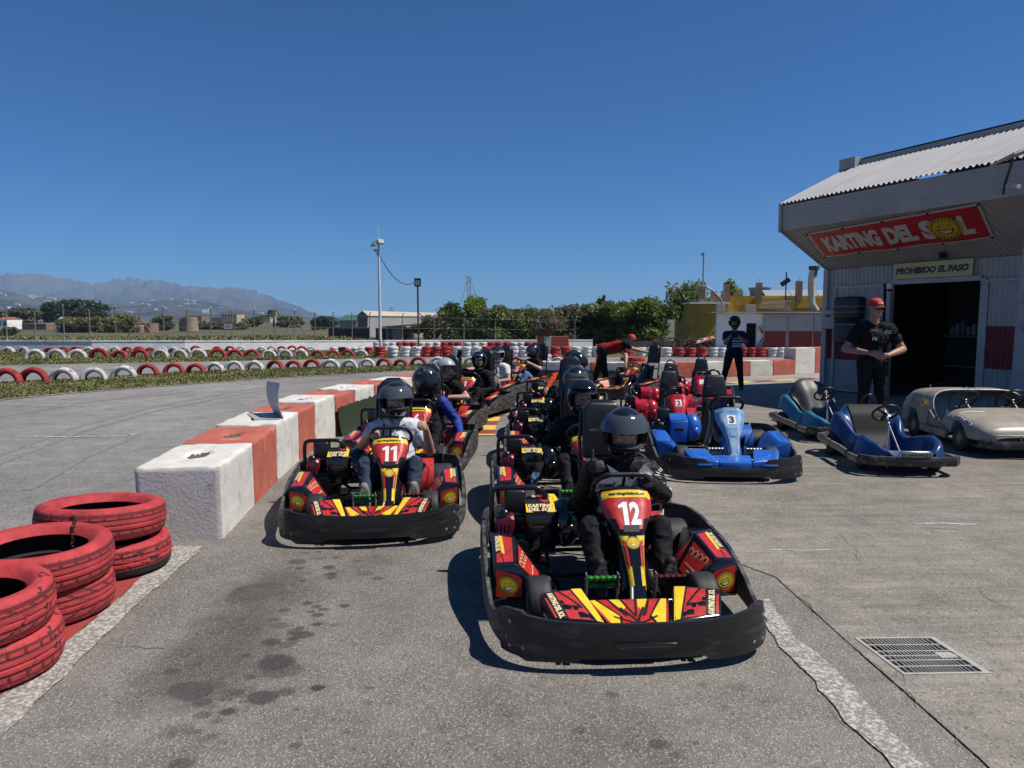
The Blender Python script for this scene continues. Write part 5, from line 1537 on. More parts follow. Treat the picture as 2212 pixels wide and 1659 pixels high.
dx0, dx1 = xs_(1612.5), xs_(1636)
MB().box((dx0 / 2 + 0.0, 0.1, zs(677) / 2), (dx0, 0.2, zs(677))).build('wall', 'render_white', ws)
MB().box(((dx1 + xs_(1815)) / 2, 0.1, zs(678) / 2), (xs_(1815) - dx1, 0.2, zs(678))).build('wall', 'render_white', ws)
MB().box(((dx0 + dx1) / 2, 0.1, (zs(677) + zs(698)) / 2), (dx1 - dx0, 0.2, zs(677) - zs(698))).build('lintel', 'render_white', ws)
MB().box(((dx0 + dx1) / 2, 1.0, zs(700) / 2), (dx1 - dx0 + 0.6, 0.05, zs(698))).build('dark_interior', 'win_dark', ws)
MB().box((xs_(1815) / 2 + 0.9, 4.2, 0.9), (xs_(1815) - 1.8, 0.2, 1.8)).build('rear_wall', 'render_white', ws)
m_ = MB(); nr = 150; x0, x1 = -0.35, xs_(1830)
for i in range(nr):
    xa, xb = x0 + (x1 - x0) * i / nr, x0 + (x1 - x0) * (i + 1) / nr; za = 0.025 * (1 if i % 2 else -1)
    m_.add([(xa, -0.35, zs(675) - za), (xb, -0.35, zs(675) + za), (xb + 1.1, 4.5, zs(675) + 0.03 + za), (xa + 1.1, 4.5, zs(675) + 0.03 - za)], [(0, 1, 2, 3)])
m_.build('roof', M('roof_fibre', (0.50, 0.47, 0.42), 0.85, var=0.15, vs=1), ws)
M('shutter_grey', (0.40, 0.40, 0.41), 0.6, var=0.1, vs=3); M('shutter_red', (0.24, 0.014, 0.02), 0.6, var=0.15, vs=3)
for i, (p0, p1, ribs) in enumerate(((1648, 1699, 'h'), (1701, 1756, 'h'), (1757.5, 1815, 'v'))):
    fr_ = MB().box(((xs_(p0) + xs_(p1)) / 2, -0.05, (zs(678) + zs(762)) / 2), (xs_(p1) - xs_(p0), 0.06, zs(678) - zs(762))).build('shutter', 'shutter_grey', ws)
    for (ya, yb_, mm, nn) in ((680, 715, 'shutter_grey', 10), (715, 750, 'shutter_red', 10), (750, 762, 'shutter_grey', 4)):
        m_ = MB()
        if ribs == 'h':
            for k in range(nn):
                z0_ = zs(ya) + (zs(yb_) - zs(ya)) * (k + 0.5) / nn
                m_.box(((xs_(p0) + xs_(p1)) / 2, -0.095, z0_), (xs_(p1) - xs_(p0) - 0.1, 0.03, abs(zs(yb_) - zs(ya)) / nn * 0.8), Matrix.Rotation(R(18), 3, 'X'))
        else:
            for k in range(12):
                x_ = xs_(p0) + (xs_(p1) - xs_(p0)) * (k + 0.5) / 12
                m_.box((x_, -0.095, (zs(ya) + zs(yb_)) / 2), ((xs_(p1) - xs_(p0)) / 12 * 0.75, 0.03, abs(zs(yb_) - zs(ya))))
        m_.build('slats', mm, fr_)
m_ = MB(); m_.box((xs_(1614.5) + 0.4, -0.02, zs(684)), (0.28, 0.02, 0.36), None, 0); m_.box((xs_(1614.5) + 0.34, -0.035, zs(684)), (0.05, 0.01, 0.2), None, 1); m_.box((xs_(1614.5) + 0.46, -0.035, zs(684)), (0.05, 0.01, 0.2), None, 1)
o = m_.build('toilet_sign', [M('sign_grey', (0.5, 0.48, 0.48), 0.5), M('sign_pale', (0.7, 0.65, 0.65), 0.5)]); o.location = sb + Vector((0.9 - 0.05, -0.0, 0)); T(o, 'small grey toilet sign with two figures on the white shed', 'sign')
m_ = MB(); rt_ = Matrix.Rotation(R(-35), 3, 'Y'); m_.box((0, 0, 0), (0.22, 0.02, 0.42), rt_, 0); m_.box((0, -0.013, 0), (0.05, 0.01, 0.26), rt_, 1); m_.prism([(-0.09, 0), (0.09, 0), (0, -0.12)], 0.008, Matrix.Translation((0, -0.013, 0)) @ rt_.to_4x4() @ Matrix.Translation((0, 0, -0.07)) @ Matrix.Rotation(R(90), 4, 'X'), 1)
o = m_.build('arrow_sign', [M('sign_yellow', (0.6, 0.45, 0.16), 0.5), 'print_black']); p = AT(1643.5, 712, D); o.location = (p.x, p.y - 0.04, p.z); T(o, 'tilted yellow arrow sign pointing at the dark doorway', 'sign')
for i, (x_, lab) in enumerate(((1556, 'grey concrete block weighing down the left end of the ribbed roof'), (1621, 'grey concrete block weighing down the middle of the ribbed roof'))):
    p = AT(x_, 671, D + 0.4); o = MB().rbox((0, 0, 0.16), (0.46, 0.3, 0.34), 0.02).build('concrete_block', 'render_grey'); o.location = (p.x, p.y, sb.z + zs(675) + 0.05); T(o, lab, 'block')
m_ = MB(); c0 = AT(1640, 672, D + 1.6); c1 = AT(1712, 668, D + 1.6)
P = []
for i in range(420):
    t = i / 420; c = c0.lerp(c1, t); a = t * 2 * math.pi * 26; P.append((c.x + 0.04 * math.cos(a), c.y + 0.22 * math.sin(a), sb.z + zs(675) + 0.38 + 0.25 * math.cos(a) * (0.6 + 0.5 * t)))
T(m_.tube(P, 0.006, 4).build('barbed_coil', 'galv'), 'coil of razor wire lying along the shed roof', 'wire')
for k, (x0, x1) in enumerate(((1647, 1661), (1650, 1664))):
    a, b_ = AT(x0 - 14 + 6 * k, 754, D - 0.1), AT(x1 - 2 + k, 713, D - 0.02)
    T(MB().tube([a, b_], 0.02, 6).build('leaning_pole', 'steel_black'), ['dark pole leaning on the white shed wall, the lower of two', 'dark pole leaning on the white shed wall, the upper of two'][k], 'pole')

# --- mountains
prof = [(-500, 640), (-200, 618), (0, 606.6), (15, 609), (34, 605), (51, 608), (80, 604), (102, 608), (123, 611), (143, 614.5), (155, 613.5), (178, 619), (186, 617), (208, 622), (232, 619), (253, 614.5), (297, 611), (321, 613.5), (342, 617), (372, 621), (403, 625), (430, 629.5), (454, 630.5), (471, 633),
        (478, 630.5), (502, 630), (533, 631.5), (550, 633), (564, 639), (588, 646.6), (615, 653), (632, 658), (649, 663), (666, 673), (683, 676.7), (690, 680), (760, 685), (900, 688), (4000, 690)]
prof2 = [(-500, 610), (0, 624), (27, 630.5), (68, 639), (113, 642.5), (143, 647), (200, 652), (235, 655), (280, 657), (320, 654), (350, 650), (385, 649), (420, 651), (455, 655), (490, 661), (520, 668), (560, 674), (610, 679), (680, 684), (760, 686), (900, 688), (4000, 690)]
pxs = np.array([p[0] for p in prof], float); pys = np.array([p[1] for p in prof])
p2x = np.array([p[0] for p in prof2], float); p2y = np.array([p[1] for p in prof2])
azp = np.linspace(-560, 1150, 420)
rads = np.concatenate([np.linspace(2200, 4200, 40), np.linspace(4300, 8200, 56)])
HV = []
for r_ in rads:
    for px in azp:
        tx = (px - W2 / 2) / F2
        x = tx * r_; y = r_
        e1_ = (HOR - np.interp(px, pxs, pys)) / F2 * 7400
        e2_ = (HOR - np.interp(px, p2x, p2y)) / F2 * 4000
        s1 = float(sstep(4300, 7400, r_)) * (1 - 0.5 * float(sstep(7500, 8200, r_)))
        s2 = float(sstep(2300, 4000, r_)) * (1 - float(sstep(4100, 5200, r_)))
        nz = noise.fractal(Vector((x * 0.0011, y * 0.0011, 0.3)), 0.9, 2.2, 7)
        rg = 1 - abs(noise.fractal(Vector((x * 0.0022, y * 0.0009, 4.0)), 0.85, 2.2, 7))
        h1 = e1_ * s1 * (1 + (rg - 0.72) * 1.25 * (1 - float(sstep(6300, 7400, r_)) * 0.82)) + nz * 14 * s1 * min(1, max(0, e1_ / 60))
        h2 = e2_ * s2 * (1 + (rg - 0.8) * 0.5 * (1 - float(sstep(3500, 4000, r_)) * 0.7)) + nz * 12 * s2 * min(1, max(0, e2_ / 40))
        HV.append((x, y, max(h1, h2, 0) - 6 + (8 if max(h1, h2) > 0 else 0) * 0 + 1.62))
nr_, nz_ = len(rads), len(azp)
idx = np.arange(nr_ * nz_).reshape(nr_, nz_)
Fm = np.stack([idx[:-1, :-1], idx[:-1, 1:], idx[1:, 1:], idx[1:, :-1]], -1).reshape(-1, 4)
HVa = np.array(HV)
mt = bpy.data.materials.new('mountain'); mt.use_nodes = True; MATS['mountain'] = mt
nt = mt.node_tree; bs_ = nt.nodes['Principled BSDF']; bs_.inputs['Roughness'].default_value = 1; bs_.inputs['Specular IOR Level'].default_value = 0
geo = nt.nodes.new('ShaderNodeNewGeometry')
nn = nt.nodes.new('ShaderNodeTexNoise'); nn.inputs['Scale'].default_value = 0.004; nn.inputs['Detail'].default_value = 9; nn.inputs['Roughness'].default_value = 0.7; nt.links.new(geo.outputs['Position'], nn.inputs['Vector'])
mr = nt.nodes.new('ShaderNodeMapRange'); mr.inputs[1].default_value = 0.42; mr.inputs[2].default_value = 0.58; nt.links.new(nn.outputs['Fac'], mr.inputs[0])
mx = nt.nodes.new('ShaderNodeMixRGB'); mx.inputs[1].default_value = (0.022, 0.028, 0.018, 1); mx.inputs[2].default_value = (0.085, 0.075, 0.062, 1); nt.links.new(mr.outputs[0], mx.inputs[0])
sx_ = nt.nodes.new('ShaderNodeSeparateXYZ'); nt.links.new(geo.outputs['Position'], sx_.inputs[0])
mr2 = nt.nodes.new('ShaderNodeMapRange'); mr2.inputs[1].default_value = 120; mr2.inputs[2].default_value = 330; nt.links.new(sx_.outputs['Z'], mr2.inputs[0])
mx2 = nt.nodes.new('ShaderNodeMixRGB'); mx2.inputs[2].default_value = (0.125, 0.115, 0.110, 1); nt.links.new(mx.outputs[0], mx2.inputs[1])
m3 = nt.nodes.new('ShaderNodeMath'); m3.operation = 'MULTIPLY'; m3.inputs[1].default_value = 0.6; nt.links.new(mr2.outputs[0], m3.inputs[0]); nt.links.new(m3.outputs[0], mx2.inputs[0])
nt.links.new(mx2.outputs[0], bs_.inputs['Base Color'])
K(npmesh('mountains', HVa, Fm, 'mountain', None, True), 'structure')
# white houses scattered over the lower slopes
hm = MB(); hm.box((0, 0, 3), (16, 12, 8)); hmesh = hm.mesh('house_wall', 'render_white')
hr = MB(); hr.add([(-8.5, -6.5, 7), (8.5, -6.5, 7), (8.5, 6.5, 7), (-8.5, 6.5, 7), (-8.5, 0, 10), (8.5, 0, 10)], [(0, 1, 5, 4), (2, 3, 4, 5), (0, 4, 3), (1, 2, 5)]); rmesh = hr.mesh('house_roof', 'roof_tan')
rr = random.Random(5)
for k in range(85):
    px = rr.uniform(-10, 620) if k > 22 else rr.uniform(-5, 190); i = min(len(azp) - 1, int((px - azp[0]) / (azp[1] - azp[0]))); j = rr.randint(10, 37) if k > 22 else rr.randint(26, 38)
    p = HVa[j * nz_ + i]
    if p[2] < 12: continue
    o = thing('hillside_house', p - np.array([0, 0, 2]), rr.uniform(-0.4, 0.4), 'small white house scattered on the far lower mountain slope', 'house', 'white houses on the far slope')
    s_ = rr.uniform(0.5, 1.0); o.scale = (s_ * rr.choice((1, 1, 1.8)), s_, s_)
    link('wall', hmesh, (0, 0, 0), parent=o); link('roof', rmesh, (0, 0, 0), parent=o)
# air
hz = MB(); hz.box((0, 4000, 208), (22000, 12400, 434)); ho = hz.build('haze', M('haze_tmp', (1, 1, 1)))
hmt = bpy.data.materials.new('haze'); hmt.use_nodes = True; nt = hmt.node_tree; nt.nodes.remove(nt.nodes['Principled BSDF'])
pv = nt.nodes.new('ShaderNodeVolumePrincipled'); pv.inputs['Color'].default_value = (0.42, 0.66, 1.0, 1); pv.inputs['Density'].default_value = 0.85 / 7400; pv.inputs['Anisotropy'].default_value = 0.0
nt.links.new(pv.outputs[0], nt.nodes['Material Output'].inputs['Volume'])
ho.data.materials.clear(); ho.data.materials.append(hmt)
T(K(ho, 'stuff'), 'thin blue haze over the distant mountains', 'haze')
# ================================================================ corrugated workshop
M('sheet_grey', (0.42, 0.395, 0.37), 0.55, rgb2=(0.33, 0.31, 0.29), vs=1.6, mix=(0.45, 0.75), var=0.08, metal=0.15)
M('sheet_red', (0.20, 0.012, 0.016), 0.55, rgb2=(0.15, 0.010, 0.013), vs=2, mix=(0.4, 0.7), var=0.12)
M('sheet_white', (0.38, 0.36, 0.345), 0.6, rgb2=(0.27, 0.25, 0.235), vs=2, mix=(0.5, 0.75), var=0.1)
M('roof_sheet', (0.27, 0.275, 0.285), 0.6, metal=0.05, rgb2=(0.19, 0.19, 0.20), vs=1.5, mix=(0.5, 0.8), var=0.08)
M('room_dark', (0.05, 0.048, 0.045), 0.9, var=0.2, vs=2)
WA = Vector((7.17, 16.25, float(zg(7.17, 16.25)))); WU = Vector((0.41, -0.912, 0)); WU.normalize(); WN = Vector((WU.y, -WU.x, 0))   # WN faces the lane
shop = thing('workshop', WA, math.atan2(WU.y, WU.x), 'grey corrugated kart workshop with red band, wide eaves and open door', 'building')
SM = Matrix.Translation(WA) @ rot_z(math.atan2(WU.y, WU.x)); SMI = SM.inverted()
ZT, ZF0, ZF1, ZR, EV, RB, LEN = 2.73, 3.54, 4.07, 4.97, 1.43, 0.47, 9.5


def ray_plane(px, py, p, nrm):
    d = ray(px, py); t = (Vector(p) - Vector((0, 0, CAMZ))).dot(nrm) / d.dot(nrm)
    return SMI @ (Vector((0, 0, CAMZ)) + d * t)


def corr(m_, O, U, V, lu, lv, pitch, amp, mi=0, bands=None):
    """corrugated sheet: ridges run along V, waves along U; bands = [(v0, v1, slot)]"""
    O, U, V = Vector(O), Vector(U).normalized(), Vector(V).normalized(); N = U.cross(V)
    xs = []; n = int(round(lu / pitch)); p_ = lu / max(1, n)
    for i in range(n): xs += [(i * p_, 0), (i * p_ + p_ * 0.30, 0), (i * p_ + p_ * 0.5, 1), (i * p_ + p_ * 0.80, 1)]
    xs.append((lu, 0))
    for (v0, v1, sl_) in (bands or [(0, lv, mi)]):
        vs = []
        for (a, h) in xs: vs += [O + U * a + V * v0 + N * (amp * h), O + U * a + V * v1 + N * (amp * h)]
        m_.add(vs, [(2 * i, 2 * i + 2, 2 * i + 3, 2 * i + 1) for i in range(len(xs) - 1)], None, sl_)


X3, Z3v = Vector((1, 0, 0)), Vector((0, 0, 1))
B3 = [(0.0, 0.73, 2), (0.73, 1.50, 1), (1.50, 2.35, 0)]
MS = ['sheet_grey', 'sheet_red', 'sheet_white']
for (t0, t1, y_) in ((0, 0.42, 0), (1.50, 1.60, 0), (3.54, 4.6, 0), (4.6, 5.7, 0), (5.7, 6.8, 0), (6.8, 7.9, 0), (7.9, LEN, 0)):
    m_ = MB(); corr(m_, (t0, y_, 0), X3, Z3v, t1 - t0, 2.35, 0.10, 0.022, 0, B3); m_.build('wall_sheet', MS, shop)
for i in range(9):
    t0 = LEN * i / 9; m_ = MB(); corr(m_, (t0, 0, 2.35), X3, Z3v, LEN / 9, ZT - 2.35, 0.10, 0.022); m_.build('wall_sheet', 'sheet_grey', shop)
# door leaf standing open to the left and the leaf right of the opening
for (t0, t1, nm) in ((0.30, 1.48, 'door_leaf'), (3.62, 4.85, 'door_leaf')):
    m_ = MB(); corr(m_, (t0, -0.07, 0.06), X3, Z3v, t1 - t0, 2.24, 0.085, 0.018, 0, [(0, 0.67, 2), (0.67, 1.44, 1), (1.44, 2.24, 0)]); dl = m_.build(nm, MS, shop)
    m_ = MB()
    for x_ in (t0, t1): m_.box((x_, -0.085, 1.18), (0.05, 0.05, 2.30))
    for z_ in (0.06, 2.32): m_.box(((t0 + t1) / 2, -0.087, z_), (t1 - t0 - 0.05, 0.05, 0.05))
    m_.build('leaf_frame', 'sheet_grey', dl)
    MB().box(((t0 + t1) / 2, -0.087, 1.08), (t1 - t0 - 0.05, 0.04, 0.045)).build('leaf_rail', 'sheet_red', dl)
m_ = MB(); m_.box((1.62, -0.03, 1.18), (0.09, 0.12, 2.36)); m_.box((3.54, -0.03, 1.18), (0.09, 0.12, 2.36)); m_.box((2.58, -0.03, 2.37), (1.83, 0.12, 0.09)); m_.build('door_frame', 'sheet_grey', shop)
m_ = MB(); m_.box((0.0, -0.035, ZT / 2), (0.12, 0.10, ZT)); m_.build('corner_post', 'sheet_grey', shop)
for i in range(9):
    t0 = LEN * i / 9; sv = Vector((0, EV, ZT - ZF0)); m_ = MB()
    corr(m_, (t0, -EV, ZF0), X3, sv, LEN / 9, sv.length, 0.11, 0.02); m_.build('soffit_sheet', 'sheet_grey', shop)
for i in range(3):
    t0 = LEN * i / 3; m_ = MB(); corr(m_, (t0, -EV, ZF0), Z3v, -X3, ZF1 - ZF0, LEN / 3, 0.066, 0.012)
    for k in range(len(m_.v)): m_.v[k] = (m_.v[k][0] + LEN / 3 + t0 - t0, m_.v[k][1], m_.v[k][2])
    m_.build('fascia_sheet', 'sheet_grey', shop)
for i in range(9):
    t0 = LEN * i / 9; rv = Vector((0, EV + RB, ZR - ZF1)); m_ = MB()
    corr(m_, (t0, -EV - 0.05, ZF1 + 0.02 + 0.004 * (i % 2)), X3, rv, LEN / 9 + 0.03, rv.length + 0.04, 0.105, 0.035); m_.build('roof_sheet', 'roof_sheet', shop)
m_ = MB(); m_.box((LEN / 2 + 0.1, RB + 0.1, ZR + 0.07), (LEN - 0.2, 0.2, 0.20)); m_.build('parapet', 'sheet_grey', shop)
m_ = MB(); m_.box((0.12, RB + 0.0, ZR + 0.08), (0.42, 0.35, 0.30)); m_.build('ridge_box', 'sheet_white', shop)
m_ = MB(); pts = [(-EV - 0.02, ZF0 - 0.02), (0, ZT), (6.0, ZT), (6.0, 4.97), (RB, ZR), (-EV - 0.02, ZF1 + 0.02)]
m_.add([(-0.01, y, z) for y, z in pts], [(0, 1, 2, 3, 4, 5)]); m_.build('end_panel', 'sheet_grey', shop)
m_ = MB(); m_.box((-0.03, -EV - 0.02, (ZF0 + ZF1) / 2), (0.07, 0.07, ZF1 - ZF0 + 0.08)); m_.tube([(-0.03, -EV - 0.02, ZF0), (-0.03, 0, ZT)], 0.035, 4); m_.tube([(-0.02, -EV - .02, ZF1 + 0.03), (-0.02, RB, ZR + 0.03)], 0.03, 4); m_.build('edge_trim', 'sheet_grey', shop)
# closed dark room
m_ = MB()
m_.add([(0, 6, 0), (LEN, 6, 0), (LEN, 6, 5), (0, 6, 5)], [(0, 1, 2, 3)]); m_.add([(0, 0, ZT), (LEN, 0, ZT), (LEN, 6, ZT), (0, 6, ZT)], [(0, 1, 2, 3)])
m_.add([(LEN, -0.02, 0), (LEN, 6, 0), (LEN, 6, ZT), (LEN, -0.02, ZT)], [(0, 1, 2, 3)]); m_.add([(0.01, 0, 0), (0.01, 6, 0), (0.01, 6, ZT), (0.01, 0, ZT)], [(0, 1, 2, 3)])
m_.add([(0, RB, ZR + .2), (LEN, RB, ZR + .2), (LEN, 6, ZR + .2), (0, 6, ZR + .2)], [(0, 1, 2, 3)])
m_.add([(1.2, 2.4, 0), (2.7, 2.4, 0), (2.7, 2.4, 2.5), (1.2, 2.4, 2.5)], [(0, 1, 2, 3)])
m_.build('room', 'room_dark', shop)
sf = thing('tool_shelf', SM @ Vector((2.05, 2.1, 0)), shop.rotation_euler.z, 'cluttered dark tool shelf inside the workshop doorway', 'shelf')
for z_ in (0.6, 1.25): MB().box((0, 0, z_), (1.2, 0.35, 0.04)).build('board', 'steel_worn', sf)
for k in range(9): MB().rbox((-0.5 + 0.12 * k, 0, 1.37 + 0.03 * (k % 3)), (0.08, 0.1, 0.18 + 0.06 * (k % 3)), 0.01).build('canister', ['plate_grey', 'sheet_white', 'steel_worn'][k % 3], sf)

# banner on the sloping soffit
sp_n = Vector((0, (ZF0 - ZT), EV)).normalized()
spw = (SM.to_3x3() @ sp_n)
c4 = [ray_plane(x, y, SM @ Vector((0, 0, ZT)), spw) for x, y in ((1782, 553), (2148, 510.6), (2116, 435.6), (1744, 502))]
v0 = sum((p for p in c4), Vector()) / 4
bn = thing('banner', SM @ v0, shop.rotation_euler.z, 'red banner lettered KARTING DEL SOL with smiling sun under the eaves', 'banner')
tl = [p - v0 for p in c4]
sv = Vector((0, -EV, ZF0 - ZT)).normalized()


def bq(a, b, off=0.03):
    p = tl[0].lerp(tl[1], a).lerp(tl[3].lerp(tl[2], a), b)
    return p - sp_n * (off + 0.012 * math.sin(a * 17) * (1 - b))


m_ = MB(); m_.grid(lambda a, b: tuple(bq(a, b)), 40, 8, 0); m_.grid(lambda a, b: tuple(bq(0.012 + a * 0.976, 0.05 + b * 0.90, 0.036)), 40, 8, 1)
m_.build('cloth', [M('banner_white', (0.55, 0.53, 0.50), 0.6), M('banner_red', (0.50, 0.02, 0.022), 0.55, var=0.08, vs=3)], bn)
fnb = lambda a, b: tuple(bq(a, b, 0.041))
m_ = MB()
put_text(m_, 'KARTING', fnb, (0.252, 0.49), 0.365, 0.06, mi=0, height=0.58); put_text(m_, 'DEL', fnb, (0.557, 0.49), 0.175, 0.06, mi=0, height=0.56); put_text(m_, 'S', fnb, (0.710, 0.49), 0.075, 0.06, mi=0, height=0.60); put_text(m_, 'L', fnb, (0.905, 0.49), 0.062, 0.06, mi=0, height=0.56)
bw = (tl[1] - tl[0]).length; bh = (tl[3] - tl[0]).length
m_.build('lettering', M('banner_letter', (0.62, 0.60, 0.54), 0.6), bn)
m_ = MB(); fs_ = lambda a, b: tuple(bq(0.80 + a / bw, 0.48 + b / bh, 0.043))
def rev(fn): return lambda a, b: fn(a, b)
sun_face(m_, fs_, (0, 0), bh * 0.37, (0, 1, 2)); m_.build('sun_emblem', [M('sun_yellow', (0.62, 0.44, 0.03), 0.5), 'print_black', 'print_cream'], bn)
for a in (0.004, 0.25, 0.5, 0.75, 0.996):
    for b in (0.02, 0.98): m_ = MB(); m_.ball(bq(a, b, 0.05), 0.022, 8); m_.build('eyelet', 'steel_black', bn)

# PROHIBIDO EL PASO
wn3 = SM.to_3x3() @ Vector((0, -1, 0))
c4 = [ray_plane(x, y, SM @ Vector((0, -0.10, 0)), wn3) for x, y in ((1930.5, 604), (2102, 594.6), (2102, 556), (1930.5, 572))]
x0, x1 = (c4[0].x + c4[3].x) / 2, (c4[1].x + c4[2].x) / 2; z0, z1 = (c4[0].z + c4[1].z) / 2, (c4[2].z + c4[3].z) / 2
sn = thing('warning_sign', SM @ Vector(((x0 + x1) / 2, -0.10, (z0 + z1) / 2)), shop.rotation_euler.z, 'yellow sign reading PROHIBIDO EL PASO above the workshop door', 'sign')
w_, h_ = x1 - x0, z1 - z0
MB().box((0, 0, 0), (w_, 0.03, h_), Matrix.Rotation(R(0), 3, 'Z')).build('board', M('sign_cream', (0.56, 0.46, 0.20), 0.5, var=0.06, vs=3), sn)
m_ = MB(); put_text(m_, 'PROHIBIDO EL PASO', lambda a, b: (a, -0.018, b), (0, 0), w_ * 0.92, 0.06, shear=0.15, height=h_ * 0.42); m_.build('lettering', 'print_black', sn)

# black covered boxes held on wire racks
bx = [((1801, 1857), (641, 690)), ((1800, 1852), (692, 744)), ((1853, 1900), (692, 744))]
bl = ['black padded kart seat box on the upper wire rack of the workshop wall', 'black padded kart seat box on the lower rack nearest the building corner', 'black padded kart seat box on the lower rack beside the door']
for i, ((xa, xb), (ya, yb_)) in enumerate(bx):
    p0_ = ray_plane(xa, (ya + yb_) / 2, SM @ Vector((0, -0.32, 0)), wn3); p1_ = ray_plane(xb, (ya + yb_) / 2, SM @ Vector((0, -0.32, 0)), wn3)
    za = ray_plane((xa + xb) / 2, yb_, SM @ Vector((0, -0.32, 0)), wn3).z; zb = ray_plane((xa + xb) / 2, ya, SM @ Vector((0, -0.32, 0)), wn3).z
    t = thing('storage_box', SM @ Vector(((p0_.x + p1_.x) / 2, -0.24, za)), shop.rotation_euler.z, bl[i], 'box')
    MB().rbox((0, 0, (zb - za) / 2), (p1_.x - p0_.x - 0.02, 0.26, zb - za), 0.06, 3).build('cover', 'black_vinyl', t, smooth=50)
    m_ = MB()
    for zz in (0.30, 0.55) if i == 0 else (0.8,):
        ww = (p1_.x - p0_.x) / 2 + 0.06; z_ = (zb - za) * zz
        m_.tube([(-ww, 0.16, z_), (-ww, -0.16, z_ + 0.01), (ww, -0.16, z_ + 0.01), (ww, 0.16, z_)], 0.009, 6)
    m_.build('rack_rail', 'steel', t)
p_ = ray_plane(1793, 690, SM @ Vector((0, -0.12, 0)), wn3)
t = thing('meter_box', SM @ Vector((p_.x, -0.10, p_.z)), shop.rotation_euler.z, 'pale grey electric meter box on the workshop corner', 'box')
MB().rbox((0, 0, 0), (0.34, 0.16, 0.42), 0.015).build('case', 'sheet_grey', t); MB().box((0.0, -0.083, 0.08), (0.14, 0.01, 0.05)).build('window', 'print_black', t)
p_ = ray_plane(1921, 622, SM @ Vector((0, -0.15, 0)), wn3)
t = thing('security_camera', SM @ Vector((p_.x, -0.14, p_.z)), 0, 'small white dome camera at the top corner of the workshop door', 'camera')
m_ = MB(); m_.lathe([(0.0, 0.09), (0.055, 0.09), (0.06, 0.0), (0.055, -0.02), (0, -0.02)], 14); m_.build('housing', 'print_white', t, 50); m_ = MB(); m_.ball((0, 0, -0.03), 0.047, 12); m_.build('dome', 'black_gloss', t, 60)
p_ = ray_plane(2043, 551, SM @ Vector((0, -0.2, 0)), wn3)
t = thing('flood_lamp', SM @ Vector((p_.x, -0.28, p_.z)), shop.rotation_euler.z, 'small black floodlight hanging under the soffit above the yellow sign', 'lamp')
MB().rbox((0, 0, 0), (0.14, 0.06, 0.11), 0.01, 2, Matrix.Rotation(R(30), 3, 'X')).build('head', 'steel_black', t); MB().tube([(0, 0.02, 0), (0, 0.2, 0.12)], 0.01, 6).build('bracket', 'steel_black', t)
p_ = AT(2188, 345, 9.6); t = thing('solar_lamp', p_, 0.2, 'tilted white solar panel with lamp on an arm at the eaves', 'lamp')
MB().box((0.12, 0, 0.10), (0.62, 0.40, 0.03), Matrix.Rotation(R(-20), 3, 'Y') @ Matrix.Rotation(R(-12), 3, 'X')).build('panel', 'sheet_white', t)
MB().tube([(0, 0, 0.02), (0.01, 0.05, -0.12), (0, 0.10, -0.30), (0.5, 0.6, -0.32)], 0.018, 8).build('arm', 'steel_black', t)
MB().rbox((0.05, 0.02, -0.34), (0.16, 0.09, 0.06), 0.01, 2, Matrix.Rotation(R(10), 3, 'Y')).build('lamp_head', 'sheet_white', t)
# concrete pole with high voltage notices at the picture's right edge
pp_ = AT(2213, 900, 10.6); pp_.z = float(zg(pp_.x, pp_.y))
t = thing('utility_pole', pp_, 0, 'grey concrete pole with yellow high voltage notice beside the workshop', 'pole')
MB().tube([(0, 0, 0), (0, 0, 2), (0.05, 0, 4.0)], [0.20, 0.18, 0.14], 20).build('shaft', M('pole_grey', (0.36, 0.36, 0.37), 0.85, rgb2=(0.22, 0.21, 0.21), vs=4, mix=(0.5, 0.7), bump=0.4, bs=20), t, smooth=60)
hz_ = AT(2205, 697, 10.4).z - pp_.z
m_ = MB(); fn_ = lambda a, b: (-0.035 + 0.19 * math.sin(a / 0.19) , -0.197 * math.cos(a / 0.19), hz_ + b)
m_.grid(lambda a, b: fn_(-0.15 + 0.3 * a, -0.17 + 0.34 * b), 8, 2, 0)
m_.poly([(-0.10, 0.0), (0.10, 0.0), (0, 0.15)], lift(fn_, 0.002), 1); m_.poly([(-0.08, 0.012), (0.08, 0.012), (0, 0.13)], lift(fn_, 0.004), 0); m_.poly([(0.012, 0.10), (-0.022, 0.055), (0.0, 0.055), (-0.012, 0.02), (0.022, 0.065), (0, 0.065)], lift(fn_, 0.006), 1)
put_text(m_, 'RIESGO', fn_ if False else lift(fn_, 0.003), (0, -0.055), 0.24, 0.02, mi=1); put_text(m_, 'ELECTRICO', lift(fn_, 0.003), (0, -0.115), 0.26, 0.02, mi=1)
m_.build('notice', [M('sign_pale_yellow', (0.62, 0.52, 0.22), 0.5), 'print_black'], t)
for k, zz in enumerate((0.95, 1.35)):
    m_ = MB(); fn2 = (lambda zz: lambda a, b: (-0.03 + 0.193 * math.sin(a / 0.19), -0.198 * math.cos(a / 0.19), zz + b))(zz)
    m_.grid(lambda a, b: fn2(-0.12 + 0.15 * a, -0.09 + 0.18 * b), 5, 2, 0); m_.build('paper_notice', 'banner_white', t)
br = SM @ Vector((4.35, -0.12, 0)); m_ = MB(); m_.tube([(0, 0, 0.02), (-0.03, 0.05, 1.25)], 0.016, 6); m_.rbox((0, 0, 0.05), (0.30, 0.06, 0.08), 0.01); o = m_.build('broom', 'steel_black'); o.location = br; T(o, 'dark broom leaning against the red and white wall', 'broom')
# ================================================================ karts  (local frame: front = -Y, engine on -X)
SX = 0.11                                     # seat and steering sit a little off centre


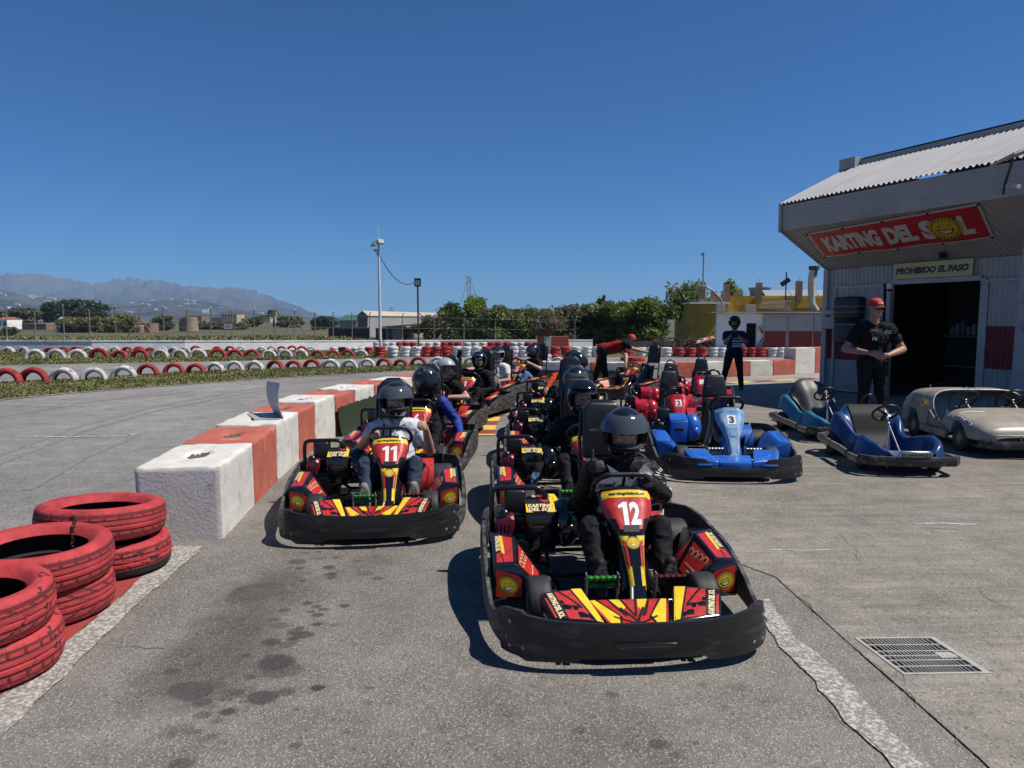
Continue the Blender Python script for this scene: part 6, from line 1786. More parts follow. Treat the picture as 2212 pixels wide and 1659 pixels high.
def catmull(P, n):
    P = [np.array(p, float) for p in P]; out = []
    for i in range(len(P) - 1):
        p0 = P[max(i - 1, 0)]; p1 = P[i]; p2 = P[i + 1]; p3 = P[min(i + 2, len(P) - 1)]
        for k in range(n):
            t = k / n
            out.append(0.5 * ((2 * p1) + (-p0 + p2) * t + (2 * p0 - 5 * p1 + 4 * p2 - p3) * t * t + (-p0 + 3 * p1 - 3 * p2 + p3) * t ** 3))
    out.append(P[-1]); return out


def ribbon(m_, pts, th, mi=None, lean=0.0):
    """upright band: pts = (x, y, z_bottom, z_top); outward is to the right of travel"""
    n = len(pts); vs = []; fs = []
    for i, p in enumerate(pts):
        a = pts[max(i - 1, 0)]; b = pts[min(i + 1, n - 1)]
        tx, ty = b[0] - a[0], b[1] - a[1]; l = math.hypot(tx, ty) or 1
        nx, ny = ty / l, -tx / l
        h = p[3] - p[2]
        for (o, z) in ((0, p[2]), (0.006, p[2] + 0.3 * h), (0.008, p[2] + 0.7 * h), (lean, p[3]), (lean - th, p[3]), (-th, p[2])):
            vs.append((p[0] + nx * o, p[1] + ny * o, z))
    for i in range(n - 1):
        for j in range(6):
            j2 = (j + 1) % 6; fs.append((i * 6 + j, (i + 1) * 6 + j, (i + 1) * 6 + j2, i * 6 + j2))
    fs.append((5, 4, 3, 2, 1, 0)); fs.append(tuple((n - 1) * 6 + j for j in range(6)))
    m_.add(vs, [f[::-1] for f in fs], None, mi)


# ground plan of the bumper on the +X side, front to rear: x, y, z_bottom, z_top
RING = [(0, -0.935, .05, .235), (.25, -0.925, .05, .237), (.44, -0.89, .05, .245), (.57, -0.82, .055, .255), (.645, -0.72, .06, .235), (.69, -0.56, .07, .165), (.71, -0.36, .08, .225), (.718, -0.10, .085, .30), (.72, .15, .09, .325), (.715, .40, .09, .345), (.70, .60, .09, .345), (.655, .76, .10, .33), (.56, .86, .11, .32), (.34, .895, .11, .32), (0, .90, .11, .32)]


def wheel(parent, x, y, r, w, side):
    t = thing('wheel', (x, y, r)); t.parent = parent
    m_ = MB(); rt = Matrix.Rotation(R(90), 4, 'Y')
    ri = r * 0.52
    pr = [(ri, -w * .5), (ri + .01, -w * .5), (r * .86, -w * .5), (r * .96, -w * .44), (r, -w * .33), (r, -w * .1), (r, w * .1), (r, w * .33), (r * .96, w * .44), (r * .86, w * .5), (ri + .01, w * .5), (ri, w * .5)]
    m_.lathe(pr, 30, rt); m_.build('tyre', 'rubber', t, smooth=40)
    m_ = MB(); m_.lathe([(ri, -w * .46), (ri * .95, -w * .3), (ri * .55, -w * .18), (ri * .5, -w * .1), (0.0, -w * .1)], 20, rt); m_.lathe([(ri, w * .46), (ri * .95, w * .3), (ri * .55, w * .18), (ri * .5, w * .1), (0.0, w * .1)], 20, rt)
    m_.tube([(-w * .3, 0, 0), (w * .3, 0, 0)], 0.022, 8)
    m_.build('rim', 'steel_worn', t, smooth=40)
    return t


RKN = ['black_gloss', 'kart_red', 'kart_yellow', 'print_white', 'print_black', 'print_cream']   # slots 0..5


def panel_fn(x0=SX, y0=-0.02, jr=False):
    """steering fairing: s from top (0) to foot (1), t across -1..1"""
    if jr: cs, cy, cz = [0, .40, .62, 1], [-.10, -.23, -.30, -.42], [.60, .42, .31, .12]; ws, ww = [0, .08, .25, .42, .6, .8, 1], [.135, .155, .15, .115, .075, .06, .055]
    else: cs, cy, cz = [0, .43, .55, 1], [-.03, -.20, -.245, -.42], [.630, .425, .36, .12]; ws, ww = [0, .08, .2, .36, .46, .6, .8, 1], [.138, .157, .153, .118, .088, .070, .055, .050]

    def P(s, t):
        w = np.interp(s, ws, ww); y = np.interp(s, cs, cy) + y0 + 0.02; z = np.interp(s, cs, cz)
        e = max(0, abs(t) - 0.5) / 0.5; k = 0.055 * e * e * (1 if s < .45 else 0.8)
        arch = (0.016 * (1 - t * t) - 0.012 * e) * max(0, 1 - s / 0.12)
        return Vector((x0 + t * w, y + k * 1.2, z + arch - k * 0.15))
    return P


def panel_patch(m_, P, s0, s1, t0, t1, off, mi, nu=8, nv=10):
    f = lambda v: v if callable(v) else (lambda s: v)
    ta, tb = f(t0), f(t1)

    def Q(u, v):
        s = s0 + (s1 - s0) * u; t = ta(s) + (tb(s) - ta(s)) * v
        p = P(s, t); e = 1e-3
        n = (P(s, min(t + e, 1)) - P(s, max(t - e, -1))).cross(P(max(s - e, 0), t) - P(min(s + e, 1), t)).normalized()
        return tuple(p + n * off)
    m_.grid(Q, nu, nv, mi)


def surf(P, off):
    """metres on the fairing (u across, v down from the top) to a point"""
    def F(u, v):
        s = min(max(v / 0.72, 0), 1)
        w = (P(s, 1) - P(s, -1)).x / 2; t = max(-1, min(1, u / w))
        p = P(s, t); e = 1e-3
        n = (P(s, min(t + e, 1)) - P(s, max(t - e, -1))).cross(P(max(s - e, 0), t) - P(min(s + e, 1), t)).normalized()
        return tuple(p + n * off)
    return F


def number_mesh(num):
    P = panel_fn(); F = surf(P, 0.0042); m_ = MB()
    for i, c in enumerate(num):
        x = (i - (len(num) - 1) / 2) * 0.066; g = lambda u, v: F(u, 0.178 - v)
        if c == '1': m_.poly([(x - .002, -.082), (x + .026, -.082), (x + .026, .082), (x + .004, .082), (x - .026, .058), (x - .026, .036), (x - .002, .046)], g, 0)
        else: put_text(m_, c, g, (x, 0), 0.060, 0.05, height=0.164)
    return m_.mesh('number', 'print_white')


def junior_number(num):
    P = panel_fn(jr=True); F = surf(P, 0.0032); F2_ = surf(P, 0.0042); m_ = MB()
    m_.grid(lambda a, b: F(-0.042 + 0.084 * b, 0.10 + 0.135 * a), 6, 4, 0)
    if num: put_text(m_, num, lambda u, v: F2_(u, 0.168 - v), (0.0, 0.0), 0.055, 0.05, height=0.105, mi=1)
    return m_.mesh('number', ['print_white', 'print_black'])


def quad_fn(a, b, c, d):
    """bilinear face a(0,0) b(1,0) c(1,1) d(0,1)"""
    a, b, c, d = map(Vector, (a, b, c, d))
    return lambda u, v: tuple(a.lerp(b, u).lerp(d.lerp(c, u), v))


def make_kart(jr=None):
    k = thing('junior_kart' if jr else 'race_kart', (0, 0, 0))
    RK = [jr] * 6 if jr else RKN
    red = jr or 'kart_red'
    # bumpers
    right = catmull(RING, 7)
    mir = lambda pts: [np.array((-p[0], p[1], p[2], p[3])) for p in pts[::-1]]
    ncut = 7 * 4
    for sgn, nm in ((1, 'side_bumper'), (-1, 'side_bumper')):
        pts = right[ncut - 3:7 * 12]
        m_ = MB(); ribbon(m_, mir(pts) if sgn < 0 else pts, 0.02, lean=-0.005)
        m_.build(nm, 'bumper_scuffed', k, smooth=40)
    fr = mir(right[1:ncut]) + right[:ncut]
    m_ = MB(); ribbon(m_, [(p[0], p[1], p[2] + 0.012, (p[3] - 0.012 if abs(p[0]) < .55 else p[3]) - (0.075 * float(1 - sstep(.20, .30, abs(p[0]))) if jr else 0)) for p in fr], 0.022)
    m_.build('front_bumper_core', 'bumper_black', k, smooth=40)
    rr_ = right[7 * 12:] + mir(right[7 * 12:])[1:]
    m_ = MB(); ribbon(m_, rr_, 0.02); m_.build('rear_bumper', 'bumper_black', k, smooth=40)
    # bolted face plate of the front bumper
    fp = [(p[0], p[1], 0.045 + 0.030 * max(0, 1 - abs(abs(p[0]) - .0) / .30) * 0 + (0.022 if abs(p[0]) < .30 else 0), p[3] - 0.004 - 0.10 * float(sstep(.56, .645, abs(p[0])))) for p in fr if abs(p[0]) < .640]
    if jr: fp = [(p[0], p[1], p[2], min(p[3], .15 + .06 * abs(p[0]) ** 2)) for p in fp]
    m_ = MB(); ribbon(m_, [(p[0] * 1.012, p[1] - 0.012, p[2], p[3]) for p in fp], 0.006)
    pl = m_.build('bumper_plate', 'bumper_black', k, smooth=40)
    m_ = MB()
    yf = -0.9635
    m_.rhull([(-.155, yf + .010, .150), (.155, yf + .010, .150), (.120, yf + .010, .112), (-.120, yf + .010, .112), (-.145, yf - .005, .146), (.145, yf - .005, .146), (.112, yf - .005, .116), (-.112, yf - .005, .116)], 0.004)
    if jr:
        m_ = MB()
        for sx in (-1, 1): m_.rbox((sx * .30, -.930, .175), (.14, .02, .018), .007)
    m_.build('grip_slot', jr or 'black_gloss', pl, smooth=40)
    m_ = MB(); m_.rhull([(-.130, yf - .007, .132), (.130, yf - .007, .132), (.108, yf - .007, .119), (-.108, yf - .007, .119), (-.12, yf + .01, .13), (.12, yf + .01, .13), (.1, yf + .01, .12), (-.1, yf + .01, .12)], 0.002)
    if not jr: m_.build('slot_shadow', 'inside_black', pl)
    for sx in (-1, 1):
        for (x, z) in ((.598, .20), (.603, .125), (.598, .085), (.535, .09)):
            q = min(right, key=lambda p: abs(p[0] - x) + (9 if p[1] > 0 else 0)); a = math.atan2(0.5, 0.9) * sx
            m_ = MB(); m_.lathe([(0, .004), (.006, .004), (.010, .002), (.010, 0)], 10, Matrix.Translation((sx * q[0] * 1.016, q[1] - 0.014, z)) @ Matrix.Rotation(a * 1.2, 4, 'Z') @ Matrix.Rotation(R(90), 4, 'X'))
            m_.build('screw', 'steel_worn', pl)
    # low nose fairing: centre and two wings
    m_ = MB()
    A, B, C, D = (-.145, -.865, .185), (.145, -.865, .185), (.215, -.585, .205), (-.215, -.585, .205)
    top = [A, B, C, D]; m_.rhull(top + [(p[0] * 0.95, p[1], 0.09) for p in top], 0.010, mi=0)
    f = lift(quad_fn(A, B, C, D), 0.0012)
    m_.poly([(.04, .06), (.96, .06), (.985, .95), (.015, .95)], f, 1)
    f2, f3 = lift(quad_fn(A, B, C, D), 0.002), lift(quad_fn(A, B, C, D), 0.0028)
    for mx in (0, 1):
        q = (lambda p: p) if mx == 0 else (lambda p: [(1 - x, y) for x, y in p][::-1])
        m_.poly(q([(.04, .93), (.10, .95), (.27, .35), (.20, .06), (.08, .06)]), f2, 2)
        m_.poly(q([(.27, .95), (.39, .95), (.42, .66), (.36, .52), (.33, .66)]), f2, 2)
        for poly in ([(.11, .95), (.135, .95), (.31, .30), (.23, .06), (.20, .06), (.275, .33)], [(.245, .95), (.27, .95), (.33, .60), (.40, .36), (.36, .33), (.30, .56)], [(.40, .95), (.425, .95), (.50, .40), (.50, .30), (.47, .38)],
                     [(.33, .62), (.36, .66), (.50, .22), (.50, .10), (.44, .06), (.40, .06), (.47, .18)], [(.18, .30), (.19, .35), (.46, .12), (.45, .06)]):
            m_.poly(q(poly), f3, 4)
    m_.build('nose_centre', RK, k, smooth=30)
    for s in (-1, 1):
        m_ = MB()
        O, I, IF, OF = (-.455, -.66, .275), (-.235, -.575, .268), (-.155, -.855, .192), (-.40, -.815, .205)
        pts = [O, I, IF, OF]; fl = lambda p: (p[0] * -s, p[1], p[2])
        m_.rhull([fl(p) for p in pts] + [fl((p[0] * .97, p[1], .09)) for p in pts], 0.010, mi=0)
        quad = quad_fn(fl(O), fl(I), fl(IF), fl(OF))      # u: outer->inner, v: rear->front
        up = Vector((0, -0.1, 1)).normalized()

        def pol(p, d, mi): m_.project(p, quad, up, d, mi)
        pol([(.05, .07), (.93, .07), (.95, .93), (.05, .93)], .0012, 1)
        pol([(.74, .04), (.97, .06), (.97, .95), (.84, .95), (.80, .60)], .0020, 2)
        for p in ([(.40, .07), (.46, .07), (.72, .55), (.72, .62), (.45, .60), (.45, .55), (.66, .54)], [(.70, .05), (.735, .05), (.80, .60), (.84, .95), (.80, .95), (.765, .6)]): pol(p, .0028, 4)
        org = Vector(quad(.20, .52)); ax = (Vector(quad(.20, .95)) - Vector(quad(.20, .1))).normalized()
        if s > 0: ax = -ax
        vy = up.cross(ax).normalized()
        pol([(.10, .08), (.32, .08), (.32, .93), (.10, .93)], .0028, 4)
        put_text(m_, 'KARTING DEL SOL', lambda a, b: tuple(org + ax * a + vy * b), (0, 0), .165, 0.05, mi=5, height=.030, way=up, off=.0042)
        m_.build('nose_wing', RK, k, smooth=30)
    # side pods
    for s in (-1, 1):
        m_ = MB(); fl = lambda p: Vector((p[0] * s, p[1], p[2]))
        F1, F2_, F3, F4, F5 = (.665, -.335, .11), (.50, -.345, .11), (.495, -.345, .235), (.545, -.335, .305), (.665, -.33, .295)
        T1, T2 = (.665, .10, .345), (.535, .02, .350)                       # rear of the top face
        I1, I2 = (.40, -.30, .15), (.36, -.10, .13)                          # foot of the inner slope
        E1, E2, E3 = (.675, .40, .27), (.58, .40, .27), (.64, .40, .10)
        m_.rhull([fl(p) for p in (F1, F2_, F3, F4, F5, T1, T2, I1, I2, (.44, .05, .12), E1, E2, E3, (.665, -.33, .10), (.44, -.3, .09))], 0.014, 2, mi=0)

        def face(q, outward, d):
            q = [fl(p) for p in q]; qf = quad_fn(*q)
            nrm = (q[1] - q[0]).cross(q[3] - q[0]).normalized()
            if nrm.dot(fl(outward)) < 0: nrm = -nrm
            return lambda u, v: tuple(Vector(qf(u, v)) + nrm * d)
        # front face with the sun
        ff = [(.655, -.345, .125), (.512, -.352, .125), (.512, -.352, .245), (.655, -.343, .285)]
        g = lambda d: face(ff, (0, -1, 0), d)
        m_.project([(.03, .03), (.97, .03), (.97, .88), (.72, .97), (.03, .95)], g(0), (0, -1, 0), .0012, 1)
        ew, eh = .143, .150
        sf_ = (lambda a, b: g(.006)(.47 - a / ew, .50 + b / eh)) if s > 0 else (lambda a, b: g(.006)(.47 + a / ew, .50 + b / eh))
        sun_face(m_, sf_, (0, 0), .056, (2, 4, 3), rot=0.15)
        # top face
        tf = [(.650, -.31, .305), (.555, -.315, .312), (.545, .01, .352), (.650, .09, .347)]
        g2 = lambda d: face(tf, (0, 0, 1), d)
        U3 = (0, -.15, 1)
        m_.project([(.05, .04), (.97, .04), (.97, .95), (.05, .95)], g2(0), U3, .0012, 1); m_.project([(.34, .35), (.52, .30), (.45, .92), (.28, .95)], g2(0), U3, .002, 2)
        m_.project([(.02, .30), (.33, .36), (.27, .97), (.02, .97)], g2(0), U3, .0022, 4); m_.project([(.30, .30), (.36, .30), (.46, .04), (.42, .04)], g2(0), U3, .0026, 4)
        oo = Vector(g2(0)(.17, .64)); ax = (Vector(g2(0)(.17, 1)) - Vector(g2(0)(.17, 0))).normalized() * s; vx = Vector((0, 0, 1)).cross(ax).normalized()
        put_text(m_, 'KARTING DEL SOL', lambda a, b: tuple(oo + ax * a + vx * b), (0, 0), .20, 0.05, mi=5, height=.026, way=U3, off=.0034)
        # inner slope
        nf = [(.535, -.325, .298), (.415, -.295, .165), (.385, -.11, .165), (.525, -.01, .340)]
        g3 = lambda d: face(nf, (-1, -.3, 1), d)
        W3 = (-s * .75, -.25, .8)
        m_.project([(.06, .06), (.94, .10), (.90, .90), (.10, .92)], g3(0), W3, .0012, 1)
        for q_ in range(4):
            c = (.20 + .045 * q_, .20 + .20 * q_)
            circ = lambda r1, r2, k=13: [(c[0] + r1 * math.cos(t), c[1] + r2 * math.sin(t)) for t in np.linspace(0, 2 * math.pi, k)[:-1]]
            m_.project(circ(.11, .085), g3(0), W3, .0020, 5, 1); m_.project(circ(.085, .064), g3(0), W3, .0028, 1, 1); m_.project([(c[0] - .04, c[1] - .03), (c[0] + .05, c[1] - .02), (c[0] + .02, c[1] + .045), (c[0] - .03, c[1] + .02)], g3(0), W3, .0036, 4, 0)
        o3 = Vector(g3(0)(.66, .5)); a3 = (Vector(g3(0)(.66, 1)) - Vector(g3(0)(.66, 0))).normalized() * s; b3 = Vector(W3).normalized().cross(a3).normalized()
        put_text(m_, '@kartingdelsol', lambda a, b: tuple(o3 + a3 * a + b3 * b), (0, 0), .13, 0.02, mi=5, height=.014, way=W3, off=.003)
        m_.build('side_pod', RK, k, smooth=30)
        # red guard over the rear axle
        m_ = MB(); m_.shell(lambda u, v: (s * (.34 + .13 * v), .50 - .20 * math.cos(R(-15 + 110 * u)), .145 + .20 * math.sin(R(-15 + 110 * u))), 10, 2, 0.006)
        m_.build('rear_guard', red, k, smooth=50)
    # wheels
    for s in (-1, 1):
        wheel(k, s * .435, -.43, .135, .125, s); wheel(k, s * .545, .52, .145, .185, s)
    # chassis
    m_ = MB()
    for s in (-1, 1):
        m_.tube([(s * .30, -.85, .06), (s * .26, -.4, .06), (s * .30, .2, .06), (s * .28, .62, .06)], 0.016, 8)
        m_.tube([(s * .28, -.43, .12), (s * .40, -.43, .135)], 0.014, 8); m_.tube([(s * .55, -.28, .09), (s * .30, -.1, .06)], 0.012, 6); m_.tube([(s * .60, .35, .12), (s * .29, .35, .06)], 0.012, 6)
        m_.tube([(s * .6, .82, .2), (s * .28, .60, .06)], 0.012, 6); m_.tube([(s * .3, -.85, .12), (s * .28, -.6, .06)], 0.012, 6)
    m_.tube([(-.28, -.60, .06), (.28, -.60, .06)], 0.014, 8); m_.tube([(-.30, .15, .06), (.30, .15, .06)], 0.014, 8); m_.tube([(-.54, .52, .145), (.54, .52, .145)], 0.018, 10); m_.tube([(-.3, .62, .06), (.3, .62, .06)], 0.014, 8)
    m_.tube([(-.05, -.48, .14), (-.30, -.43, .13)], 0.008, 6); m_.tube([(.05, -.48, .14), (.30, -.43, .13)], 0.008, 6)
    m_.build('chassis', 'steel_black', k, smooth=60)
    MB().rbox((0, -.33, .045), (.58, .92, .008), .003).build('floor_tray', M('tray', (0.10, 0.10, 0.10), 0.5, metal=0.5, var=0.3, vs=9), k)
    # steering fairing with artwork
    P = panel_fn(jr=bool(jr)); m_ = MB()
    m_.shell(lambda u, v: tuple(P(u, 1 - 2 * v)), 26, 14, 0.012, 0)
    panel_patch(m_, P, .025, .40, lambda s: -.93 + .25 * float(sstep(.30, .40, s)), lambda s: .93 - .25 * float(sstep(.30, .40, s)), .0014, 1, 12, 12)
    panel_patch(m_, P, .030, .092, -.90, .90, .0022, 2, 4, 12); panel_patch(m_, P, .30, .41, lambda s: -.86, lambda s: -.60, .0024, 4, 4, 2); panel_patch(m_, P, .30, .41, .60, .86, .0024, 4, 4, 2)
    panel_patch(m_, P, .092, .13, lambda s: -.90, lambda s: -.90 + .22 * max(0, (.13 - s) / .04), .0022, 2, 3, 2); panel_patch(m_, P, .092, .13, lambda s: .90 - .22 * max(0, (.13 - s) / .04), .90, .0022, 2, 3, 2)
    panel_patch(m_, P, .365, .425, lambda s: -.40 - .6 * (s - .365), lambda s: .40 + .6 * (s - .365), .0026, 4, 4, 5)
    for q in (-1, 1):
        panel_patch(m_, P, .46, .55, (lambda s: -.80 if q < 0 else .25 + (s - .46) * 3.5), (lambda s: -.25 - (s - .46) * 3.5 if q < 0 else .80), .0024, 2, 6, 3)
        panel_patch(m_, P, .50, .74, (lambda s: -.66 if q < 0 else .48), (lambda s: -.48 if q < 0 else .66), .0026, 1, 8, 2)
        panel_patch(m_, P, .56, .92, (lambda s: -.80 if q < 0 else .72), (lambda s: -.72 if q < 0 else .80), .0026, 2, 8, 2); panel_patch(m_, P, .72, .88, (lambda s: -.72 if q < 0 else .40), (lambda s: -.40 if q < 0 else .72), .0028, 2, 6, 2)
    F = surf(P, .0034); put_text(m_, 'kartingdelsol.es', lambda u, v: F(u, .045 - v), (0, 0), .205, 0.05, mi=4, height=.022, shear=.2)
    sf2 = surf(P, .0030); sun_face(m_, lambda a, b: sf2(a, .375 - b), (0, 0), .042, (2, 4, 3))
    m_.build('front_panel', RK, k, smooth=40)
    nb = bpy.data.objects.new('number', junior_number('3') if jr else number_mesh('12')); COL.objects.link(nb); nb.parent = k
    # fuel tank between the legs
    m_ = MB(); m_.rhull([(SX - .10, -.34, .05), (SX + .10, -.34, .05), (SX - .10, -.05, .05), (SX + .10, -.05, .05), (SX - .07, -.28, .25), (SX + .07, -.28, .25), (SX - .09, -.08, .33), (SX + .09, -.08, .33)], .03, 3, mi=0)
    for s in (-1, 1):
        q = quad_fn((SX + s * .094, -.30, .10), (SX + s * .094, -.10, .10), (SX + s * .088, -.10, .28), (SX + s * .080, -.26, .20)); m_.add([tuple(Vector(q(u, v)) + Vector((s * .012, 0, .003))) for u, v in ((.05, .1), (.5, .1), (.95, .95), (.5, .8))], [(0, 1, 2, 3)], None, 1)
    m_.build('fuel_tank', RK, k, smooth=40)
    # steering
    n_ = Vector((0, .78, .62)).normalized(); c_ = Vector((SX, .075, .615)); ux = Vector((1, 0, 0)); uy = n_.cross(ux).normalized()
    if uy.z < 0: uy = -uy
    m_ = MB(); rg = []
    for a in np.linspace(0, 2 * math.pi, 41)[:-1]:
        y_ = 0.150 * math.sin(a); y_ = min(y_, 0.118) if math.sin(a) > 0 else y_
        rg.append(c_ + ux * (0.172 * math.cos(a)) + uy * y_)
    m_.tube(rg, 0.0145, 10, closed=True); sw = m_.build('steering_wheel', 'black_vinyl', k, smooth=60)
    m_ = MB()
    for a in (R(200), R(340), R(90)): m_.tube([c_ - n_ * .02, c_ + ux * .165 * math.cos(a) + uy * (.145 * math.sin(a) if math.sin(a) < 0 else .112)], .010, 6)
    m_.ball(c_ - n_ * .015, (.04, .04, .03), 10); m_.build('spokes', 'steel_black', sw, smooth=60)
    MB().tube([c_ - n_ * .02, (SX, -.20, .27), (SX * .5, -.46, .12)], 0.011, 8).build('steering_column', 'steel_worn', k, smooth=60)
    # pedals
    for x, mt_ in ((SX - .19, 'steel' if jr else 'pedal_green'), (SX + .19, 'steel' if jr else 'pedal_red')):
        pd = thing('pedal', (x, -.335, .20)); pd.parent = k
        m_ = MB()
        for dz in (.022, -.022):
            pr = [(.012 + .0035 * (1 if (i % 4) in (1, 2) else 0), -.082 + .164 * i / 20) for i in range(21)]
            m_.lathe(pr, 10, Matrix.Translation((0, -.01 if dz > 0 else .004, dz)) @ Matrix.Rotation(R(90), 4, 'Y'))
        m_.build('tread_bar', mt_, pd, smooth=30)
        for s in (-1, 1):
            m_ = MB(); m_.box((s * .086, -.002, -.005), (.006, .045, .10)); m_.tube([(s * .086, 0, -.03), (s * .086, .03, -.14)], .009, 6); m_.ball((s * .091, -.01, .022), .008, 6); m_.ball((s * .091, .004, -.022), .008, 6)
            m_.build('side_plate', 'steel_worn', pd)
    # seat
    prof = catmull([(-.03, .20), (.05, .10), (.20, .065), (.36, .10), (.47, .22), (.55, .42), (.62, .62)], 3)

    def seatf(u, v):
        i = u * (len(prof) - 1); a = int(min(i, len(prof) - 2)); f = i - a; p = prof[a] * (1 - f) + prof[a + 1] * f
        t = 2 * v - 1; w = .165 + .035 * math.sin(u * math.pi); r = abs(t) ** 3
        return (SX + t * w, p[0] - .06 * r * (u > .5) * (u - .5) * 2 - .05 * r, p[1] + .12 * r * (1 - .55 * u))
    m_ = MB(); m_.shell(seatf, 24, 16, -0.008); m_.build('seat', 'black_gloss', k, smooth=50)
    hd = thing('headrest', (SX, .70, .86)); hd.parent = k
    m_ = MB(); rx = Matrix.Rotation(R(-10), 3, 'X')
    m_.rhull([tuple(rx @ Vector(p)) for p in [(-.14, -.045, -.19), (.14, -.045, -.19), (-.135, -.05, .14), (.135, -.05, .14), (-.09, -.045, .19), (.09, -.045, .19), (-.14, .045, -.19), (.14, .045, -.19), (-.135, .045, .14), (.135, .045, .14), (-.09, .045, .19), (.09, .045, .19)]], .03, 3)
    if jr:
        m_ = MB(); m_.rhull([tuple(rx @ Vector((p[0], p[1], p[2] - .10))) for p in [(-.15, -.05, -.13), (.15, -.05, -.13), (-.105, -.04, .13), (.105, -.04, .13), (-.15, .05, -.13), (.15, .05, -.13), (-.105, .04, .13), (.105, .04, .13)]], .03, 3)
    m_.build('pad', 'black_vinyl', hd, smooth=50)
    m_ = MB(); put_text(m_, 'eco', lambda a, b: tuple(rx @ Vector((a - .07, -.0525, b - (.1 if jr else 0)))), (0, 0), .05, .01); m_.build('logo', M('print_grey', (0.12, 0.12, 0.12), 0.5), hd)
    m_ = MB()
    for s in (-1, 1):
        m_.tube([(SX + s * .125, .62, .10), (SX + s * .125, .66, .45), (SX + s * .12, .715, .74)] if jr else [(SX + s * .155, .62, .10), (SX + s * .155, .64, .45), (SX + s * .155, .70, .80), (SX + s * .14, .73, .98), (SX + s * .06, .745, 1.05)], .013, 8)
    if jr: m_.tube([(SX + .075 * math.cos(a), .735, .86 + .085 * math.sin(a)) for a in np.linspace(0, math.pi, 11)], .012, 8)
    else: m_.tube([(SX - .06, .745, 1.05), (SX + .06, .745, 1.05)], .013, 8)
    m_.tube([(SX - .155, .655, .56), (SX + .155, .655, .56)], .011, 8)
    m_.tube([(SX - .155, .64, .45), (-.28, .75, .20)], .010, 6); m_.tube([(SX + .155, .64, .45), (.30, .75, .20)], .010, 6)
    m_.build('seat_frame', 'steel_black', k, smooth=60)
    m_ = MB(); m_.tube([(SX - .13, .62, .62), (SX - .10, .50, .60), (SX - .12, .36, .40), (SX - .18, .30, .18)], .016, 4); m_.build('belt', 'black_matt', k, smooth=60)
    m_ = MB(); m_.tube(catmull([(.30, .02, .18), (.36, .0, .30), (.40, .08, .36), (.42, .2, .30), (.40, .3, .14)], 5), .004, 5); m_.build('throttle_cable', 'black_matt', k)
    # engine on the driver's right
    en = thing('engine', (-.46, .36, .08)); en.parent = k
    m_ = MB(); m_.rbox((-.02, .04, .11), (.26, .28, .20), .03); m_.rbox((.02, .12, .24), (.22, .18, .10), .02); m_.tube([(-.02, -.1, .12), (-.02, -.16, .12)], .06, 12)
    for i in range(6): m_.box((-.02, -.105, .05 + .028 * i), (.20, .012, .010))
    m_.build('block', 'steel_black', en, smooth=40)
    m_ = MB(); m_.rhull([(-.17, -.09, .16), (-.06, -.11, .16), (-.17, -.09, .29), (-.05, -.11, .33), (-.17, .12, .16), (-.06, .12, .16), (-.16, .10, .30), (-.06, .10, .32)], .02, 2)
    for i in range(4): m_.box((-.152 + .024 * i, -.108, .235), (.010, .010, .07))
    m_.build('recoil_cover', 'steel_black' if jr else 'engine_red', en, smooth=40)
    m_ = MB(); m_.rbox((-.045, .05, .385), (.135, .15, .15), .022, 3); m_.rbox((-.045, .05, .305), (.15, .16, .03), .008); m_.lathe([(0, .018), (.022, .018), (.024, 0)], 12, Matrix.Translation((-.045, .05, .46)))
    m_.build('air_box', 'black_plastic', en, smooth=40)
    m_ = MB(); m_.ball((-.115, -.06, .31), (.038, .03, .045), 12); m_.tube([(-.11, -.06, .31), (-.08, .02, .25)], .018, 8); m_.build('carburettor', 'steel_black', en, smooth=50)
    m_ = MB()
    top = [(.01, -.13, .34), (.205, -.13, .34), (.205, .04, .40), (.01, .04, .40)]
    m_.rhull(top + [(.02, -.135, .10), (.20, -.135, .10), (.20, .10, .10), (.02, .10, .10), (.205, .10, .38), (.01, .10, .38)], .018, 2, mi=0)
    f = lift(quad_fn(*top), .004); f2 = lift(quad_fn(*top), .0048); f3 = lift(quad_fn(*top), .0056)
    m_.poly([(.03, .05), (.97, .05), (.97, .97), (.03, .97)], f, 4)
    m_.poly([(.70, .05), (.96, .05), (.96, .97), (.80, .97), (.84, .6)], f2, 2); m_.poly([(.04, .05), (.25, .05), (.10, .25), (.08, .55), (.04, .55)], f2, 2); m_.poly([(.40, .97), (.78, .97), (.80, .68), (.62, .64)], f2, 1)
    for tt, cy in (('KARTING', .44), ('DEL SOL', .22)):
        put_text(m_, tt, f2, (.50, cy), .82, .06, shear=.25, mi=4, height=.225)
        put_text(m_, tt, f3, (.50, cy), .80, .04, shear=.25, mi=5, height=.20)
    m_.build('engine_cover', RK, en, smooth=40)
    m_ = MB(); m_.rbox((.105, -.140, .245), (.10, .008, .035), .012, 2); m_.build('grille', 'inside_black', en)
    m_ = MB(); m_.ball((.265, -.01, .25), (.105, .13, .155), 20); m_.ball((.285, -.105, .22), (.05, .05, .06), 14); m_.build('chain_cover', jr or 'black_gloss', en, smooth=60)
    m_ = MB(); P_ = catmull([(-.185, .02, .03), (-.19, .02, .25), (-.19, .02, .42), (-.165, .02, .462), (-.10, .02, .468), (.06, .02, .468), (.12, .02, .45), (.155, .02, .38), (.16, .03, .25)], 4)
    if not jr: m_.tube(P_, .0165, 10)
    else: m_.tube([P_[0], P_[8]], .0165, 10)
    m_.tube([(-.19, .02, .20), (-.19, .16, .12)], .012, 8); m_.build('roll_hoop', 'steel_black', en, smooth=60)
    m_ = MB(); m_.tube(catmull([(.10, .18, .15), (.20, .22, .16), (.32, .24, .15), (.5, .26, .15)], 4), .03, 10); m_.tube([(.30, .24, .15), (.52, .26, .15)], .05, 12); m_.build('exhaust', 'steel_worn', en, smooth=50)
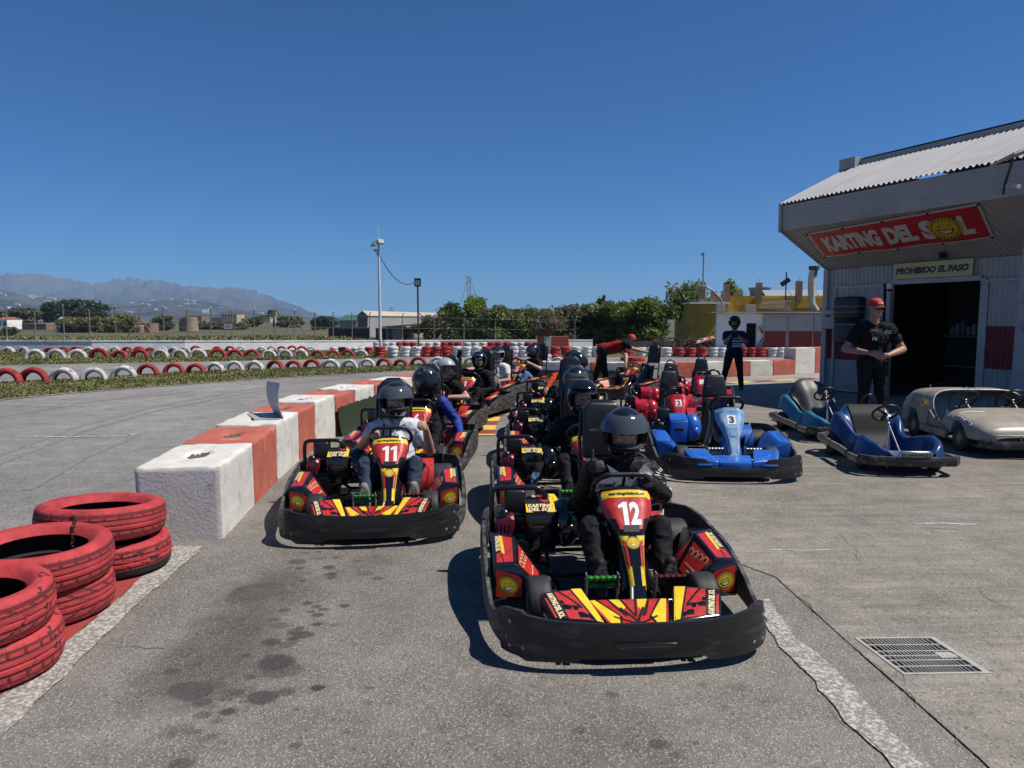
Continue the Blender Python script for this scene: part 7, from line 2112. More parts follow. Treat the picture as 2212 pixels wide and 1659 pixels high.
    return k


# yaw is the turn of the nose towards +X (degrees)
KARTS = []


def place_kart(proto, c, yaw, num, label, group, first=False):
    o = proto if first else copy_tree(proto)
    z = float(zg(*c)); o.location = (c[0], c[1], z + 0.010); o.rotation_euler = (0, 0, R(yaw))
    sl_ = [ch for ch in o.children if ch.name.startswith('number')]
    if sl_ and num and not first: sl_[0].data = number_mesh(num)
    T(o, label, 'kart', group); KARTS.append(o)
    return o


GR = 'red and black rental karts lined up in the pit lane'
proto = make_kart()
SPOTS = {}


def K_(key, c, yaw, num, label, first=False):
    SPOTS[key] = (c, yaw, place_kart(proto, c, yaw, num, label, GR, first))


K_('12', (0.545, 4.05), 3.5, '12', 'red, black and yellow racing kart numbered 12', True)
K_('11', (-1.12, 5.82), 6.7, '11', 'red, black and yellow racing kart numbered 11 beside the block wall')
K_('C2', (0.54, 5.97), 2.0, '8', 'racing kart directly behind kart 12, its number half hidden')
K_('C3', (0.63, 7.88), -1.0, '7', 'racing kart third in the file led by kart 12')
K_('C4', (0.70, 9.72), -4.0, '5', 'driverless racing kart fourth in the file led by kart 12')
K_('C5', (0.84, 11.60), -9.0, '4', 'racing kart last in the file led by kart 12')
K_('L2', (-1.15, 7.86), -4.0, '6', 'racing kart directly behind kart 11 with the blue gloved driver')
K_('L3', (-1.18, 9.85), -13.0, '3', 'racing kart third behind kart 11 carrying the silver helmet driver')
K_('L4', (-0.84, 11.95), -23.0, '1', 'racing kart of the bearded driver with raised thumb')
K_('L5', (-0.58, 13.95), -31.0, '14', 'racing kart of the white helmet driver before kart 15')
K_('15', (0.12, 15.75), -45.0, '15', 'red and black racing kart numbered 15, turned sideways at the end of the line')
K_('9', (2.42, 14.75), -50.0, '9', 'empty racing kart numbered 9 beside the bending marshal')
# ================================================================ junior karts and old fibreglass karts
M('jr_blue', (0.018, 0.115, 0.46), 0.35, rgb2=(0.10, 0.25, 0.55), vs=5, mix=(0.60, 0.85), coat=0.25, var=0.12)
M('jr_red', (0.46, 0.012, 0.026), 0.32, rgb2=(0.30, 0.010, 0.018), vs=6, mix=(0.5, 0.8), coat=0.3, var=0.12)


def junior(mat, num, c, yaw, label, scale=0.95, rub=None, src=None):
    o = copy_tree(src) if src else make_kart(mat)
    o.location = (c[0], c[1], float(zg(*c)) + 0.010); o.rotation_euler = (0, 0, R(yaw)); o.scale = (scale,) * 3
    for ch in o.children:
        if ch.name.startswith('number'): ch.data = junior_number(num)
    return T(o, label, 'kart', 'junior karts parked in the yard')


M('jr_blue_faded', (0.10, 0.27, 0.52), 0.4, rgb2=(0.42, 0.50, 0.56), vs=7, mix=(0.40, 0.72), coat=0.2, detail=9)
jb = junior('jr_blue', '3', (2.27, 7.80), -4, 'bright blue junior kart with white number 3 plate', 1.05)
for ch in jb.children:
    if ch.name.startswith('front_panel'):
        for i in range(len(ch.data.materials)): ch.data.materials[i] = MATS['jr_blue_faded']
jr = junior('jr_red', '2', (2.16, 9.72), -3, 'red junior kart with white number 2 plate behind the blue one')
junior('jr_red', None, (2.56, 11.55), -6, 'red junior kart mostly hidden behind kart number 2', src=jr)
junior('jr_red', None, (3.36, 12.95), -14, 'red junior kart parked farthest from the blue one, beside kart 9', src=jr)

# --- fibreglass tub karts
M('tub_navy', (0.010, 0.042, 0.145), 0.32, rgb2=(0.05, 0.10, 0.22), vs=5, mix=(0.55, 0.85), coat=0.25, var=0.12)
M('tub_teal', (0.03, 0.17, 0.26), 0.32, rgb2=(0.10, 0.22, 0.28), vs=5, mix=(0.55, 0.85), coat=0.25, var=0.12)
M('tub_seat', (0.009, 0.009, 0.010), 0.5, rgb2=(0.016, 0.016, 0.016), vs=6, mix=(0.5, 0.8), spec=0.12)
M('cover_cloth', (0.045, 0.045, 0.046), 0.5, var=0.25, vs=4, bump=0.25, bs=30)
M('beam_worn', (0.025, 0.023, 0.021), 0.6, rgb2=(0.20, 0.19, 0.17), vs=11, mix=(0.54, 0.72), detail=9)
M('bar_alu', (0.26, 0.25, 0.235), 0.5, metal=0.5, rgb2=(0.13, 0.12, 0.11), vs=8, mix=(0.45, 0.7))
M('shell_beige', (0.33, 0.30, 0.245), 0.42, rgb2=(0.24, 0.215, 0.175), vs=5, mix=(0.45, 0.75), metal=0.15, coat=0.15, var=0.10, bump=0.15, bs=40)
M('glitter', (0.26, 0.26, 0.255), 0.35, metal=0.6, rgb2=(0.10, 0.10, 0.105), vs=60, mix=(0.45, 0.6))


def steer(parent, c, tilt, r=.16):
    n_ = Vector((0, math.cos(R(tilt)), math.sin(R(tilt)))); ux = Vector((1, 0, 0)); uy = n_.cross(ux).normalized(); c = Vector(c)
    m_ = MB(); m_.tube([c + ux * r * math.cos(a) + uy * r * math.sin(a) for a in np.linspace(0, 2 * math.pi, 33)[:-1]], .0145, 10, closed=True)
    sw = m_.build('steering_wheel', 'black_vinyl', parent, smooth=60)
    m_ = MB()
    for a in (R(90), R(210), R(330)): m_.tube([c - n_ * .02, c + ux * r * math.cos(a) + uy * r * math.sin(a)], [.02, .011], 8)
    m_.ball(c - n_ * .015, (.045, .045, .02), 12); m_.build('spokes', 'steel_black', sw, smooth=60)
    return sw, n_


def beam(parent, pts, w, h, mat, name='bumper_bar'):
    m_ = MB(); ribbon(m_, [(x, y, z - h / 2, z + h / 2) for x, y, z in pts], w); return m_.build(name, mat, parent, smooth=30)


def tub_kart(c, yaw, mat, label, cover=False):
    k = thing('tub_kart', (c[0], c[1], float(zg(*c)) + .010), R(yaw), label, 'kart', 'old fibreglass karts before the workshop')
    Ws = ([-.80, -.74, -.60, -.42, -.2, 0, .15, .3, .48, .62], [.30, .42, .50, .51, .43, .37, .38, .45, .485, .43])
    Zr = ([-.80, -.6, -.45, -.25, -.05, .12, .28, .45, .62], [.28, .325, .36, .325, .275, .30, .42, .50, .475])
    Zi = ([-.80, -.74, -.66, .02, .12, .25, .40, .52, .62], [.28, .27, .14, .12, .15, .27, .50, .60, .60])

    def H(u, v):
        y = -.80 + 1.42 * u; t = 2 * v - 1; a = abs(t)
        w = float(np.interp(y, *Ws)); zr = float(np.interp(y, *Zr)); zi = float(np.interp(y, *Zi))
        z = zi + (zr - zi) * float(sstep(.50, .78, a)) + .025 * float(sstep(.6, .85, a)) * float(1 - sstep(.88, 1, a))
        z -= .17 * float(sstep(.86, 1.0, a)) ** 1.5
        z -= .08 * float(1 - sstep(-.80, -.72, y)) * float(1 - sstep(.80, 1, a))
        return (w * t + (.02 * t * float(sstep(.86, 1, a))), y - .05 * float(1 - sstep(-.80, -.74, y)) * (1 - a * a), z)
    m_ = MB(); m_.shell(lambda u, v: H(u, v), 44, 44, 0.008); m_.build('body_tub', mat, k, smooth=60)
    m_ = MB(); m_.shell(lambda u, v: tuple(Vector(H(.60 + .335 * u, .5 + .5 * (.50 * (2 * v - 1)))) + Vector((0, -.006, .014))), 16, 14, 0.012); m_.build('seat_pad', 'tub_seat', k, smooth=60)
    if cover:
        m_ = MB()
        m_.shell(lambda u, v: (lambda p: (p[0] * 1.02, p[1] - .05 + .04 * math.sin(9 * v + 3 * u), p[2] + .05 + .09 * u + .02 * math.sin(7 * v + 5 * u) - .12 * abs(2 * v - 1) ** 4 * u))(H(.58 + .40 * u, .5 + .5 * (.70 * (2 * v - 1)))), 22, 26, 0.01)
        m_.build('seat_cover', 'cover_cloth', k, smooth=70)
    for s in (-1, 1): wheel(k, s * .435, -.48, .125, .11, s); wheel(k, s * .45, .40, .135, .13, s)
    beam(k, [(-.60, -.74, .165), (-.50, -.86, .165), (-.15, -.905, .165), (.15, -.905, .165), (.50, -.86, .165), (.60, -.74, .165)], .05, .095, 'beam_worn', 'front_bumper')
    for s in (-1, 1):
        P = [(.60, -.72, .15), (.61, -.62, .15), (.61, -.45, .15)]; Q = [(.60, -.36, .16), (.585, -.1, .17), (.575, .2, .17)]; S_ = [(.585, .22, .18), (.60, .45, .19), (.58, .66, .19), (.40, .80, .19)]
        for L_ in (P, Q, S_):
            L2 = L_ if s > 0 else [(-x, y, z) for x, y, z in L_[::-1]]
            beam(k, L2, .03, .075, 'bar_alu', 'side_bar')
    m_ = MB(); m_.tube([(-.19, -.885, .21), (-.185, -.90, .255), (-.15, -.905, .27), (.15, -.905, .27), (.185, -.90, .255), (.19, -.885, .21)], .011, 8); m_.build('bumper_loop', 'steel', k, smooth=60)
    m_ = MB(); m_.box((0, -.885, .235), (.32, .006, .035), None, 0); put_text(m_, 'ECARKART', lambda a, b: (a, -.889, .235 + b), (0, 0), .30, .03, mi=1, height=.030); m_.build('name_plate', ['steel_worn', 'print_black'], k)
    sw, n_ = steer(k, (0, -.10, .585), 52)
    m_ = MB(); m_.tube([(0, -.12, .57), (0, -.20, .46)], .014, 8); m_.tube([(0, -.19, .47), (-.09, -.36, .13)], .010, 8); m_.tube([(0, -.19, .47), (.07, -.44, .13)], .010, 8); m_.tube([(0, -.19, .47), (.0, -.24, .13)], .012, 8)
    m_.ball((0, -.19, .47), .022, 8); m_.build('steering_post', 'steel', k, smooth=60)
    for s in (-1, 1): m_ = MB(); m_.tube([(s * .22 - .06, -.60, .13), (s * .22 - .06, -.61, .185), (s * .22 + .06, -.61, .185), (s * .22 + .06, -.60, .13)], .008, 6); m_.build('pedal', 'steel', k, smooth=60)
    k.scale = (.84, .92, .97)
    en = thing('engine', (0.06, .74, .1)); en.parent = k
    MB().rbox((0, 0, .14), (.30, .22, .24), .03).build('block', 'steel_black', en, smooth=40)
    m_ = MB(); m_.rbox((.06, -.02, .37), (.20, .16, .10), .03, 3); m_.lathe([(0, .03), (.03, .03), (.03, 0)], 12, Matrix.Translation((.06, -.02, .42))); m_.build('tank', M('tank_cream', (0.5, 0.47, 0.40), 0.45), en, smooth=40)
    MB().rbox((-.13, .0, .36), (.14, .14, .09), .02).build('air_box', 'black_plastic', en, smooth=40)
    m_ = MB(); m_.tube(catmull([(.02, .08, -.02), (.02, .08, .45), (.05, .08, .56), (.12, .08, .60), (.19, .08, .56), (.22, .08, .45), (.22, .08, -.02)], 5), .017, 10); m_.build('hoop', 'steel_black', en, smooth=60)
    MB().box((0, .65, .09), (.95, .35, .02)).build('rear_deck', 'steel_black', k)
    m_ = MB()
    for s in (-1, 1): m_.tube([(s * .3, -.84, .10), (s * .3, .75, .10)], .018, 8); m_.tube([(s * .58, -.5, .14), (s * .3, -.5, .10)], .012, 6); m_.tube([(s * .56, .05, .15), (s * .3, .05, .10)], .012, 6); m_.tube([(s * .57, .6, .17), (s * .3, .6, .10)], .012, 6)
    m_.tube([(-.45, .40, .135), (.45, .40, .135)], .016, 8); m_.tube([(-.43, -.48, .125), (.43, -.48, .125)], .012, 8); m_.tube([(0, -.86, .15), (0, -.8, .10), (.3, -.8, .10)], .012, 6); m_.tube([(-.3, -.8, .10), (.3, -.8, .10)], .012, 6)
    m_.build('chassis', 'steel_black', k, smooth=60)
    return k


tub_kart((4.16, 7.92), -5, 'tub_navy', 'dark blue fibreglass tub kart with bare seat and looped front bumper')
tub_kart((4.34, 9.90), 2, 'tub_teal', 'light blue fibreglass tub kart with a grey cloth over its seat', True)


def toy_car(c, yaw):
    k = thing('toy_car', (c[0], c[1], float(zg(*c)) + .010), R(yaw), 'beige fibreglass two seat toy car lettered GALFER on its wing', 'kart', 'old fibreglass karts before the workshop')

    def sec(y, w, zl, zt, th, p=.42, q=.55):
        cc, ss = math.cos(th), math.sin(th)
        return (w * math.copysign(abs(cc) ** p, cc), y, zl + (zt - zl) * abs(ss) ** q)
    Wh = ([-.98, -.92, -.75, -.5, -.2], [.44, .54, .60, .63, .60]); Zh = ([-.98, -.94, -.80, -.55, -.20], [.24, .335, .40, .455, .485])

    def hood(u, v):
        y = -.98 + .80 * u; w = float(np.interp(y, *Wh)); zt = float(np.interp(y, *Zh)); th = math.pi * (1 - v)
        zl = .19 + .185 * math.exp(-((y + .52) / .135) ** 4)
        return sec(y, w, min(zl, zt - .03), zt, th)
    m_ = MB(); m_.shell(hood, 34, 40, -0.008); from mathutils.bvhtree import BVHTree; m_.bvh = BVHTree.FromPolygons(m_.v, m_.f)
    hb = m_.bvh; m_.build('hood', 'shell_beige', k, smooth=50)
    m_ = MB(); m_.bvh = hb
    Wd = Vector((-.80, -.15, .55)).normalized(); o_ = Vector((-.60, -.62, .385)); ax = Vector((.10, -.93, -.25)).normalized(); vy = Wd.cross(ax).normalized()
    fn = lambda a, b: tuple(o_ + ax * a + vy * b)
    m_.project([(-.115, -.028), (.115, -.028), (.115, .028), (-.115, .028)], fn, Wd, .004, 0, 3); m_.project([(-.108, -.022), (.108, -.022), (.108, .022), (-.108, .022)], fn, Wd, .005, 1, 3)
    put_text(m_, 'GALFER', fn, (0, 0), .195, .05, mi=0, height=.032, way=Wd, off=.0065)
    m_.build('wing_sticker', ['print_black', 'print_white'], k)
    m_ = MB(); m_.bvh = hb; f2 = lambda a, b: (-.40 + a, -.40 + b - a * .35, .47); m_.project([(-.13, -.022), (.13, -.022), (.13, .022), (-.13, .022)], f2, (0, 0, 1), .004, 0, 2); m_.build('hood_label', 'print_white', k)

    def cowl(u, v):
        th = math.pi * (1 - v); s = math.sin(th)
        y0 = -.02 + .26 * s ** .6; y = y0 + (.98 - y0) * u
        w = float(np.interp(y, [0, .3, .6, .98], [.60, .62, .62, .55])); zt = float(np.interp(y, [0, .25, .5, .85, .98], [.66, .675, .675, .635, .56]))
        zl = .20 + .20 * math.exp(-((y - .56) / .16) ** 4)
        return sec(y, w, zl, zt, th, .36, .50)
    m_ = MB(); m_.shell(cowl, 30, 44, -0.010); m_.build('rear_cowl', 'shell_beige', k, smooth=50)
    m_ = MB(); m_.tube([cowl(0, v / 44) for v in range(45)], .016, 8); m_.build('opening_trim', 'bar_alu', k, smooth=60)
    m_ = MB(); m_.tube([cowl(.97, v / 20) for v in range(21)], .014, 6); m_.build('cowl_edge', 'shell_beige', k)
    m_ = MB(); m_.shell(lambda u, v: ((2 * v - 1) * (.56 - .05 * u), .34 + .16 * u + .06 * abs(2 * v - 1) ** 2 * -1 + .05 * math.sin(math.pi * 2 * v) ** 2, .10 + .53 * u * (1 - .10 * abs(2 * v - 1) ** 3)), 10, 20, .008); m_.build('seat_back', 'glitter', k, smooth=60)
    MB().box((0, -.05, .105), (1.08, 1.5, .012)).build('floor', 'steel_worn', k)
    m_ = MB(); m_.shell(lambda u, v: ((2 * v - 1) * .52, .0 + .36 * u, .15 + .04 * math.cos(math.pi * 4 * v) - .02 * u), 6, 18, .02); m_.build('seat_base', 'tub_seat', k, smooth=60)
    for s in (-1, 1):
        m_ = MB(); m_.shell(lambda u, v: (s * (.60 - .02 * math.sin(math.pi * v)), -.22 + .30 * u, .18 + (.13 + .16 * abs(2 * u - 1) ** 2.2 + (.0 if u > .5 else .0)) * v), 10, 5, s * -.008); m_.build('sill', 'shell_beige', k, smooth=50)
        m_ = MB(); m_.tube([(s * .645, .16, .20), (s * .645, .13, .40), (s * .645, .10, .42), (s * .645, -.18, .22), (s * .645, -.30, .23), (s * .645, -.33, .18)], .012, 8); m_.build('side_rail', 'bar_alu', k, smooth=60)
        L_ = [(.655, -.32, .17), (.665, 0, .18), (.655, .30, .18)]; beam(k, L_ if s > 0 else [(-x, y, z) for x, y, z in L_[::-1]], .04, .085, 'bar_alu', 'side_bar')
        wheel(k, s * .545, -.52, .155, .13, s); wheel(k, s * .545, .56, .165, .15, s)
    beam(k, [(-.60, -.90, .155), (-.52, -1.02, .155), (0, -1.06, .155), (.52, -1.02, .155), (.60, -.90, .155)], .05, .09, 'beam_worn', 'front_bumper')
    m_ = MB(); m_.tube([(-.50, -1.00, .20), (-.50, -1.01, .25), (-.46, -1.02, .265), (.46, -1.02, .265), (.50, -1.01, .25), (.50, -1.00, .20)], .012, 8)
    for x in (-.2, .2): m_.tube([(x, -1.03, .2), (x, -1.02, .265)], .010, 6)
    m_.build('bumper_loop', 'bar_alu', k, smooth=60)
    for x in (-.30, .28):
        sw, n_ = steer(k, (x, -.04, .585), 42, .165)
        MB().tube([(x, -.06, .57), (x, -.26, .42)], .012, 8).build('steering_column', 'steel_worn', k, smooth=60)
    m_ = MB(); m_.lathe([(.0, .0), (.05, .0), (.055, .006), (.075, .006), (.08, 0), (.095, 0), (.10, -.005)], 20, Matrix.Translation((.02, .42, .682))); m_.build('filler_ring', 'steel_black', k, smooth=40)
    m_ = MB(); m_.tube([(-.40, .58, .655), (-.40, .58, .70)], .005, 6); m_.ball((-.40, .58, .70), .007, 6); m_.build('roof_pin', 'steel', k)
    m_ = MB()
    fn = lambda a, b: (-.632 + .0 * a, .30 - a, .50 + b)
    m_.poly([(-.045, -.05), (.045, -.05), (.045, .0), (.038, .035), (.015, .055), (-.015, .055), (-.038, .035), (-.045, 0)], lift(fn, .004), 0); m_.poly([(-.025, -.01), (.025, -.01), (0, .035)], lift(fn, .006), 1); m_.build('yellow_sticker', ['kart_yellow', 'print_black'], k)
    m_ = MB(); m_.tube(catmull([(-.30, .99, .2), (-.36, 1.06, .42), (-.2, 1.08, .5), (.2, 1.08, .5), (.36, 1.06, .42), (.30, .99, .2)], 4), .018, 8); m_.build('rear_hoop', 'steel_black', k, smooth=60)
    return k


toy_car((6.08, 9.05), -3)
# ================================================================ people
M('skin', (0.42, 0.235, 0.16), 0.5, var=0.10, vs=30)
M('skin_tan', (0.34, 0.185, 0.12), 0.5, var=0.10, vs=30)
M('lip', (0.30, 0.12, 0.10), 0.5)
M('hair_dark', (0.025, 0.018, 0.013), 0.6, var=0.3, vs=60)
M('eye_white', (0.6, 0.58, 0.55), 0.3)
M('eye_dark', (0.02, 0.015, 0.012), 0.2)


def cloth(name, rgb, rough=0.85, b=0.35, bs=14):
    m = M(name, rgb, rough, var=0.18, vs=9, bump=b, bs=bs, spec=0.2)
    return m


cloth('c_black', (0.009, 0.009, 0.010)); cloth('c_softshell', (0.012, 0.012, 0.013), 0.55, 0.3, 10); cloth('c_trouser', (0.011, 0.011, 0.012), 0.8, 0.5, 16); cloth('c_polo', (0.50, 0.51, 0.54)); cloth('c_jeans_dark', (0.030, 0.042, 0.070), 0.85, 0.4, 25); cloth('c_jeans', (0.10, 0.19, 0.34), 0.85, 0.4, 25)
cloth('c_white', (0.55, 0.55, 0.56)); cloth('c_navy', (0.015, 0.018, 0.075)); cloth('c_blue', (0.015, 0.035, 0.22), 0.6); cloth('c_red', (0.24, 0.010, 0.012)); cloth('c_orange', (0.50, 0.06, 0.012)); cloth('c_grey', (0.16, 0.155, 0.145)); cloth('c_khaki', (0.14, 0.12, 0.095))
cloth('glove_black', (0.024, 0.024, 0.026), 0.55); M('glove_blue', (0.012, 0.014, 0.02), 0.7, rgb2=(0.10, 0.20, 0.42), vs=16, mix=(0.5, 0.56)); cloth('shoe_black', (0.014, 0.014, 0.014), 0.6); cloth('shoe_grey', (0.20, 0.19, 0.17), 0.7); M('sole', (0.035, 0.035, 0.035), 0.7, bump=1.0, bs=60); M('sole_tan', (0.17, 0.155, 0.12), 0.8, bump=1.0, bs=70)


def cone_mesh(p0, r0, p1, r1, n=10):
    """closed round-ended tapered limb"""
    p0, p1 = np.array(p0, float), np.array(p1, float); d = p1 - p0; L = np.linalg.norm(d)
    if L < 1e-5: d = np.array((0, 0, 1.0)); L = 1e-5
    d = d / L; a = np.cross(d, (0.31, 0.2, 0.93)); a /= np.linalg.norm(a); b = np.cross(d, a)
    rings = []
    for t in np.linspace(-90, 0, 4)[1:]: rings.append((p0 + d * r0 * math.sin(R(t)), r0 * math.cos(R(t))))
    for t in np.linspace(0, 90, 4)[:-1]: rings.append((p1 + d * r1 * math.sin(R(t)), r1 * math.cos(R(t))))
    V = [p0 - d * r0]; F = []
    for c, r in rings:
        for j in range(n):
            th = 2 * math.pi * j / n; V.append(c + (a * math.cos(th) + b * math.sin(th)) * r)
    V.append(p1 + d * r1); k = len(rings)
    for j in range(n): F.append((0, 1 + (j + 1) % n, 1 + j)); F.append((len(V) - 1, 1 + (k - 1) * n + j, 1 + (k - 1) * n + (j + 1) % n))
    for i in range(k - 1):
        for j in range(n): F.append((1 + i * n + j, 1 + i * n + (j + 1) % n, 1 + (i + 1) * n + (j + 1) % n, 1 + (i + 1) * n + j))
    return V, F


class Body:
    """round limbs grown together into one continuous figure"""

    def __init__(s): s.seg = []

    def chain(s, mat, *pr):
        """pr: (point, radius) pairs"""
        for (p0, r0), (p1, r1) in zip(pr[:-1], pr[1:]): s.seg.append((mat, Vector(p0), r0, Vector(p1), r1))
        return s

    def blob(s, mat, c, r): s.seg.append((mat, Vector(c), r, Vector(c) + Vector((0, 0, 1e-4)), r)); return s

    def build(s, name, parent, vox=0.012, smooth=3, M_=None):
        V, F = [], []
        for (m, p0, r0, p1, r1) in s.seg:
            v, f = cone_mesh(p0, r0, p1, r1); o = len(V); V += [tuple(x) for x in v]; F += [tuple(i + o for i in q) for q in f]
        me = bpy.data.meshes.new('tmp'); me.from_pydata(V, [], F)
        ob = bpy.data.objects.new('tmp', me); COL.objects.link(ob)
        rm = ob.modifiers.new('r', 'REMESH'); rm.mode = 'VOXEL'; rm.voxel_size = vox; rm.adaptivity = 0
        sm = ob.modifiers.new('s', 'SMOOTH'); sm.factor = 0.5; sm.iterations = smooth
        dg = bpy.context.evaluated_depsgraph_get()
        res = bpy.data.meshes.new_from_object(ob.evaluated_get(dg))
        bpy.data.objects.remove(ob); bpy.data.meshes.remove(me)
        res.name = name
        n = len(res.polygons); C = np.zeros(n * 3); res.polygons.foreach_get('center', C); C = C.reshape(-1, 3)
        best = np.full(n, 1e9); idx = np.zeros(n, np.int32); names = []
        for (m, p0, r0, p1, r1) in s.seg:
            if m not in names: names.append(m)
            a = np.array(p0); d = np.array(p1) - a; L2 = max(d @ d, 1e-9)
            t = np.clip(((C - a) @ d) / L2, 0, 1); q = a + t[:, None] * d
            dist = np.linalg.norm(C - q, axis=1) - (r0 + (r1 - r0) * t)
            k = dist < best; best[k] = dist[k]; idx[k] = names.index(m)
        # folds in the cloth
        cl = np.array([nm.startswith('c_') for nm in names])[idx]
        if cl.any():
            nv = len(res.vertices); co = np.zeros(nv * 3); res.vertices.foreach_get('co', co); co = co.reshape(-1, 3)
            nr = np.zeros(nv * 3); res.vertices.foreach_get('normal', nr); nr = nr.reshape(-1, 3)
            fl = np.zeros(nv, bool); ok = np.ones(nv, bool)
            for p, c_ in zip(res.polygons, cl):
                for v in p.vertices:
                    if c_: fl[v] = True
                    else: ok[v] = False
            for i in np.nonzero(fl & ok)[0]:
                p = Vector(co[i]); f = 1 - abs(noise.noise(p * 13 + Vector((3, 1, 7)))); g = 1 - abs(noise.noise(Vector((p.x * 22, p.y * 22, p.z * 34))))
                co[i] += nr[i] * ((f * f - 0.55) * 0.013 + (g - 0.6) * 0.006)
            res.vertices.foreach_set('co', co.ravel()); res.update()
        res.materials.clear()
        for m in names: res.materials.append(MATS[m])
        res.polygons.foreach_set('material_index', idx); res.polygons.foreach_set('use_smooth', np.ones(n, bool)); res.update()
        o = bpy.data.objects.new(name, res); COL.objects.link(o); o.parent = parent
        return o


def hand(b, w, d, n, mat, pose='grip', side=1, s=1.0):
    """w wrist, d hand direction, n palm normal (towards what is held); side +1: thumb on the d x n side"""
    w, d, n = Vector(w), Vector(d).normalized(), Vector(n); n = (n - d * n.dot(d)).normalized(); t = d.cross(n) * side
    kn = [(-.030, .082), (-.010, .088), (.011, .086), (.031, .078)]
    ln = [(.030, .022, .018), (.040, .028, .020), (.036, .026, .020), (.034, .024, .019)]
    for i in range(4):
        x, y = kn[i][0] * s, kn[i][1] * s; k = w + d * y + t * x
        b.chain(mat, (w + t * x * .55 + d * .01, .019 * s), (k, .0135 * s))
        curl = {'grip': (65, 80, 60), 'thumb': (80, 95, 70), 'relax': (18, 28, 22), 'fold': (35, 45, 35), 'flat': (5, 8, 6)}[pose]
        a = 0; p = k
        for j in range(3):
            a += curl[j]; q = p + (d * math.cos(R(a)) + n * math.sin(R(a))) * ln[i][j] * 1.25 * s
            b.chain(mat, (p, (.0115 - .0012 * j) * s), (q, (.0105 - .0014 * j) * s)); p = q
    b.chain(mat, (w, .021 * s), (w + d * .05 * s, .026 * s))
    tb = w + t * .028 * s + d * .028 * s
    if pose == 'thumb':
        td = (t * 1.0 + d * .12).normalized(); b.chain(mat, (w + d * .02, .018 * s), (tb + t * .008, .0155 * s), (tb + td * .048 * s, .0125 * s), (tb + td * .078 * s, .0105 * s))
    else:
        b.chain(mat, (w + d * .015, .018 * s), (tb + n * .006, .0145 * s), (tb + (t * .25 + d * .75 + n * .65).normalized() * .040 * s, .012 * s), (tb + (t * .05 + d * .75 + n * .85).normalized() * .066 * s, .010 * s))


def head(b, c, f, u, skin='skin', hair=None, beard=None, s=1.0):
    """c head centre, f facing, u up"""
    c, f, u = Vector(c), Vector(f).normalized(), Vector(u); u = (u - f * f.dot(u)).normalized(); r = f.cross(u)
    P = lambda x, y, z: c + (r * x + f * y + u * z) * s
    b.chain(skin, (P(0, -.025, .035), .082 * s), (P(0, .020, .030), .076 * s)); b.chain(skin, (P(0, .025, .02), .070 * s), (P(0, .035, -.055), .052 * s), (P(0, .052, -.088), .030 * s))
    for q in (-1, 1):
        b.chain(skin, (P(q * .045, .02, -.04), .040 * s), (P(q * .02, .05, -.085), .028 * s)); b.chain(skin, (P(q * .014, .088, .030), .014 * s), (P(q * .048, .072, .030), .013 * s)); b.blob(skin, P(q * .042, .072, -.012), .024 * s)
        b.chain(skin, (P(q * .078, -.005, .018), .013 * s), (P(q * .076, .0, -.022), .010 * s))
    b.chain(skin, (P(0, .094, .020), .008 * s), (P(0, .112, -.018), .0125 * s)); b.chain(skin, (P(-.012, .098, -.022), .009 * s), (P(.012, .098, -.022), .009 * s))
    b.chain('lip', (P(-.020, .086, -.050), .007 * s), (P(.020, .086, -.050), .007 * s))
    if beard:
        for q in (-1, 1): b.chain(beard, (P(q * .066, .02, -.03), .020 * s), (P(q * .045, .055, -.075), .022 * s), (P(0, .080, -.092), .022 * s))
        b.chain(beard, (P(-.026, .094, -.036), .0065 * s), (P(.026, .094, -.036), .0065 * s)); b.chain(beard, (P(0, .085, -.066), .012 * s), (P(0, .08, -.09), .02 * s))
    if hair: b.chain(hair, (P(0, -.030, .055), .086 * s), (P(0, .0, .062), .078 * s)); b.chain(hair, (P(0, -.05, .0), .072 * s), (P(0, -.04, .05), .08 * s))
    return P


def eyes(parent, P, name='eye', s=1.0, brow='hair_dark'):
    for q in (-1, 1):
        m_ = MB(); m_.ball(P(q * .031, .079, .008), .0105 * s, 10, mi=0); m_.ball(P(q * .031, .0875, .008), .0045 * s, 8, mi=1); m_.build('eye', ['eye_white', 'eye_dark'], parent, smooth=60)
        m_ = MB(); m_.tube([P(q * .014, .100, .026), P(q * .032, .100, .032), P(q * .050, .086, .027)], [.004, .0045, .0025], 6); m_.build('eyebrow', brow, parent, smooth=60)


VIS = glass('visor_clear', (0.10, 0.115, 0.135), 0.50, 0.08); VISD = glass('visor_dark', (0.008, 0.009, 0.012), 0.93, 0.05); glass('visor_smoke', (0.02, 0.022, 0.025), 0.72, 0.05)
M('h_black', (0.008, 0.008, 0.010), 0.18, coat=0.7); M('h_silver', (0.30, 0.31, 0.33), 0.35, coat=0.2); M('h_white', (0.62, 0.62, 0.62), 0.25, coat=0.5, rgb2=(0.05, 0.05, 0.05), vs=9, mix=(0.64, 0.66)); M('h_pattern', (0.012, 0.012, 0.013), 0.3, coat=0.5, rgb2=(0.10, 0.10, 0.10), vs=22, mix=(0.56, 0.60)); M('h_camo', (0.010, 0.016, 0.035), 0.3, coat=0.4, rgb2=(0.36, 0.46, 0.04), vs=13, mix=(0.55, 0.58), detail=1)


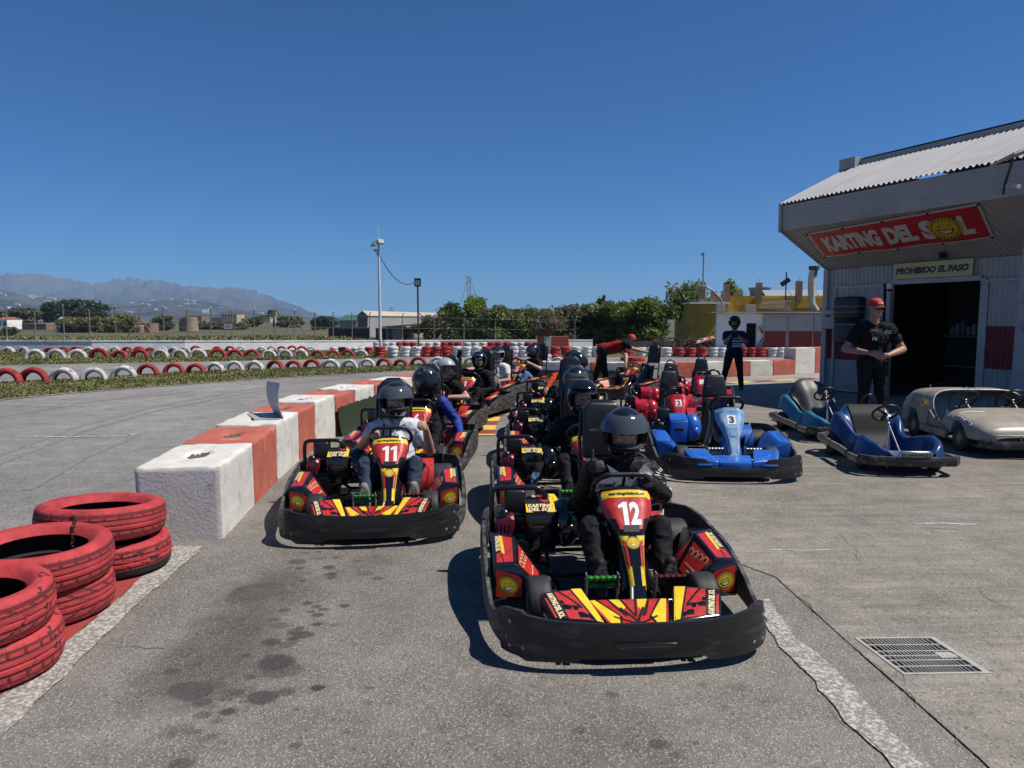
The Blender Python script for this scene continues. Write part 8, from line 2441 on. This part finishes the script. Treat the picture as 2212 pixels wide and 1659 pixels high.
def helmet(parent, c, f, u, mat, visor='open', vm='visor_clear', open_face=False, s=1.0, peak=None):
    """full-face helmet: shell with an eye port, chin bar, and a visor"""
    c, f, u = Vector(c), Vector(f).normalized(), Vector(u); u = (u - f * f.dot(u)).normalized(); r = f.cross(u)

    def S(az, el, k=0.0):
        """az from straight ahead, el above the centre"""
        ca, sa = math.cos(az), math.sin(az); ce, se = math.cos(el), math.sin(el)
        fw = max(0, ca * ce); rx = .132 + k; ry = .150 + k + .022 * fw ** 3 * max(0, -se + .55); rz = (.150 + k) if se > 0 else (.158 + k)
        rx *= 1 - .10 * max(0, -se)
        return c + (r * (sa * ce * rx) + f * (ca * ce * ry - .012) + u * (se * rz)) * s
    A0 = R(68); E0, E1 = R(-19), R(21)
    if open_face: E0, A0 = R(-62), R(60)
    na, ne = 56, 34
    el = np.linspace(R(-58), R(90), ne + 1); az = np.linspace(-math.pi, math.pi, na + 1)
    # shift grid rows and columns onto the port's edge
    for tgt in (E0, E1): el[np.argmin(abs(el - tgt))] = tgt
    for tgt in (-A0, A0): az[np.argmin(abs(az - tgt))] = tgt
    m_ = MB(); key = {}

    def vid(i, j, k):
        j = j % na; i2 = i
        if (i, j, k) not in key: key[(i, j, k)] = len(m_.v); m_.v.append(tuple(S(az[j], el[i], k)))
        return key[(i, j, k)]
    keep = [[not (E0 - 1e-6 <= (el[i] + el[i + 1]) / 2 <= E1 and abs((az[j] + az[j + 1]) / 2) < A0) for j in range(na)] for i in range(ne)]
    T0, T1 = 0.0, -.022
    for i in range(ne):
        for j in range(na):
            if not keep[i][j]: continue
            m_.f.append((vid(i, j, T0), vid(i, j + 1, T0), vid(i + 1, j + 1, T0), vid(i + 1, j, T0))); m_.m.append(0)
            if el[i] < R(75): m_.f.append((vid(i + 1, j, T1), vid(i + 1, j + 1, T1), vid(i, j + 1, T1), vid(i, j, T1))); m_.m.append(1)
            for (di, dj, a, b_) in ((-1, 0, (i, j), (i, j + 1)), (1, 0, (i + 1, j + 1), (i + 1, j)), (0, -1, (i + 1, j), (i, j)), (0, 1, (i, j + 1), (i + 1, j + 1))):
                ii, jj = i + di, (j + dj) % na
                if ii < 0 or (ii < ne and not keep[ii][jj]):
                    m_.f.append((vid(*b_, T0), vid(*a, T0), vid(*a, T1), vid(*b_, T1))); m_.m.append(1)
    hm = thing('helmet', (0, 0, 0)); hm.parent = parent
    m_.build('shell', [mat, 'black_matt'], hm, smooth=45)
    m_ = MB()
    if not open_face:
        rim = [S(a, E1, .004) for a in np.linspace(-A0, A0, 17)] + [S(A0, e, .004) for e in np.linspace(E1, E0, 6)[1:]] + [S(a, E0, .004) for a in np.linspace(A0, -A0, 17)[1:]] + [S(-A0, e, .004) for e in np.linspace(E0, E1, 6)[1:-1]]
        m_.tube(rim, .0055 * s, 6, closed=True)
        for a in (-.28, -.16, .16, .28): m_.tube([S(a - .05, R(-38), .004), S(a + .05, R(-38), .004)], .007 * s, 6)
        m_.tube([S(-.75, R(-30), .003), S(-.4, R(-27), .004), S(0, R(-26), .006), S(.4, R(-27), .004), S(.75, R(-30), .003)], .006 * s, 6)
    for q in (-1, 1): m_.lathe([(0, .012), (.016, .012), (.024, .004), (.024, 0)], 14, Matrix.Translation(S(q * R(76), R(8), -.002)) @ (r * q).to_track_quat('Z', 'Y').to_matrix().to_4x4())
    m_.tube([S(a, R(-57), .001) for a in np.linspace(-math.pi, math.pi, 33)[:-1]], .010 * s, 6, closed=True)
    m_.build('trim', 'black_matt', hm, smooth=50)
    if visor:
        v0, v1 = {'open': (R(12), R(50)), 'closed': (R(-20), R(24)), 'half': (R(-2), R(40)), 'up': (R(35), R(78))}[visor]
        m_ = MB(); m_.shell(lambda a, b: tuple(S(-R(80) + R(160) * b, v0 + (v1 - v0) * a - R(6) * (1 - a) * abs(2 * b - 1) ** 3, .012 + .006 * (1 - a))), 12, 30, .003)
        m_.build('visor', vm, hm, smooth=60)
    return S


def driver(key, label, top, legs, skin='skin', glove=None, sleeve='long', shoe='shoe_black', sole='sole', hm='h_black', visor='open', vm='visor_clear', look=(0, -1, -.06), lean=(0, 0), hands=('wheel', 'wheel'), vox=.012, face=True, beard=None, open_face=False, extra=None, belt=True, arm2=None, arm3=None, up=(0, 0, 1), hat=None):
    c, yaw, kart = SPOTS[key]
    t = thing('person', kart.location, R(yaw), label, 'person', 'kart drivers')
    b = Body(); lx, ly = lean
    hip = Vector((SX, .30, .19)); ch = Vector((SX + lx * .6, .43 + ly * .6, .515)); nk = Vector((SX + lx * .95, .42 + ly, .72)); hc = Vector((SX + lx, .375 + ly * 1.2, .878))
    b.chain(legs, (hip + Vector((-.08, 0, 0)), .115), (hip + Vector((.08, 0, 0)), .115))
    b.chain(top, (hip + Vector((0, .02, .08)), .135), (hip.lerp(ch, .55), .140), (ch, .150))
    for q in (-1, 1):
        b.chain(top, (hip + Vector((q * .06, .02, .06)), .115), (ch + Vector((q * .085, 0, .0)), .115), (nk + Vector((q * .145, 0, -.085)), .082))
        kn = Vector((SX + q * .205, -.045, .41)); an = Vector((SX + q * .185, -.235, .155))
        b.chain(legs, (hip + Vector((q * .09, -.02, .0)), .100), (hip.lerp(kn, .5) + Vector((q * .02, 0, .015)), .086), (kn, .066)); b.chain(legs, (kn, .066), (kn.lerp(an, .4) + Vector((0, .02, 0)), .060), (an, .046))
        ft = Vector((SX + q * .19, -.30, .13)); toe = Vector((SX + q * .195, -.315, .285))
        b.chain(shoe, (an, .045), (ft + Vector((0, .03, -.02)), .040)); b.chain(shoe, (ft + Vector((0, .028, -.03)), .043), (ft.lerp(toe, .55) + Vector((0, .030, 0)), .046), (toe + Vector((0, .022, 0)), .036))
    b.chain(top, (nk + Vector((-.13, 0, -.06)), .07), (nk + Vector((.13, 0, -.06)), .07))
    b.chain(skin, (nk + Vector((0, 0, -.05)), .058), (nk.lerp(hc, .5), .052)); b.chain(top, (nk + Vector((0, .01, -.06)), .078), (nk + Vector((0, .0, .0 if sleeve == 'long' else -.02)), .066))
    P = head(b, hc, look, up, skin, None, beard, .94) if face else None
    if not face: b.blob(skin, hc, .085)
    n_ = Vector((0, .78, .62)).normalized(); wc = Vector((SX, .075, .615)); uy = Vector((0, -.62, .78))
    for q, hd in zip((-1, 1), hands):
        sh = nk + Vector((q * .180, 0, -.085)); top_ = arm2 if (arm2 and q < 0) else arm3 if (arm3 and q > 0) else top
        sl2 = 'long' if (arm2 and q < 0) else sleeve
        if hd == 'wheel':
            w = wc + Vector((q * .155, 0, 0)) + uy * .04 + Vector((q * .016, .065, -.01)); el = sh.lerp(w, .5) + Vector((q * .10, .06, -.13)); hdir = Vector((-q * .25, -1, .25)); hn = Vector((-q * .9, .1, -.3))
        elif hd == 'thumb':
            w = Vector((SX + .26 + lx, .12, .685)) if q > 0 else Vector((SX - .25 + lx, .13, .715)); el = sh + Vector((q * .12, -.07, -.20)); hdir = Vector((-q * .15, -.85, .35)) ; hn = Vector((-q, -.1, 0))
        elif hd == 'thumbhigh':
            w = sh + Vector((-.13, -.18, .35)); el = sh + Vector((-.20, -.08, .09)); hdir = Vector((.15, -.1, 1)); hn = Vector((1, -.5, 0))
        elif hd == 'lap':
            w = Vector((SX + q * .05, .06, .36)); el = sh + Vector((q * .11, -.08, -.24)); hdir = Vector((-q * .6, -.7, -.1)); hn = Vector((0, .2, -1))
        elif hd == 'out':
            w = sh + Vector((q * .24, -.22, -.36)); el = sh + Vector((q * .17, .0, -.22)); hdir = Vector((q * .3, -.7, -.6)); hn = Vector((0, .3, -1))
        elif hd == 'rest':
            w = sh + Vector((q * .30, -.22, -.16)); el = sh + Vector((q * .20, -.04, .0)); hdir = Vector((q * .3, -.7, -.6)); hn = Vector((0, .3, -1))
        elif hd == 'cross':
            w = nk + Vector((-q * .02, -.30, -.22)); el = sh + Vector((q * .16, -.12, -.14)); hdir = Vector((-q * 1, -.15, -.2)); hn = Vector((0, .2, -1))
        gm = glove or skin
        b.chain(top_, (sh, .078), (sh.lerp(el, .45), .069))
        if sl2 == 'long': b.chain(top_, (sh.lerp(el, .45), .068), (el, .059)); b.chain(top_, (el, .060), (el.lerp(w, .6), .051), (w, .040))
        else: b.chain(skin, (sh.lerp(el, .42), .050), (el, .043)); b.chain(skin, (el, .043), (el.lerp(w, .35), .043), (w, .027))
        if glove: b.chain(glove, (w - hdir.normalized() * .035, .034), (w, .031))
        # thumb side: towards up for a raised thumb, inwards otherwise
        sd = hdir.normalized().cross(hn.normalized()); want = Vector((0, 0, 1)); side = 1 if sd.dot(want) > 0 else -1
        hand(b, w, hdir, hn, gm, {'wheel': 'grip', 'thumb': 'thumb', 'thumbhigh': 'thumb', 'lap': 'fold', 'out': 'relax', 'rest': 'relax', 'cross': 'fold'}[hd], side, 1.0)
    body = b.build('body', t, vox, 3)
    if face and visor != 'closed': eyes(t, P)
    for q in (-1, 1):
        m_ = MB(); prof_ = [(.036 * math.cos(a) * (1 + .12 * (math.sin(a) > 0)), .088 * math.sin(a) + .075) for a in np.linspace(0, 2 * math.pi, 21)[:-1]]
        mt = Matrix.Translation((SX + q * .192, -.322, .125)) @ Matrix.Rotation(R(86), 4, 'X')
        m_.prism(prof_, .018, mt)
        for i in range(7): m_.box((SX + q * .192, -.343, .145 + i * .021), (.045, .005, .006))
        m_.build('shoe_sole', sole, t, smooth=40)
    if hm: helmet(t, hc + Vector((0, .01, .015)), look, up, hm, visor, vm, open_face, 1.07)
    if belt:
        m_ = MB(); m_.tube([nk + Vector((-.10, -.06, -.03)), ch + Vector((-.10, -.150, .05)), ch + Vector((.10, -.155, -.12)), hip + Vector((.14, -.10, .08))], .010, 4); m_.build('seat_belt', 'black_matt', t)
    if extra: extra(t, dict(nk=nk, ch=ch, hip=hip, hc=hc, P=P, body=body))
    return t


def chest_print(t, d, items, way=(0, -1, .1), mats=('print_white',)):
    """flat print projected on the shirt: items = (text, x, z, width, slot)"""
    from mathutils.bvhtree import BVHTree
    me = d['body'].data; bv = BVHTree.FromPolygons([v.co[:] for v in me.vertices], [tuple(p.vertices) for p in me.polygons])
    m_ = MB(); m_.bvh = bv
    for it in items:
        if it[0] == 'poly': m_.project(it[1], lambda a, b: (a, it[4], b), way, .003, it[3], 3)
        else:
            tx, x, z, w, sl_, y = it; put_text(m_, tx, lambda a, b: (x + a, y, z + b), (0, 0), w, .04, mi=sl_, way=way, off=.005)
    m_.build('shirt_print', list(mats), t)


def x12(t, d):
    ch = d['ch']; y = ch.y - .25
    M('reflect_grey', (0.50, 0.51, 0.53), 0.35, metal=0.4)
    chest_print(t, d, [('poly', [(ch.x - .12, .735), (ch.x - .02, .67), (ch.x + .03, .62), (ch.x + .11, .735), (ch.x + .17, .68), (ch.x + .08, .56), (ch.x - .04, .57)], 0, 0, y), ('poly', [(ch.x - .20, .62), (ch.x - .08, .66), (ch.x - .05, .57), (ch.x - .18, .55)], 0, 0, y), ('speed', ch.x - .12, .605, .10, 1, y)], mats=('reflect_grey', 'print_black', 'print_white'))
    # sleeve print on the driver's left arm
    from mathutils.bvhtree import BVHTree
    me = d['body'].data; bv = BVHTree.FromPolygons([v.co[:] for v in me.vertices], [tuple(p.vertices) for p in me.polygons])
    m_ = MB(); m_.bvh = bv; way = Vector((.85, -.5, .15)); sh = d['nk'] + Vector((.25, -.05, -.24)); ax = Vector((.5, .85, 0)).normalized()
    for tx, dz, w in (('speed', .06, .07), ('pass', -.02, .10), ('us', -.10, .06)):
        put_text(m_, tx, lambda a, b, dz=dz: tuple(sh + ax * a + Vector((0, 0, b + dz))), (0, 0), w, .04, way=way, off=.005)
    for i in range(9): a = R(100 + i * 16); m_.project([(.055 * math.cos(a) - .004, .055 * math.sin(a) + .12), (.055 * math.cos(a) + .004, .055 * math.sin(a) + .12), (.075 * math.cos(a) + .004, .075 * math.sin(a) + .12), (.075 * math.cos(a) - .004, .075 * math.sin(a) + .12)], lambda p, q: tuple(sh + ax * p + Vector((0, 0, q))), way, .005, 0, 0)
    m_.build('sleeve_print', 'print_white', t)


driver('12', 'helmeted driver in black jacket giving a thumbs up in kart 12', 'c_softshell', 'c_trouser', glove='glove_black', lean=(.075, -.02), hands=('thumb', 'wheel'), vox=.0085, look=(-.10, -1, -.12), extra=x12, belt=False)


def x11(t, d):
    P = d['P']; m_ = MB(); m_.tube([P(-.06, .055, .055), P(-.03, .085, .062), P(0, .092, .064), P(.03, .085, .062), P(.06, .055, .055)], .020, 8); m_.build('headband', M('cap_knit', (0.45, 0.40, 0.37), 0.9, bump=1, bs=120), t, smooth=60)
    nk = d['nk']
    for q in (-1, 1):
        m_ = MB(); m_.rhull([nk + Vector(p) for p in ((q * .02, -.085, -.06), (q * .10, -.05, -.02), (q * .11, -.03, .01), (q * .05, -.075, .015), (q * .03, -.105, -.055), (q * .10, -.07, -.025))], .004); m_.build('collar', 'c_polo', t, smooth=40)


driver('11', 'helmeted driver in pale grey polo raising a bare thumb in kart 11', 'c_polo', 'c_jeans_dark', sleeve='short', shoe='shoe_grey', sole='sole_tan', lean=(.03, 0), hands=('wheel', 'thumb'), vox=.0085, look=(.06, -1, -.04), extra=x11)


def xglass(t, d):
    P = d['P']; m_ = MB()
    for q in (-1, 1): m_.tube([P(q * (.034 + .024 * math.cos(a)), .105 - .012 * abs(math.cos(a)) * (1 if math.cos(a) > 0 else 0), .006 + .017 * math.sin(a)) for a in np.linspace(0, 6.28, 15)[:-1]], .0026, 5, closed=True)
    m_.tube([P(-.010, .106, .010), P(.010, .106, .010)], .0025, 5); m_.build('glasses', 'black_gloss', t)


driver('C2', 'driver with spectacles and black helmet behind kart 12', 'c_black', 'c_trouser', glove='glove_blue', visor='up', vm='visor_dark', look=(.10, -1, -.05), hands=('out', 'wheel'), lean=(.0, 0), vox=.011, extra=xglass)
driver('C3', 'black helmeted driver with clear raised visor third behind kart 12', 'c_black', 'c_trouser', glove='glove_black', visor='half', look=(-.2, -1, -.12), lean=(.0, -.02), vox=.014)
driver('C5', 'black helmeted driver with one orange sleeve looking away sideways', 'c_black', 'c_trouser', sleeve='short', arm2='c_orange', visor='closed', vm='visor_smoke', look=(1, -.25, .0), lean=(.10, 0), hands=('rest', 'wheel'), vox=.014, shoe='shoe_grey')


def xsuit(t, d):
    chest_print(t, d, [('MCX', d['nk'].x + .12, d['nk'].z - .06, .06, 1, d['ch'].y - .3)], mats=('print_white', 'print_white'))
    nk = d['nk']; m_ = MB(); m_.rhull([nk + Vector(p) for p in ((.11, -.07, -.03), (.17, -.05, -.055), (.11, .03, -.015), (.17, .03, -.04), (.11, -.07, -.045), (.17, .03, -.06))], .004); m_.build('shoulder_patch', 'c_white', t)


driver('L2', 'driver in black and blue race suit turned sideways with blue gloves', 'c_black', 'c_trouser', glove='glove_blue', hm='h_pattern', visor='half', vm='visor_smoke', look=(1, -.30, -.05), lean=(.02, -.02), hands=('wheel', 'out'), vox=.011, extra=xsuit, arm3='c_blue')
driver('L3', 'driver with plain silver helmet and red printed black shirt', 'c_black', 'c_trouser', sleeve='short', glove='glove_blue', hm='h_silver', visor=None, look=(1, -.38, -.05), lean=(.04, 0), hands=('wheel', 'cross'), vox=.012,
       extra=lambda t, d: chest_print(t, d, [('poly', [(d['ch'].x - .12, .46), (d['ch'].x + .12, .46), (d['ch'].x + .12, .62), (d['ch'].x - .12, .62)], 0, 0, d['ch'].y - .3), ('BACK', d['ch'].x, .575, .18, 1, d['ch'].y - .3), ('TIMES', d['ch'].x, .515, .18, 1, d['ch'].y - .3)], mats=('c_red', 'print_white')))


def xgog(t, d):
    S_ = d['P']; m_ = MB()
    rim = [S_(.075 * math.cos(a) * (1.0), .135 - .05 * abs(math.cos(a)) ** 2, .078 + .034 * math.sin(a)) for a in np.linspace(0, 6.28, 25)[:-1]]
    m_.tube(rim, .007, 6, closed=True, mi=0); n = len(rim); c = sum((Vector(p) for p in rim), Vector()) / n + Vector((0, -.006, 0)); m_.add(rim + [c], [(i, (i + 1) % n, n) for i in range(n)], None, 1)
    m_.build('goggles', ['steel_worn', 'black_gloss'], t, smooth=40)


driver('L4', 'bearded driver in black fleece raising a gloved thumb high', 'c_black', 'c_trouser', glove='glove_black', open_face=True, visor=None, beard='hair_dark', skin='skin_tan', look=(.45, -1, .05), lean=(.02, 0), hands=('thumbhigh', 'lap'), vox=.0115, extra=xgog)
driver('L5', 'driver with white helmet, pale shirt and hands in his lap', 'c_white', 'c_grey', sleeve='short', hm='h_white', visor='up', vm='visor_smoke', look=(.48, -1, -.12), hands=('lap', 'lap'), vox=.013)
driver('15', 'driver in black T-shirt and blue jeans steering kart 15', 'c_black', 'c_jeans', sleeve='short', hm='h_black', visor='half', vm='visor_clear', look=(-.3, -1, -.25), vox=.013)


# ---------------------------------------------------------------- standing people
def stand(label, loc, rz, top, legs, skin, arms, h=1.78, look=(0, -1, 0), bend=None, feet=None, shoe='shoe_black', vox=.011, build=1.0, glove=None, hair='hair_dark', helm=None, face=True, short=True, slv=None):
    """feet at z = 0; arms = ((elbow, wrist, hand_dir, palm, pose), ...) for the right (-X) and left (+X) arm; facing -Y"""
    t = thing('person', loc, rz, label, 'person'); b = Body(); k = h / 1.78
    V = lambda x, y, z: Vector((x * k, y * k, z * k))
    hipz = .93; hp = V(0, 0, hipz); B = bend or {}
    ch = B.get('ch', V(0, .01, 1.26)); nk = B.get('nk', V(0, .02, 1.47)); hc = B.get('hc', V(0, -.01, 1.655))
    fw = build
    ft = feet or (V(-.11, .0, .0), V(.11, .0, .0))
    sd = B.get('side', Vector((1, 0, 0)))
    for q, f_ in zip((-1, 1), ft):
        hj = hp + sd * q * .095 * k; kn = hj.lerp(f_ + V(0, 0, .08), .5) + V(0, -.03, .02); an = f_ + V(0, .02, .085)
        b.chain(legs, (hj, .105 * k * fw), (hj.lerp(kn, .5), .090 * k * fw), (kn, .070 * k * fw)); b.chain(legs, (kn, .070 * k * fw), (kn.lerp(an, .35) + V(0, .015, 0), .066 * k * fw), (an, .055 * k * fw))
        b.chain(shoe, (an + V(0, .015, -.04), .042 * k), (f_ + V(0, -.08, .045), .042 * k), (f_ + V(0, -.15, .036), .034 * k))
    b.chain(legs, (hp - sd * .07, .118 * k * fw), (hp + sd * .07, .118 * k * fw)); b.chain(top, (hp + V(0, 0, .05), .130 * k * fw), (hp.lerp(ch, .6), .130 * k * fw), (ch, .145 * k * fw))
    for q in (-1, 1): b.chain(top, (hp + sd * q * .055 + V(0, 0, .03), .105 * k * fw), (hp.lerp(ch, .6) + sd * q * .06 * k, .105 * k * fw), (ch + sd * q * .085 * k, .11 * k * fw), (nk + sd * q * .135 * k - (nk - ch).normalized() * .085 * k, .080 * k * fw))
    b.chain(top, (nk - sd * .12 * k - (nk - ch).normalized() * .055 * k, .066 * k), (nk + sd * .12 * k - (nk - ch).normalized() * .055 * k, .066 * k))
    b.chain(skin, (nk - (nk - ch).normalized() * .05, .060 * k), (nk.lerp(hc, .55), .056 * k))
    P = head(b, hc, look, B.get('up', (0, 0, 1)), skin, hair, None, 1.0 * k)
    for q, (el, w, hd, hn, pose) in zip((-1, 1), arms):
        sh = nk + sd * q * .178 * k * fw - (nk - ch).normalized() * .085 * k
        b.chain(slv or top, (sh, .076 * k * fw), (sh.lerp(el, .55), .070 * k * fw))
        if short: b.chain(skin, (sh.lerp(el, .5), .054 * k * fw), (el, .047 * k * fw)); b.chain(skin, (el, .047 * k * fw), (el.lerp(w, .35), .047 * k * fw), (w, .029 * k))
        sdv = Vector(hd).normalized().cross(Vector(hn).normalized()); side = 1 if sdv.dot(B.get('thumb', Vector((0, -.2, 1)))) > 0 else -1
        hand(b, w, hd, hn, glove or skin, pose, side, 1.02 * k)
    body = b.build('body', t, vox, 3)
    if face: eyes(t, P, s=k)
    return t, dict(P=P, nk=nk, ch=ch, hip=hp, hc=hc, body=body, k=k)


def cap(t, P, s, word=None):
    m_ = MB()

    def dome(u, v):
        th = 2 * math.pi * v; ph = R(6) + R(84) * (1 - u) * .98
        x, y, z = .096 * math.sin(ph) ** .85 * math.sin(th), .112 * math.sin(ph) ** .85 * math.cos(th) - .005, .046 + .105 * math.cos(ph)
        return tuple(P(x, y, z))
    m_.grid(dome, 10, 28, 0)
    m_.shell(lambda u, v: tuple(P(.080 * (2 * v - 1) * (1 - .25 * u ** 2), .086 + .10 * u * (1 - .35 * (2 * v - 1) ** 2) - .03 * (2 * v - 1) ** 2 * (1 - u), .058 - .020 * u - .018 * (2 * v - 1) ** 2)), 6, 14, .004, 1)
    if word: put_text(m_, word, lambda a, b: tuple(P(.095 * math.sin(a / .095) , .112 * math.cos(a / .095) - .003 - .25 * b, .088 + b * .9)), (.0, 0), .085, .05, mi=2)
    c = m_.build('cap', ['cap_red', M('cap_peak', (0.03, 0.025, 0.022), 0.8), 'print_white'], t, smooth=50); return c


M('cap_red', (0.45, 0.012, 0.02), 0.7, var=0.1, vs=20)
# the marshal in black by the workshop
mz = Vector((5.24, 10.30, float(zg(5.24, 10.30)) + .010))
V_ = lambda x, y, z, k=1.06: Vector((x * k, y * k, z * k))
t, d = stand('marshal in black T-shirt and red cap standing before the workshop door', mz, R(-14), 'c_black', 'c_trouser', 'skin_tan',
             ((V_(-.36, -.02, 1.10), V_(-.10, -.27, 1.06), (.85, -.25, -.12), (-.1, 1, .1), 'fold'), (V_(.36, -.02, 1.10), V_(.11, -.29, 1.03), (-.85, -.2, -.15), (.1, 1, .2), 'fold')), h=1.88, look=(.38, -1, -.10), build=1.07, vox=.009)
cap(t, d['P'], d['k'], 'MOTUL')
P = d['P']; m_ = MB()
for q in (-1, 1):
    m_.add([P(q * .006, .108, .020), P(q * .058, .092, .022), P(q * .056, .090, -.008), P(q * .014, .106, -.010)], [(0, 1, 2, 3) if q > 0 else (3, 2, 1, 0)]); m_.tube([P(q * .056, .092, .018), P(q * .082, .01, .020)], .0025, 5)
m_.build('sunglasses', 'black_gloss', t)
ch = d['ch']
chest_print(t, d, [('KARTING', ch.x + .085, ch.z + .105, .095, 0, -.4), ('DEL SOL', ch.x + .085, ch.z + .078, .095, 0, -.4), ('LeWeLI', ch.x - .085, ch.z + .115, .075, 0, -.4), ('rs', ch.x - .08, ch.z - .005, .06, 0, -.4)] +
            [('poly', [(ch.x - .083 + .035 * math.cos(a), ch.z + .055 + .035 * math.sin(a)) for a in np.linspace(0, 6.28, 13)[:-1]], 0, 1, -.4), ('poly', [(ch.x - .083 + .027 * math.cos(a), ch.z + .055 + .027 * math.sin(a)) for a in np.linspace(0, 6.28, 13)[:-1]], 0, 2, -.4)], mats=('print_white', 'print_grey', 'c_black'))

# the man in blue fastening his helmet
bz = G(1583, 843)
t, d = stand('man in navy printed T-shirt and patterned helmet fastening his chin strap', bz + Vector((0, 0, .01)), R(-8), 'c_navy', 'c_trouser', 'skin_tan',
             ((V_(-.23, -.16, 1.13, .95), V_(-.12, -.27, 1.31, .95), (.35, .10, .55), (1, .4, 0), 'fold'), (V_(.25, -.12, 1.13, .95), V_(.04, -.27, 1.30, .95), (-.55, .1, .5), (-.8, .5, 0), 'fold')), h=1.63, look=(-.45, -1, -.22), feet=(V_(-.26, -.02, 0, .95), V_(.20, .03, 0, .95)), glove='glove_black', hair=None, vox=.012, build=1.12)
helmet(t, d['hc'] + Vector((0, .0, .02)), (-.45, -1, -.22), (0, 0, 1), 'h_camo', 'up', 'visor_smoke', s=.98)
ch = d['ch']; chest_print(t, d, [('RENAULT', ch.x, ch.z - .03, .22, 0, -.4), ('WILLIAMS F1', ch.x, ch.z - .09, .22, 0, -.4), ('CANON LABATT', ch.x, ch.z + .03, .20, 0, -.4), ('poly', [(ch.x - .11, ch.z - .155), (ch.x + .11, ch.z - .155), (ch.x + .11, ch.z - .130), (ch.x - .11, ch.z - .130)], 0, 0, -.4)], mats=('print_white', 'print_grey'))

# the marshal in red bending over kart 9
rz_ = Vector((2.02, 15.85, float(zg(2.02, 15.85)) + .010))
bend = dict(ch=Vector((.31, -.10, 1.00)), nk=Vector((.48, -.16, 1.07)), hc=Vector((.59, -.25, 1.14)), side=Vector((.18, -.96, .20)).normalized() * -1, up=Vector((.35, -.1, 1)), thumb=Vector((0, -1, .3)))
t, d = stand('marshal in red and black polo shirt bending over kart 9', rz_, 0, 'c_red', 'c_trouser', 'skin',
             ((Vector((.66, .06, .95)), Vector((.96, .02, .88)), (1, 0, -.08), (0, 0, -1), 'relax'), (Vector((.46, -.40, .82)), Vector((.44, -.54, .64)), (.0, -.2, -1), (-.5, .5, 0), 'grip')), h=1.72, look=(.55, -1, -.12), bend=bend, feet=(Vector((-.20, .14, 0)), Vector((.10, -.12, 0))), vox=.0125, slv='c_black', build=1.08)
cap(t, d['P'], d['k'])
